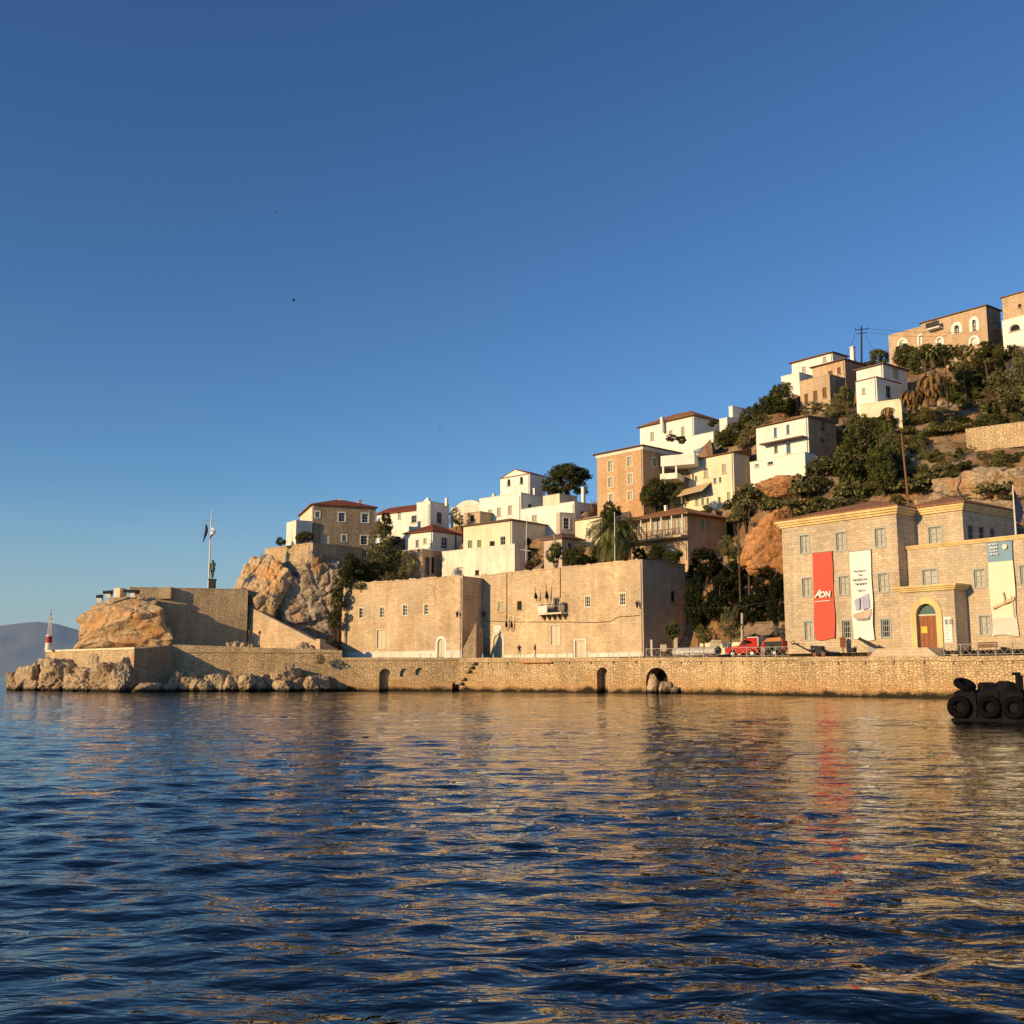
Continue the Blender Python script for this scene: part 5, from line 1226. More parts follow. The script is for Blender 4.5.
def body(h=1.75, stride=.12, arm_l=((.2, .02, 1.1), (.21, -.04, .86)), arm_r=((-.2, .02, 1.1), (-.21, -.04, .86))):
    J = {'pelvis': ((0, 0, .95), (.16, .11)), 'waist': ((0, 0, 1.1), (.14, .10)), 'chest': ((0, -.01, 1.32), (.18, .12)), 'neck': ((0, 0, 1.5), .06), 'head': ((0, -.03, 1.6), (.085, .1)), 'crown': ((0, -.02, 1.72), (.07, .085))}
    Ed = [('pelvis', 'waist'), ('waist', 'chest'), ('chest', 'neck'), ('neck', 'head'), ('head', 'crown')]
    for s, nm, arm, st in ((1, 'l', arm_l, stride), (-1, 'r', arm_r, -stride)):
        J['hip'+nm] = ((s*.1, 0, .9), .095); J['knee'+nm] = ((s*.11, -st*.6-.02, .5), .062); J['ankle'+nm] = ((s*.11, -st+.03, .09), .042); J['toe'+nm] = ((s*.12, -st-.14, .035), .035)
        J['sh'+nm] = ((s*.19, 0, 1.42), .06); J['elbow'+nm] = (arm[0], .042); J['wrist'+nm] = (arm[1], .03)
        a = Vector(arm[1]); J['palm'+nm] = (tuple(a+Vector((0, -.02, -.08))), (.035, .02))
        for k in range(4): J[f'f{k}{nm}'] = (tuple(a+Vector((0, -.05+.025*k, -.165+.008*abs(k-1.5)))), .010)
        J['thumb'+nm] = (tuple(a+Vector((-s*.01, -.075, -.10))), .011)
        Ed += [('pelvis', 'hip'+nm), ('hip'+nm, 'knee'+nm), ('knee'+nm, 'ankle'+nm), ('ankle'+nm, 'toe'+nm), ('chest', 'sh'+nm), ('sh'+nm, 'elbow'+nm), ('elbow'+nm, 'wrist'+nm), ('wrist'+nm, 'palm'+nm), ('palm'+nm, 'thumb'+nm)] + [('palm'+nm, f'f{k}{nm}') for k in range(4)]
    return J, Ed
sp0 = ramp.p(*[ramp.f(212, 589, 1.2)[0], 1.2, ramp.zt+.14])
st = thing('statue', sp0, 'dark bronze standing statue on a plinth atop the rampart, beside the flagstaff', 'statue')
k = sp0.y/F; hh = 28.5*k
mk('plinth', MB().box(sp0.x-.42, sp0.x+.42, sp0.y-.42, sp0.y+.42, sp0.z, sp0.z+1.25).box(sp0.x-.52, sp0.x+.52, sp0.y-.52, sp0.y+.52, sp0.z+1.251, sp0.z+1.4), M['iron'], st)
J, Ed = body(arm_l=((.26, -.08, 1.15), (.16, -.2, 1.0)), arm_r=((-.24, .05, 1.12), (-.2, -.1, .9)), stride=.1)
scl = (hh-1.45)/1.78
J['coatl'] = ((.12, .06, .62), (.13, .06)); J['coatr'] = ((-.12, .06, .62), (.13, .06)); Ed += [('pelvis', 'coatl'), ('pelvis', 'coatr')]
o = skin_mesh('figure', J, Ed, [M['bronze']], st); o.scale = (scl*1.35, scl*1.35, scl*1.08); o.location = (0, 0, 1.45); o.rotation_euler = (0, 0, -.4)
fp = ramp.p(*[ramp.f(208.4, 589, 1.6)[0], 1.6, ramp.zt+.14]); top = at(208.4, 507, fp.y); k = fp.y/F
r = thing('flagstaff', fp, 'tall white flagstaff with a crossarm and two limp flags on the rampart', 'flagstaff')
mk('pole', MB().tube([fp, Vector((fp.x, fp.y, at(208,523,fp.y).z)), Vector((fp.x+.1, fp.y, top.z))], [.14, .09, .035], 8), M['white_wood'], r)
zy = at(208, 520.6, fp.y).z; mk('crossarm', MB().tube([(fp.x-1.25, fp.y, zy), (fp.x+1.15, fp.y, zy)], .035, 5), M['grey_metal'], r)
mk('stay', MB().tube([(fp.x-1.2, fp.y, zy), (fp.x-.05, fp.y, fp.z+.5)], .012, 3).tube([(fp.x+1.1, fp.y, zy), (fp.x+.05, fp.y, fp.z+.5)], .012, 3), M['grey_metal'], r)
def limp(nm, x0, y0, y1, w_, mats, skew):
    z0, z1 = at(208, y1, fp.y).z, at(208, y0, fp.y).z; n = 9; cols = [[], []]
    V = []; 
    for j in range(n):
        v = j/(n-1)
        for i in range(4): u = i/3; V.append((x0+u*w_*(.6+.4*math.sin(v*5))+skew*v, fp.y-.15+.12*math.sin(u*6+v*3), z1+(z0-z1)*v-.25*u))
    f = [(j*4+i, j*4+i+1, j*4+i+5, j*4+i+4) for j in range(n-1) for i in range(3)]
    p = mk(nm, MB().add(V, [q for q in f if (q[0]//4) % 3 < 2]), mats[0], r, smooth=True); mk('stripe', MB().add(V, [q for q in f if (q[0]//4) % 3 == 2]), mats[1], p, smooth=True)
limp('flag', fp.x-.75, 524, 541, .45, (M['navy'], M['wine']), -.25); limp('flag', fp.x+.05, 527, 538, .75, (M['whitecloth'], M['bluecloth']), -.2)
# ================================================================== slope of the hill
def terrain():
    qs = np.arange(252, 1240, 2.6); nr = 190; V = []; Fq = []
    for q in qs:
        if q <= 342: y0 = 156
        else: y0 = lerp_tab(QPX, q) + 3.0
        for k in range(nr):
            Y = y0 + (k/(nr-1))**1.25*(235-y0); x = (q-512)/F*Y
            V.append((x, Y, ground(x, Y)))
    nc = len(qs); i = np.arange(nc-1)[:, None]*nr + np.arange(nr-1)[None]
    Fq = np.stack([i, i+nr, i+nr+1, i+1], -1).reshape(-1, 4)
    t = NT('hillside_earth'); p = t.pos()
    f = t.noise(p, .16, 8, .65, .3); g = t.noise(p, 1.1, 8, .75)
    soil = t.ramp(g, [(.25, (.15, .085, .042)), (.5, (.36, .205, .10)), (.75, (.54, .38, .22))])
    rock = t.ramp(g, [(.25, (.18, .13, .085)), (.5, (.42, .32, .22)), (.75, (.60, .48, .34))])
    k = t.mix(t.ramp(f, [(.44, 0.0), (.56, 1.0)]), soil, rock)
    k = t.mix(t.ramp(t.noise(p, .3, 6, .6), [(.50, 0.0), (.64, .85)]), k, (.54, .27, .11))
    vd = t.n('ShaderNodeVectorMath', operation='DISTANCE'); t.l(p, vd.inputs[0]); vd.inputs[1].default_value = tuple(at(772, 520, 128)); ds = t.math('ADD', vd.outputs['Value'], t.math('MULTIPLY', g, 5.0))
    k = t.mix(t.ramp(t.math('MULTIPLY', ds, .05), [(.35, .85), (.62, 0.0)]), k, t.ramp(g, [(.25, (.34, .15, .06)), (.5, (.54, .26, .10)), (.75, (.66, .40, .19))]))
    k = t.mix(t.ramp(t.noise(p, .55, 6, .7), [(.54, 0.0), (.62, .8)]), k, (.055, .05, .025))
    t.col(k); t.rough(.95); t.bump(t.math('ADD', g, t.math('MULTIPLY', t.noise(p, 5, 6, .7), .4)), 1.0, .5)
    o = mobj('terrain', arr_mesh('terrain', V, Fq, False), t.m); tag(o, kind='structure')
terrain()
# shore flat behind the sea wall
mb = MB().add([(QP[0].x, QP[0].y+.4, 3.9), (QP[1].x, QP[1].y+.4, 3.9), (QP[2].x, QP[2].y+4, 3.9), (QP[2].x, 175, 3.9), (QP[0].x-6, 175, 3.9)], [(0,1,2,3,4)])
mk('ground', mb, M['concrete'], None, kind='structure')
# ================================================================== vegetation
def crown_proto(nm, nlobe, ncl, per, seed, leaf, rcl, half=False, up=.0, dome=False):
    """leaf clumps set on a handful of unequal lobes: ragged outline, hollows between the lobes"""
    rng = np.random.RandomState(seed); L = []
    for i in range(nlobe):
        v = rng.normal(size=3); v /= np.linalg.norm(v)
        if half: v[2] = abs(v[2])*.8
        if dome: v[2] = abs(v[2])*.9-.12
        r = rng.uniform(.32, .5); L.append((v*(1.02-r)*rng.uniform(.75, 1.05), r))
    L.append((np.zeros(3), .55)); cs = []
    while len(cs) < ncl:
        c, r = L[rng.randint(len(L))]; v = rng.normal(size=3); v /= np.linalg.norm(v); p = c+v*r*rng.uniform(.8, 1.05)
        if any(np.linalg.norm(p-c2) < r2*.72 for c2, r2 in L): continue
        if half and p[2] < -.45: continue
        cs.append(p)
    cs = np.array(cs); rc = rng.uniform(rcl[0], rcl[1], ncl)
    d = rng.normal(size=(ncl, per, 3)); d /= np.linalg.norm(d, axis=2, keepdims=True)
    P = cs[:, None]+d*rc[:, None, None]*rng.uniform(.35, 1.0, (ncl, per, 1)); P = P.reshape(-1, 3); D = d.reshape(-1, 3)
    n = D + rng.normal(size=D.shape)*.6; n[:, 2] += up; n /= np.linalg.norm(n, axis=1, keepdims=True)
    a = np.cross(n, rng.normal(size=n.shape)); a /= np.linalg.norm(a, axis=1, keepdims=True); b = np.cross(n, a)
    s = leaf*rng.uniform(.55, 1.3, (len(P), 1))
    V = np.stack([P-a*s, P-b*s*.55, P+a*s, P+b*s*.55], 1).reshape(-1, 3)
    return arr_mesh(nm, V, np.arange(len(V)).reshape(-1, 4))
def cactus_proto(nm, n, seed):
    rng = np.random.RandomState(seed); V = []; Fs = []; k = 8
    for i in range(n):
        v = rng.normal(size=3); v[2] = abs(v[2])*.9; v /= np.linalg.norm(v); c = v*rng.uniform(.35, 1.0)*np.array([1, 1, .95]); c[2] -= .12
        nn = rng.normal(size=3)+v*.7; nn /= np.linalg.norm(nn); up = v*.6+np.array([0, 0, 1.0])+rng.normal(size=3)*.5
        a = np.cross(nn, up); a /= np.linalg.norm(a); b = np.cross(nn, a); s = rng.uniform(.075, .125)
        o = len(V)
        for sgn in (1, -1):
            for j in range(k):
                t_ = 2*math.pi*j/k; V.append(c + a*s*.68*math.cos(t_) + b*s*math.sin(t_)*(1+.12*math.sin(t_)) + nn*sgn*.014)
        Fs.append([o+j for j in range(k)]); Fs.append([o+k+j for j in range(k)][::-1])
        for j in range(k): Fs.append([o+j, o+(j+1)%k, o+k+(j+1)%k, o+k+j])
    me = bpy.data.meshes.new(nm); me.from_pydata([tuple(x) for x in V], [], Fs); me.update(); return me
PR = {
 'dark': [crown_proto('dense_crown', 7, 150, 75, s, .045, (.12, .22)) for s in (1, 2, 21)],
 'mid': [crown_proto('loose_crown', 8, 130, 60, s, .045, (.11, .2)) for s in (3, 4)],
 'olive': [crown_proto('olive_crown', 10, 140, 42, s, .04, (.10, .2)) for s in (5, 6)],
 'bright': [crown_proto('bright_crown', 7, 110, 55, s, .05, (.12, .2), half=True) for s in (7,)],
 'pine': [crown_proto('pine_crown', 12, 260, 75, 8, .036, (.10, .17), up=.5, dome=True)],
 'rust': [crown_proto('flowering_crown', 7, 100, 50, 9, .05, (.11, .2))],
 'cactus': [cactus_proto('cactus_pads', 330, s) for s in (10, 11, 12)],
}
PR['shade'] = [m_.copy() for m_ in PR['dark']]  # same dense crowns, to take the painted-shade leaf colour
LM = dict(shade='leaf_painted_shade', dark='leaf_dark', mid='leaf_mid', olive='leaf_olive', bright='leaf_bright', pine='leaf_pine', rust='leaf_rust', cactus='leaf_cactus')
for k_, l_ in PR.items():
    for m_ in l_: m_.materials.append(M[LM[k_]])
tcount = 0
def plant(label, px, py, rx, ry, kind, name=None, cat=None, Y=None, base=None, group=None, trunk=True, fix=False):
    global tcount; tcount += 1; rs = random.Random(tcount*17)
    if not fix: rx *= 1.2; ry *= 1.15
    yb = base if base else py+ry*.92
    if not fix:
        yh = Yhit(px, py+ry*(.8 if trunk and kind != 'cactus' else .6))
        if yh: Y = yh
        if Y is None: Y = Dhill(px, yb)
    k = Y/F; c = at(px, py, Y); g = min(ground(c.x, c.y), c.z - ry*k*.5) if Y < 232 else c.z-ry*k
    if fix and not trunk: g = c.z-ry*k*.75
    name = name or ('cactus_clump' if kind == 'cactus' else 'tree' if trunk else 'shrub'); cat = cat or ('cactus' if kind == 'cactus' else 'tree' if trunk else 'shrub')
    r = thing(name, (c.x, c.y, g), label, cat, group); H = c.z-g
    me = PR[kind][tcount % len(PR[kind])]
    o = bpy.data.objects.new('foliage' if kind == 'cactus' else 'crown' if trunk else 'foliage', me); C.objects.link(o); o.parent = r
    o.location = (0, 0, H); sx = rx*k; sy = max(rx, min(ry, rx*1.2))*k*.9; o.scale = (sx, sy, ry*k); o.rotation_euler = (0, 0, rs.uniform(0, 6.28))
    mb = MB(); rt = max(.08, min(.35, rx*k*.07))
    if trunk or kind == 'cactus':
        pts = [Vector((0,0,-.3)), Vector((rs.uniform(-.15,.15)*sx,rs.uniform(-.1,.1)*sx,H*.5)), Vector((0,0,H))]
        mb.tube(pts, [rt*1.3, rt, rt*.6], 7)
        for q in range(5):
            t_ = rs.uniform(0, 6.28); el = rs.uniform(-.1, .7)
            mb.tube([pts[1].lerp(pts[2], rs.uniform(.2, .8)), Vector((math.cos(t_)*sx*.4, math.sin(t_)*sx*.4, H+el*ry*k*.4)), Vector((math.cos(t_)*sx*.75, math.sin(t_)*sx*.75, H+el*ry*k))], [rt*.55, rt*.4, rt*.15], 5)
    else:
        for q in range(4):
            t_ = q*1.57+rs.uniform(0, 1); mb.tube([Vector((0,0,-.2)), Vector((math.cos(t_)*sx*.5, math.sin(t_)*sx*.5, H+ry*k*.2))], [rt*.6, rt*.25], 5)
    mk('trunk' if trunk else 'stem', mb, M['bark'], r, local=True)
    return r
# --- the western bluff and behind the long sandstone house
plant('dark evergreen tree against the right wall of the brown rubble house', 383, 524, 10, 14, 'dark', Y=170, fix=True)
plant('large olive-grey tree between the brown rubble house and the red hipped roof', 381, 555, 22, 31, 'olive', Y=162.5, fix=True)
plant('dark bushy tree at the left foot of the olive-grey tree', 366, 570, 13, 17, 'dark', Y=160.5, fix=True)
plant('thin olive shrub in front of the loggia, behind the long sandstone house', 408, 567, 12, 15, 'olive', trunk=False, Y=158.5, fix=True)
plant('low shrub on the left end of the long sandstone house roof', 391, 579, 11, 9, 'olive', trunk=False, Y=157, fix=True)
plant('leafy pergola shrub on the terrace left of the brown rubble house', 304, 536, 9, 8, 'dark', trunk=False, Y=162.2, fix=True)
plant('small dark shrub at the far left edge of the terrace', 281, 541, 6, 5, 'dark', trunk=False, Y=163, fix=True)
for i, (a, b, c_, d, l) in enumerate(((352, 572, 13, 11, 'prickly pear clump above the left corner of the long sandstone house'), (342, 584, 9, 10, 'dark prickly pear clump against the bluff rocks'), (338, 605, 7, 11, 'prickly pear clump halfway down beside the long sandstone house wall'), (334, 625, 6, 10, 'lowest prickly pear clump in the corner of the long sandstone house'), (362, 588, 9, 8, 'prickly pear clump directly over the roof edge of the long sandstone house'))):
    plant(l, a, b, c_*1.15, d*1.1, 'cactus', Y=158.6-i*.3 if i not in (2, 3) else 158, fix=True)
for a, b, c_, l in ((346, 573, 9, 'dark scrub at the top right of the bluff crag'), (338, 594, 8, 'dark scrub on the right side of the bluff crag, halfway down'), (335, 614, 7, 'dark scrub low on the right side of the bluff crag'), (352, 560, 9, 'dark scrub under the shaded side of the terrace wall')):
    plant(l, a, b, c_, c_, 'dark', trunk=False, Y=157.5, fix=True)
plant('small umbrella shaped tree growing from the sea wall by the boulders', 320, 659, 6, 5.5, 'olive', Y=136.0, base=676, fix=True)
plant('bushy tree between the white cube house and the peach stone cottage', 456, 518, 7, 9, 'olive', Y=172)
plant('shrub by the right wall of the red hipped roof house', 455, 545, 6, 6, 'olive', trunk=False, Y=163)
r = plant('round dark umbrella pine on the skyline right of the gabled white house', 567, 483, 30, 22, 'pine', Y=176, base=503, fix=True)
for px, py, rx, ry, kd, Y, l in ((1006, 352, 15, 12, 'dark', 135.5, 'dark tree standing before the white arched terrace'), (1022, 360, 14, 14, 'olive', 134, 'olive tree before the white arched terrace, at the right edge'), (984, 351, 13, 10, 'dark', 139, 'dark tree close under the right blind arch of the mansion'), (963, 351, 12, 10, 'mid', 140, 'green tree close under the middle arched window of the mansion'), (945, 352, 11, 9, 'dark', 141, 'dark tree close under the mansion balcony')):
    plant(l, px, py, rx, ry, kd, Y=Y, fix=True)
for px, py, r_, Y, l in ((738, 520, 13, 126, 'prickly pear clump hanging at the left edge of the orange cliff, lower one'), (746, 506, 13, 126.5, 'prickly pear clump crowning the left end of the orange cliff'), (770, 508, 14, 126, 'prickly pear clump crowning the middle of the orange cliff'), (792, 504, 13, 125.5, 'prickly pear clump between the orange cliff and the museum roof')):
    plant(l, px, py, r_, r_*.8, 'cactus', Y=Y, fix=True)
# --- trees left of the palm
plant('dark leafy tree behind the white mast left of the palm', 556, 551, 13, 13, 'mid', Y=141, fix=True)
plant('dark shrub on the roof edge left of the palm', 576, 556, 15, 11, 'dark', Y=139, trunk=False, fix=True)
plant('small shrub at the left end of the tree row on the balcony house roof', 535, 560, 10, 8, 'olive', Y=143.5, trunk=False, fix=True)
plant('reddish shrub between the white mast and the tree row', 530, 566, 8, 6, 'rust', Y=144, trunk=False, fix=True)
plant('dark leafy tree rising behind the palm crown', 610, 511, 13, 13, 'dark', Y=143, fix=True)
plant('dark tree below the white terraces right of the tall orange house', 655, 496, 15, 19, 'dark', Y=145, fix=True)
plant('second dark tree below the white terraces, touching the cream house', 669, 490, 14, 15, 'mid', Y=146.5, fix=True)
plant('green shrub at the right foot of the tall orange house', 640, 500, 10, 9, 'mid', trunk=False, Y=147)
plant('dark hedge shrub at the verandah foot, left one', 655, 553, 12, 8, 'dark', trunk=False, Y=133, fix=True)
plant('dark hedge shrub at the verandah foot, right one', 672, 556, 12, 8, 'dark', trunk=False, Y=132, fix=True)
for px, py, rx, ry, kd, l in ((672, 422, 9, 4, 'rust', 'flowering creeper on the mansion terrace, left end'), (682, 424, 8, 4, 'dark', 'dark creeper on the mansion terrace, right end'), (651, 441, 4, 5, 'dark', 'small dark shrub at the left corner of the mansion terrace'), (712, 423, 6, 4, 'dark', 'small palm-like shrub at the shaded side of the mansion')):
    plant(l, px, py+(16 if px < 690 else 0), rx, ry, kd, trunk=False, Y=167.6, fix=True)
# --- dark trees of the central slope
for px, py, rx, ry, kd, Y, l in (
    (785, 401, 15, 17, 'dark', 158, 'rounded dark tree directly left of the brown shuttered stone house'), (765, 406, 14, 14, 'dark', 161, 'dark tree left of the rounded one below the skyline'),
    (748, 420, 14, 15, 'dark', 164, 'dark tree on the skyline right of the small white block'), (735, 436, 16, 12, 'dark', 162, 'dark shrubby tree below the small white block'),
    (762, 428, 15, 12, 'olive', 153, 'olive tree above the left end of the blue-shuttered house'), (724, 438, 9, 11, 'mid', 165, 'green tree against the white stair wall'),
    (750, 438, 14, 12, 'olive', 149, 'olive tree left of the blue-shuttered house'), (812, 408, 16, 7, 'olive', 147, 'low olive thicket above the roof of the blue-shuttered house'),
    (838, 408, 13, 12, 'olive', 145, 'olive tree right of the stone annex'), (846, 396, 9, 14, 'mid', 146, 'green tree at the shaded side of the brown shuttered stone house'), (852, 380, 9, 8, 'rust', 148, 'bougainvillea at the left wall of the white villa'),
    (866, 456, 31, 36, 'dark', 129, 'great dark round tree in the middle of the hillside'), (884, 474, 16, 26, 'dark', 127, 'dark tree at the right flank of the great round tree'),
    (880, 357, 13, 10, 'mid', 153, 'green tree at the foot of the utility pole'), (908, 356, 16, 12, 'dark', 144, 'dark tree under the dome of the skyline mansion'), (925, 352, 14, 9, 'mid', 143, 'green tree under the left arches of the skyline mansion'),
    (915, 366, 12, 9, 'mid', 140, 'green bush between the white villa and the dead palms'), (944, 356, 14, 13, 'dark', 141, 'dark tree under the balcony of the skyline mansion'), (962, 346, 12, 11, 'dark', 142, 'dark tree in front of the central arched window of the mansion'),
    (985, 348, 14, 10, 'dark', 140, 'dark tree below the right corner of the mansion'), (1006, 345, 12, 10, 'dark', 137, 'dark tree under the white arched terrace'), (972, 366, 22, 14, 'olive', 134, 'olive tree in the upper right thicket, left one'),
    (1000, 366, 22, 18, 'olive', 131, 'olive tree in the upper right thicket, middle one'), (1024, 368, 16, 20, 'mid', 129, 'green tree cut by the right edge of the view'), (1004, 398, 32, 24, 'olive', 124, 'broad olive tree above the long retaining wall'), (1030, 396, 18, 22, 'olive', 122, 'olive tree cut by the right edge, above the retaining wall'),
    (958, 386, 16, 18, 'dark', 134, 'dark tree right of the dead palms'), (940, 412, 10, 6, 'olive', 127, 'dry bush on the bare slope')):
    plant(l, px, py, rx, ry, kd, Y=Y)
for px, py, rx, ry, Y, l in ((756, 496, 22, 16, 127.5, 'prickly pear clump on the orange cliff below the cream house'), (776, 508, 9, 10, 125, 'small prickly pear clump on the bare orange cliff'), (806, 490, 18, 18, 126.5, 'prickly pear clump under the white annex with the blue window'),
    (822, 470, 17, 15, 128, 'prickly pear clump at the right foot of the blue-shuttered house'), (816, 512, 20, 14, 122.5, 'prickly pear clump just above the left museum roof'), (850, 494, 15, 14, 122, 'prickly pear clump under the great round tree'), (838, 506, 14, 10, 120.5, 'lower prickly pear clump touching the museum roof'),
    (742, 514, 10, 14, 127, 'prickly pear clump at the left edge of the orange cliff'), (905, 489, 18, 12, 116, 'bright prickly pear clump behind the rear block roof'), (928, 482, 16, 13, 116.5, 'bright prickly pear clump right of the leaning pole'), (938, 432, 15, 9, 123, 'sunlit prickly pear clump on the bare slope'),
    (990, 492, 20, 12, 110, 'yellow-green prickly pear clump beside the flagpole'), (1010, 488, 14, 10, 110.5, 'yellow-green prickly pear clump cut off by the flagpole flag'), (895, 452, 9, 12, 124, 'agave-like cactus clump right of the great round tree')):
    plant(l, px, py, rx, ry, 'cactus', Y=Y)
# --- the shaded gap between the sandstone house and the museum
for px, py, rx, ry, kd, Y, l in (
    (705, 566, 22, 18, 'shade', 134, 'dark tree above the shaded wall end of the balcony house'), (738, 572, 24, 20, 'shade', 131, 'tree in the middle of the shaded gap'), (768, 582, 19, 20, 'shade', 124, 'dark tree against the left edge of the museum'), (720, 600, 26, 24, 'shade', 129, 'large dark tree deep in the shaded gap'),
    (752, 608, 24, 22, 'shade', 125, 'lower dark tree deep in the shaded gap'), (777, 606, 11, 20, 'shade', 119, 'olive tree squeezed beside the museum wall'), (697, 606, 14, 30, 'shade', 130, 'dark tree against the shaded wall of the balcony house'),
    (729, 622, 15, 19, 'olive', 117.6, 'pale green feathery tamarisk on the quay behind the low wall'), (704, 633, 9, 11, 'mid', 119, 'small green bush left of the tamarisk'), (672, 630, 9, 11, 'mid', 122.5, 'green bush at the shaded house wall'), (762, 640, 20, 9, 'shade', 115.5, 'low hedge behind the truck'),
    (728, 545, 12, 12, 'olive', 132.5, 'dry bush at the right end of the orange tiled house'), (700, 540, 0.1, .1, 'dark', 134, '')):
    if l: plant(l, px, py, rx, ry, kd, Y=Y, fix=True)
rockobj('cliff', at(777, 540, 126), (3.0, 1.4, 3.3), 71, M['rock_red'], 6, .22, .8, kind='structure', rz=-.78, power=4, npl=10, strata=.15)
rockobj('cliff', at(788, 486, 134.5), (3.2, 1.2, 1.3), 72, M['rock_red'], 6, .16, 1.3, kind='structure', rz=-.75, power=5)
for i, (px, py, w_, Y) in enumerate(((940, 452, 16, 119), (955, 462, 14, 117), (962, 472, 26, 114), (990, 462, 34, 112.5), (952, 480, 18, 114), (1012, 474, 26, 111), (985, 446, 30, 118.5), (1012, 442, 30, 118), (958, 448, 24, 119.5), (1030, 452, 26, 115.5), (970, 436, 14, 121), (925, 450, 12, 120), (978, 478, 24, 111.5), (945, 466, 12, 117.5))):
    c = at(px, py, Y); g = ground(c.x, c.y); rockobj('cliff', (c.x, c.y, min(c.z, g+.1)), (w_*.115, w_*.075, w_*.07), 300+i, M['slab_rock'], 5, .2, .9, kind='structure')
for i, (px, py, w_) in enumerate(((962, 394, 9), (918, 407, 6), (976, 362, 8), (940, 403, 8), (935, 418, 6), (1010, 352, 8), (1018, 362, 9), (955, 417, 7))):
    Y = Dhill(px, py); c = at(px, py, Y); c.z = ground(c.x, c.y)+.15; rockobj('boulder', c, (w_*.055, w_*.05, w_*.05), 330+i, M['rock'], 3, .2, 1.2, 'pale boulder lying on the upper right slope', 'boulder', 'boulders on the upper right slope')
rs = random.Random(41); GS = 'scrub bushes on the upper right slope'; n_ = 0
for i in range(400):
    px, py = rs.uniform(900, 1040), rs.uniform(345, 425)
    if n_ >= 85: break
    if abs(px-930) < 28 and 365 < py < 412 or py < 345+(1040-px)*.05: continue
    if 420 > py > 398 and px < 985 and rs.random() < .5: continue
    if py < lerp_tab(CREST, px)+10 or not Yhit(px, py+6): continue
    n_ += 1; plant('scrub bush growing on the upper right slope below the skyline mansion', px, py, rs.uniform(6, 13), rs.uniform(5, 10), rs.choice(['olive', 'olive', 'dark', 'mid']), trunk=False, name='bush', cat='bush', group=GS)
GS = 'scrub bushes on the middle slope'; n_ = 0
for i in range(400):
    px, py = rs.uniform(715, 900), rs.uniform(395, 512)
    if n_ >= 62: break
    if 752 < px < 840 and 412 < py < 480: continue
    if 795 < px < 858 and py < 412 or 856 < px < 905 and py < 418 or px < 757 and py > 448 or 740 < px < 785 and py > 500: continue
    if py < lerp_tab(CREST, px)+10 or not Yhit(px, py+6): continue
    n_ += 1; plant('scrub bush in the thicket on the middle of the hillside', px, py, rs.uniform(7, 14), rs.uniform(6, 11), rs.choice(['olive', 'dark', 'dark', 'cactus', 'mid'] if py < 460 else ['cactus', 'cactus', 'olive', 'dark']), trunk=False, name='bush', cat='bush', group=GS)
GS = 'scrub bushes on the bare slope'; n_ = 0
for i in range(200):
    px, py = rs.uniform(888, 1030), rs.uniform(428, 505)
    if n_ >= 48: break
    if px > 962 and 415 < py < 447: continue
    if py < lerp_tab(CREST, px)+10 or not Yhit(px, py+6): continue
    n_ += 1; plant('small dry bush on the bare rocky slope behind the museum', px, py, rs.uniform(5, 12), rs.uniform(4, 8), rs.choice(['olive', 'olive', 'cactus', 'mid', 'dark']), trunk=False, name='bush', cat='bush', group=GS)
GS = 'garden bushes between the white houses'
for px, py, r_ in ((548, 566, 7), (590, 562, 8), (597, 551, 8), (640, 556, 9), (628, 548, 7), (690, 548, 8), (700, 520, 6), (735, 520, 8), (728, 505, 7), (655, 505, 8), (645, 512, 7), (560, 545, 7), (470, 524, 5), (448, 560, 5), (396, 540, 6), (390, 566, 9), (372, 590, 8), (410, 584, 7), (428, 584, 5), (742, 500, 9), (726, 530, 9), (716, 545, 9), (737, 552, 9), (752, 562, 9), (706, 512, 7), (690, 500, 6), (664, 516, 7), (648, 524, 6), (598, 566, 7), (581, 548, 7), (534, 552, 7), (520, 570, 5), (356, 560, 9), (346, 572, 8), (398, 556, 8), (404, 576, 8), (418, 578, 6), (756, 478, 7), (744, 470, 7), (812, 452, 6), (842, 436, 9), (848, 424, 9), (830, 420, 8)):
    plant('small garden bush filling a gap between the white houses', px, py, r_, r_*.85, rs.choice(['dark', 'mid', 'olive']), trunk=False, name='bush', cat='bush', group=GS)
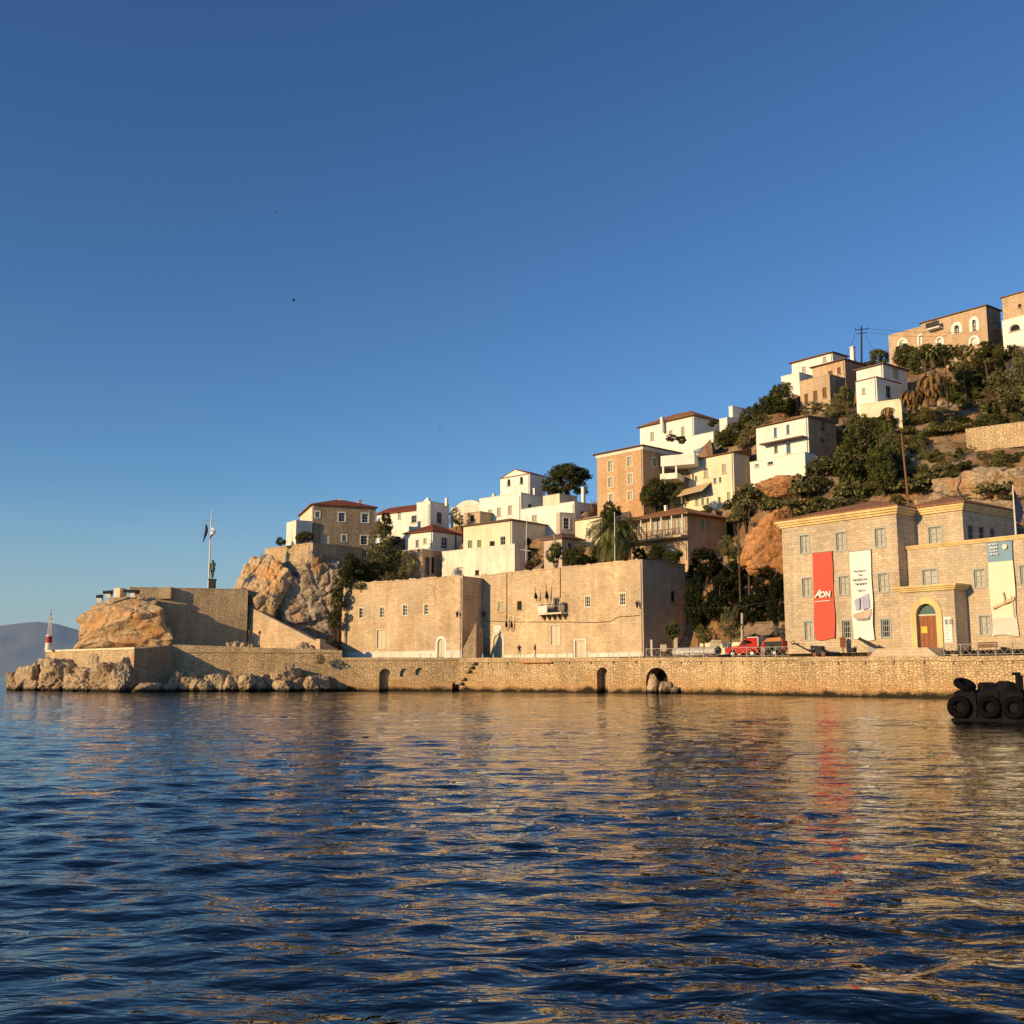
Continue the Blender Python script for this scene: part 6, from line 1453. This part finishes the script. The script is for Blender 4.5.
# ------------------------------------------------------------------ palms
def palm(label, px, py, Y, rad, trunk_h, mat, nf, droop, seed, base_z=None, name='palm_tree', up=.9):
    rng = random.Random(seed); c = at(px, py, Y); g = base_z if base_z is not None else c.z-trunk_h
    r = thing(name, (c.x, c.y, g), label, 'palm tree'); H = c.z-g
    mb = MB(); n = 9
    mb.tube([Vector((.12*math.sin(i*.6), 0, H*i/n)) for i in range(n+1)], [.36-.012*i+.03*(i % 2) for i in range(n+1)], 9)
    mk('trunk', mb, M['bark'], r, local=True)
    V = []; Fs = []
    for i in range(nf):
        az = i*2.39996+rng.uniform(-.2, .2); el0 = math.asin(max(-.95, min(.98, up - (up+droop)*((i+.5)/nf)))); L_ = rad*rng.uniform(.85, 1.1); m = 12; d = Vector((math.cos(az), math.sin(az), 0)); sd_ = Vector((-d.y, d.x, 0))
        p = Vector((0, 0, H)); el = el0; P = [p.copy()]
        for j in range(m):
            p = p + (d*math.cos(el)+Vector((0,0,math.sin(el))))*L_/m; el -= .10+.05*j*.35; el = max(el, -1.45); P.append(p.copy())
        for j in range(m):
            a, b = P[j], P[j+1]; w_ = .035
            o = len(V); V += [a-sd_*w_, a+sd_*w_, b+sd_*w_*.7, b-sd_*w_*.7]; Fs.append((o, o+1, o+2, o+3))
            if j < 1: continue
            for q in range(3):
                s0 = a.lerp(b, q/3); ll = rad*.15*math.sin(math.pi*min(1, .18+.8*(j+q/3)/m))+.04; t_ = (b-a).normalized()
                for sg in (1, -1):
                    e_ = s0 + sd_*sg*ll*.8 + t_*ll*.65 - Vector((0,0,ll*rng.uniform(.1, .5))); wv = t_*.05
                    o = len(V); V += [s0-wv, s0+wv, e_+wv*.3, e_-wv*.3]; Fs.append((o, o+1, o+2, o+3))
    mk('fronds', MB().add(V, Fs), mat, r, local=True, uv=False)
    return r
palm('large feathery palm tree behind the roof of the balcony house', 615, 532, 136.5, 5.0, 5.5, M['leaf_palm'], 84, .45, 5)
palm('dead palm with drooping brown fronds, right of the pair', 932, 378, 134, 2.9, 3.6, M['leaf_dead'], 110, 1.25, 6, up=.45)
palm('dead palm with drooping brown fronds, left of the pair', 913, 392, 135, 2.3, 2.9, M['leaf_dead'], 90, 1.25, 7, up=.4)
palm('young green palm between the dead palms and the mansion', 932, 353, 137, 1.8, 3.0, M['leaf_palm'], 30, .2, 8)
palm('small drooping dry palm at the pale wall under the white villa', 888, 408, 138, 1.3, 1.8, M['leaf_dead'], 34, .9, 9, up=.3)
# ------------------------------------------------------------------ poles, masts and wires
def pole(label, px, y0, y1, Y, rad, mat, name='pole', lean=0, extra=None, cat='pole'):
    p = at(px, y1, Y); q = at(px+lean, y0, Y); r = thing(name, p, label, cat)
    mk('post', MB().tube([p-Vector((0,0,.4)), q], [rad, rad*.75], 7), mat, r); return r, p, q
r, p, up_ = pole('dark wooden utility pole with crossarms on the skyline', 861.4, 327.5, 360, 158, .16, M['iron'], 'utility_pole', cat='utility pole')
mk('crossarm', MB().tube([up_+Vector((-.9, .3, -.3)), up_+Vector((.9, -.3, -.3))], .07, 5).tube([up_+Vector((-.7, .3, -.9)), up_+Vector((.7, -.3, -.9))], .06, 5), M['iron'], r)
mk('insulator', MB().lathe(up_+Vector((0,0,.0)), [(.07, 0), (.10, .15), (.04, .3)], 6).lathe(up_+Vector((.8,-.27,-.25)), [(.05, 0), (.08, .12), (.03, .22)], 6).lathe(up_+Vector((-.8,.27,-.25)), [(.05, 0), (.08, .12), (.03, .22)], 6), M['iron'], r)
def wire(label, a, b, sag, rad=.022, group='overhead wires'):
    pts = [a.lerp(b, i/12)-Vector((0,0,sag*4*(i/12)*(1-i/12))) for i in range(13)]
    mk('wire', MB().tube(pts, rad, 4), M['iron'], None, label, 'wire', group, loc=a)
wire('upper overhead wire from the utility pole to the skyline mansion', up_+Vector((.85,-.3,-.22)), h20.p(-h20.w*.5, -.05, h20.zt-2.6), .25)
wire('lower overhead wire from the utility pole to the skyline mansion', up_+Vector((.7,-.3,-.82)), h20.p(-h20.w*.62, -.05, h20.zt-2.8), .35)
wire('overhead wire sloping left from the utility pole to the brown stone house', up_+Vector((-.8,.3,-.6)), h18.p(-.8, 1, h18.zt+.4), .3)
wire('overhead wire dropping right from the utility pole into the trees', up_+Vector((.5,-.2,-.9)), at(875, 352, 150), .3)
wire('wire strung across the shaded gap from the balcony house to the museum', mansionR.p(.02, 1.0, mansionR.f(644, 603)[1]), mus.p(-mus.w-.02, 2.0, mus.f(788, 594)[1]), .9, .03)
r, p, q = pole('leaning brown telegraph pole standing behind the museum roof', 909, 434, 506, 113, .13, M['brown_wood'], 'telegraph_pole', -7.6, cat='pole')
r, p, q = pole('slender white mast on the roof edge in front of the palm', 614.8, 512, 562, 133, .06, M['white_wood'], 'mast', -.2)
r, p, q = pole('thin white mast with a crossbar left of the palm trees', 525.6, 516, 572, 146, .06, M['white_wood'], 'mast', 1.2)
mk('crossbar', MB().tube([at(520, 549.6, 146), at(530.6, 551, 146)], .05, 5), M['white_wood'], r)
r, p, q = pole('short pale leaning stake among the trees left of the palm', 556.6, 534, 562, 141, .05, M['cream_wood'], 'stake', -3)
r, p, q = pole('pale pillar at the right of the tamarisk in the shaded gap', 742, 613, 640, 116.6, .16, M['concrete'], 'pillar')
# ================================================================== things on the quay
def on_quay(px, back): return quay_at(px, back)
def person(label, px, back, face, shirt, h=1.74, arms=None):
    p, e = on_quay(px, back); r = thing('person', p, label, 'person', rz=face)
    J, Ed = body(**(arms or {})); o = skin_mesh('body', J, Ed, [M['skin'], shirt, M['trousers'], M['hair']], r); s = h/1.78; o.scale = (s,)*3
    for pl in o.data.polygons:
        z = pl.center.z; x = abs(pl.center.x)
        pl.material_index = 3 if (z > 1.66 or (z > 1.58 and pl.center.y > .0)) else 0 if z > 1.47 or (x > .17 and z < 1.0) else 1 if z > .93 else 2 if z > .08 else 3
    return r
person('person in a dark top and pale trousers standing on the quay left of the balcony', 519.4, 3.2, .6, M['shirt'], arms=dict(arm_l=((.30, -.02, 1.2), (.16, -.14, 1.02)), arm_r=((-.30, -.02, 1.2), (-.16, -.14, 1.02))))
person('person seen side-on in a dark top walking on the quay under the balcony', 535, 3.0, 2.0, M['shirt'], arms=dict(stride=.2))
# red truck
tp, te = on_quay(754, 3.6); nb = Vector((-te.y, te.x))
truck = thing('truck', (tp.x, tp.y, tp.z), 'red truck with a dark cargo bed and an orange load parked by the museum', 'truck'); truck.scale = (1, 1, .9)
TL = 7.6; tf = lambda a, d, z: Vector((tp.x+te.x*(a-TL*.5)+nb.x*d, tp.y+te.y*(a-TL*.5)+nb.y*d, tp.z+z))
mb = MB(); prof = [(0,.5),(0,1.05),(.15,1.22),(1.75,1.38),(2.35,2.05),(2.5,2.12),(4.3,2.15),(4.35,.5)]
vs = [tf(a,0,z) for a, z in prof]+[tf(a,1.9,z) for a, z in prof]; n = len(prof)
mb.add(vs, [tuple(range(n)), tuple(range(2*n-1, n-1, -1))]+[(i, (i+1)%n, n+(i+1)%n, n+i) for i in range(n)])
mk('cab', mb, M['red'], truck)
wd = mk('side_window', MB().add([tf(1.98,-.012,1.42), tf(2.9,-.012,1.42), tf(2.9,-.012,2.0), tf(2.48,-.012,2.0)], [(0,1,2,3)]), M['glass'], truck)
mk('windscreen', MB().quad(tf(1.78,.12,1.44), tf(1.78,1.78,1.44), tf(2.31,1.74,2.02), tf(2.31,.16,2.02)), M['glass'], truck)
mk('box', MB().bx(tf, 3.0, 4.4, -.05, 1.95, 1.3, 2.3), M['red'], truck)
mk('box_frame', MB().bx(tf, 2.94, 4.46, -.07, -.05, 2.26, 2.34).bx(tf, 4.4, 4.48, -.07, 1.97, 1.25, 2.3), M['plastic_white'], truck)
mk('bumper', MB().bx(tf, -.12, -.005, .05, 1.85, .5, .78), M['grey_metal'], truck)
for d in (.25, 1.65): mk('headlight', MB().tube([tf(-.04,d,.95), tf(.02,d,.95)], .14, 10), M['plastic_white'], truck)
mk('bed', MB().bx(tf, 4.7, TL-.1, 0, 1.9, .75, 1.75), M['iron'], truck); mk('tailboard', MB().bx(tf, TL-.095, TL, .0, 1.9, .7, 1.8), M['red'], truck); mk('chassis', MB().bx(tf, 4.36, TL-.2, .4, 1.5, .5, .745), M['iron'], truck)
mb = MB(); mb.add([tf(4.9,.2,1.58), tf(7.3,.2,1.58), tf(7.3,1.7,1.58), tf(4.9,1.7,1.58), tf(5.2,.5,1.95), tf(6.9,.45,2.0), tf(6.9,1.5,2.0), tf(5.2,1.5,1.92)], [(3,2,1,0),(4,5,6,7),(0,1,5,4),(1,2,6,5),(2,3,7,6),(3,0,4,7)])
mk('load', mb, M['orange_tarp'], None, 'orange tarpaulin load on the bed of the red truck', 'load', loc=tf(6.5,1,1.76))
for a in (.95, 3.6, 6.4):
    for d in (-.06, 1.72):
        wv = mk('wheel', MB().tube([tf(a,d,.44), tf(a,d+.24,.44)], .44, 16), M['rubber'], truck); dd = d-.012 if d < 1 else d+.252
        mk('rim', MB().tube([tf(a,dd,.44), tf(a,dd+.01,.44)], .25, 12), M['plastic_white'], wv)
person('person standing between the cab and the bed of the red truck', 763.6, 2.4, -.6, M['red'], 1.7)
# covered dinghies
def dinghy(px, back, L_, W_, rz, label):
    p, e = on_quay(px, back); r = thing('dinghy', p, label, 'boat', 'dinghies laid up on the quay', rz)
    st_ = []; n = 9
    for i in range(n):
        t_ = i/(n-1); w_ = W_/2*(math.sin(math.pi*min(1, .12+t_*.62))**.7); x = -L_/2+L_*t_; k = .12*t_*t_
        st_.append([(x, -w_, .75+k), (x, -w_*.8, .3+k), (x, 0, .12+k*2), (x, w_*.8, .3+k), (x, w_, .75+k)])
    V = [q for s in st_ for q in s]; Fs = [(i*5+j, i*5+j+1, i*5+j+6, i*5+j+5) for i in range(n-1) for j in range(4)]+[(0,1,2,3,4)]
    mk('hull', MB().add(V, Fs), M['plastic_white'], r, local=True, smooth=True)
    V = [q for s in st_ for q in ((s[0][0], s[0][1]*1.03, s[0][2]+.01), (s[0][0], s[0][1]*.5, s[0][2]+.22), (s[0][0], 0, s[0][2]+.34), (s[0][0], -s[0][1]*.5, s[0][2]+.22), (s[0][0], -s[0][1]*1.03, s[0][2]+.01))]
    mk('cover', MB().add(V, Fs), M['greycloth'], r, local=True, smooth=True)
    mk('cradle', MB().box(-L_*.3, -L_*.2, -.4, .4, 0, .2).box(L_*.15, L_*.25, -.4, .4, 0, .22), M['brown_wood'], r, local=True)
dinghy(702, 3.2, 4.2, 1.7, -.8, 'white dinghy under a pale cover, rightmost of the two on the quay'); dinghy(688, 3.4, 3.4, 1.4, -.5, 'smaller white dinghy nearer the shaded house wall')
# gate posts, sign, low wall with a bust-like finial
for px, y0, w_, mat, nm, l in ((651.6, 640.6, 1.7, 'white_old', 'post', 'white post close to the shaded house corner'), (675.4, 639, 4, 'cream', 'gate_pillar', 'square cream gate pillar on the quay behind the railing'), (663.6, 644.6, 5.4, 'cream_wood', 'sign_box', 'pale square box on legs between the white post and the gate pillar')):
    p, e = on_quay(px, 5.0); k = p.y/F; top = at(px, y0, p.y).z; w2 = w_*k/2
    r = thing(nm, p, l, 'post'); z0 = p.z if nm != 'sign_box' else top-.75
    mk('body', MB().box(p.x-w2, p.x+w2, p.y-w2, p.y+w2, z0, top), M[mat], r)
    if nm == 'sign_box': mk('leg', MB().box(p.x-.06, p.x+.06, p.y-.06, p.y+.06, p.z, z0-.001), M['brown_wood'], r)
    else: mk('cap', MB().box(p.x-w2*1.2, p.x+w2*1.2, p.y-w2*1.2, p.y+w2*1.2, top+.001, top+.1), M[mat], r)
a, _ = on_quay(700, 6.2); b, _ = on_quay(790, 6.2); e = Vector((b.x-a.x, b.y-a.y)).normalized(); lw = Blk(0, 0, 1, e); lw.O = Vector((b.x, b.y)); LL = (Vector((b.x,b.y))-Vector((a.x,a.y))).length
mk('garden_wall', MB().bx(lw.p, -LL, 0, 0, .4, a.z-.2, at(714, 643.4, a.y).z), M['cream'], None, 'low cream wall behind the dinghies and the red truck', 'wall', loc=a)
p, _ = on_quay(714.4, 6.0); k = p.y/F
r = thing('monument', p, 'small monument with a rust coloured figure on a cream pedestal', 'monument')
mk('pedestal', MB().box(p.x-.55, p.x+.55, p.y-.5, p.y+.15, p.z, p.z+1.75).box(p.x-.68, p.x+.68, p.y-.6, p.y+.2, p.z+1.751, p.z+1.95), M['cream'], r)
mk('figure', MB().lathe((p.x, p.y-.2, p.z+1.951), [(.36,0),(.3,.25),(.34,.5),(.2,.68),(.09,.75),(.16,.9),(.15,1.05),(.05,1.15)], 10), M['door_wood'], r, smooth=True)
# relics shown before the museum: anchor, gun, lantern box, small carriage, bench, rope
p, e = on_quay(806, 1.8); r = thing('anchor', p, 'rusty anchor lying before the left corner of the museum', 'anchor')
ex = Vector((e.x, e.y, 0)); mb = MB().tube([p-ex*1.4+Vector((0,0,1.35)), p+ex*.9+Vector((0,0,.35))], [.07, .09], 8)
for q in (-1, 1): mb.tube([p+ex*.9+Vector((0,0,.35)), p+ex*.75+Vector((0,.35*q,.6)), p+ex*.4+Vector((0,.7*q,.75))], [.09,.08,.03], 7)
mk('shank', mb, M['iron'], r); mk('stock', MB().tube([p-ex*1.2+Vector((-.5,-.6,1.2)), p-ex*1.2+Vector((.5,.6,1.3))], .06, 7), M['iron'], r); mk('ring', MB().torus(p-ex*1.5+Vector((0,0,1.42)), (0,1,.3), .16, .03, 12, 5), M['iron'], r)
def gun(px, back, label, L_, el, mat):
    p, e = on_quay(px, back); r = thing('cannon', p, label, 'cannon', 'cannons before the museum'); ex = Vector((-e.x, -e.y, 0)); ax = (ex*math.cos(el)+Vector((0,0,math.sin(el)))).normalized(); nb_ = Vector((-e.y, e.x, 0)); c = p+Vector((0,0,.85))
    prof = [(-.35,.17),(-.3,.21),(0,.19),(.3,.17),(.34,.19),(.9,.12),(.97,.16),(1,.15)]
    mk('barrel', MB().tube([c+ax*L_*t_ for t_, _ in prof], [q for _, q in prof], 10), M['iron'], r)
    mb = MB(); fn = lambda a, d, z: p+Vector((e.x, e.y, 0))*a+nb_*d+Vector((0,0,z))
    for d in (-.32, .32): mb.add([fn(-.55,d-.05,.25), fn(.9,d-.05,.25), fn(.9,d-.05,.45), fn(-.3,d-.05,.9), fn(-.55,d-.05,.9), fn(-.55,d+.05,.25), fn(.9,d+.05,.25), fn(.9,d+.05,.45), fn(-.3,d+.05,.9), fn(-.55,d+.05,.9)], [(0,1,2,3,4),(9,8,7,6,5),(0,5,6,1),(1,6,7,2),(2,7,8,3),(3,8,9,4),(4,9,5,0)])
    ca = mk('carriage', mb, mat, r)
    for a in (-.35, .65):
        for d in (-.45, .45): mk('wheel', MB().tube([fn(a,d-.05,.22), fn(a,d+.05,.22)], .22, 10), M['brown_wood'], ca)
gun(876, 2.0, 'old cannon on a grey carriage pointing up left before the museum', 1.9, .45, M['grey_metal']); gun(821, 2.2, 'short cannon on a dark carriage beside the anchor', 1.1, .1, M['iron'])
p, e = on_quay(843.4, 3.6); r = thing('lantern_box', p, 'brown wooden lantern box on a post under the red banner', 'box')
mk('post', MB().box(p.x-.05, p.x+.05, p.y-.05, p.y+.05, p.z, p.z+.9), M['brown_wood'], r); mk('case', MB().box(p.x-.22, p.x+.22, p.y-.2, p.y+.2, p.z+.9, p.z+1.7).add([(p.x-.3,p.y-.28,p.z+1.701),(p.x+.3,p.y-.28,p.z+1.701),(p.x+.3,p.y+.28,p.z+1.701),(p.x-.3,p.y+.28,p.z+1.701),(p.x,p.y,p.z+1.95)], [(0,1,4),(1,2,4),(2,3,4),(3,0,4),(3,2,1,0)]), M['door_wood'], r)
p, e = on_quay(852, 2.2); fn = lambda a, d, z: Vector((p.x+e.x*a-e.y*d, p.y+e.y*a+e.x*d, p.z+z))
r = thing('winch', p, 'small dark iron winch frame left of the grey cannon', 'winch')
mb = MB()
for a in (-.35, .35): mb.tube([fn(a,-.3,0), fn(a,0,.95)], .05, 5).tube([fn(a,.3,0), fn(a,0,.95)], .05, 5)
mk('frame', mb, M['iron'], r); mk('drum', MB().tube([fn(-.4,0,.62), fn(.4,0,.62)], .22, 10), M['iron'], r); mk('crank', MB().tube([fn(.4,0,.62), fn(.55,0,.62), fn(.55,.0,.95), fn(.7,0,.95)], .03, 5), M['iron'], r)
p, e = on_quay(986, 2.4); fn = lambda a, d, z: Vector((p.x+e.x*a-e.y*d, p.y+e.y*a+e.x*d, p.z+z))
r = thing('bench', p, 'dark brown plank bench behind the railing right of the porch', 'bench')
mk('seat', MB().bx(fn, -1.0, 1.0, -.25, .25, .46, .53), M['brown_wood'], r); mk('backrest', MB().bx(fn, -1.0, 1.0, .26, .32, .7, 1.15), M['brown_wood'], r)
for a in (-.85, .85): mk('leg', MB().bx(fn, a-.04, a+.04, -.2, .32, .0, .455), M['iron'], r)
p, e = on_quay(1006, 1.6); mb = MB()
for j in range(4): mb.torus(p+Vector((0,0,.1+.16*j)), (.05*j,0,1), .55-.09*j, .09, 18, 6)
mk('rope_coil', mb, M['iron'], None, 'dark coil of rope heaped on the quay at the far right', 'rope', loc=p)
# chain posts along the quay before the sandstone houses
for k, px in enumerate(np.linspace(420, 640, 22)):
    p, e = on_quay(px, .3)
    mk('bollard', MB().lathe(p, [(.06,0),(.05,.35),(.07,.38),(.04,.45)], 8), M['whitepaint'], None, 'short pale post in the row along the quay edge before the sandstone houses', 'bollard', 'short posts along the quay edge', loc=p)
# ================================================================== dark mole with tyres, near right
pp = Blk(1075, 720, 43.5, (.86, -.52)); sl = pp.f(953.5, 705)[0]; zt_ = 1.25
mole = thing('mole_head', pp.p(sl/2, 1, 0), 'landing stage, shade put into its black colour, with tyres at the near right edge', 'landing stage')
mb = MB(); n = 5; rs = random.Random(2)
for i in range(n):
    a0, a1 = sl+(-sl)*i/n+.02, sl+(-sl)*(i+1)/n-.02; j = rs.uniform(-.04, .04)
    mb.add([pp.p(a0,0+j,-.6), pp.p(a1,0+j,-.6), pp.p(a1,3,-.6), pp.p(a0,3,-.6), pp.p(a0,j,zt_-.12), pp.p(a1,j,zt_-.12), pp.p(a1,3,zt_-.12), pp.p(a0,3,zt_-.12), pp.p(a0+.14,.14+j,zt_), pp.p(a1-.14,.14+j,zt_), pp.p(a1-.14,2.9,zt_), pp.p(a0+.14,2.9,zt_)], [(0,1,5,4),(1,2,6,5),(2,3,7,6),(3,0,4,7),(4,5,9,8),(5,6,10,9),(6,7,11,10),(7,4,8,11),(8,9,10,11)])
mk('body', mb, M['shade_black'], mole)
mk('plinth', MB().bx(pp.p, sl-.1, 0, -.12, 3.1, -.6, .12), M['shade_black'], mole)
nrm = Vector((-pp.b.x, -pp.b.y, 0))
for px, py, l in ((959, 701, 'black tyre fender at the left corner of the landing stage'), (989, 701, 'large black tyre fender in the middle of the landing stage'), (1014, 702, 'black tyre fender nearest the right edge of the view')):
    a, z = pp.f(px, py+6, -.06); c = pp.p(a, -.06, z)
    mk('tyre', MB().torus(c, nrm+Vector((0,0,.08)), .33, .14, 24, 10), M['rubber'], None, l, 'tyre', 'tyre fenders on the landing stage', loc=c, smooth=True)
for px, py, d, rr_, ax, l in ((964.5, 679.6, .35, .30, (.15,-.45,.9), 'tyre lying tilted on the left end of the landing stage'),):
    a, z = pp.f(px, py, d); c = pp.p(a, d, zt_+.22)
    mk('tyre', MB().torus(c, ax, rr_, .15, 22, 10), M['rubber'], None, l, 'tyre', loc=c, smooth=True)
a, z = pp.f(1006, 680, .8); c = pp.p(a, .8, zt_)
rockobj('tarpaulin_heap', c+Vector((0,0,.02)), (.52, .4, .34), 77, M['shade_black'], 4, .22, .9, 'rounded black tarpaulin heap beside the post on the landing stage', 'heap', power=2.4)
a, z = pp.f(986.5, 680, .6); c = pp.p(a, .6, zt_)
r = thing('mooring_block', c, 'square black block left of the tarpaulin heap on the landing stage', 'block')
mk('body', MB().add([c+Vector((x*s_, y*s_, z)) for z, s_ in ((0.002, .27), (.22, .27), (.32, .2)) for x, y in ((-1,-1),(1,-1),(1,1),(-1,1))], [(3,2,1,0),(8,9,10,11)]+[(k*4+i, k*4+(i+1)%4, k*4+4+(i+1)%4, k*4+4+i) for k in range(2) for i in range(4)]), M['shade_black'], r)
a, z = pp.f(1018.6, 670, .7); c = pp.p(a, .7, zt_)
r = thing('mooring_bollard', c, 'black post with a small crosspiece on the landing stage', 'bollard')
mk('post', MB().box(c.x-.11, c.x+.11, c.y-.11, c.y+.11, c.z, c.z+.6), M['shade_black'], r); mk('crosspiece', MB().box(c.x-.26, c.x+.05, c.y-.05, c.y+.05, c.z+.6, c.z+.72), M['shade_black'], r)
# ================================================================== birds
def bird(label, px, py, Y, s, rz):
    c = at(px, py, Y); r = thing('bird', c, label, 'bird', rz=rz)
    mk('body', MB().tube([(-.2*s,0,0), (-.08*s,0,.02*s), (.1*s,0,.02*s), (.22*s,0,.03*s)], [.01*s,.055*s,.05*s,.015*s], 6), M['iron'], r, local=True)
    for q in (-1, 1): mk('wing', MB().add([(.1*s,.04*s*q,.02*s), (-.08*s,.04*s*q,.02*s), (-.02*s,.3*s*q,.12*s), (.1*s,.3*s*q,.12*s), (-.05*s,.55*s*q,.06*s)], [(0,1,2,3),(3,2,4)]), M['iron'], r, local=True)
bird('dark bird gliding high in the left sky', 293.5, 300.5, 110, 1.0, .3); bird('tiny bird in the sky above the gabled house', 440, 430, 150, .7, -.4); bird('faint tiny bird highest in the sky', 275.5, 212, 200, .8, .2)
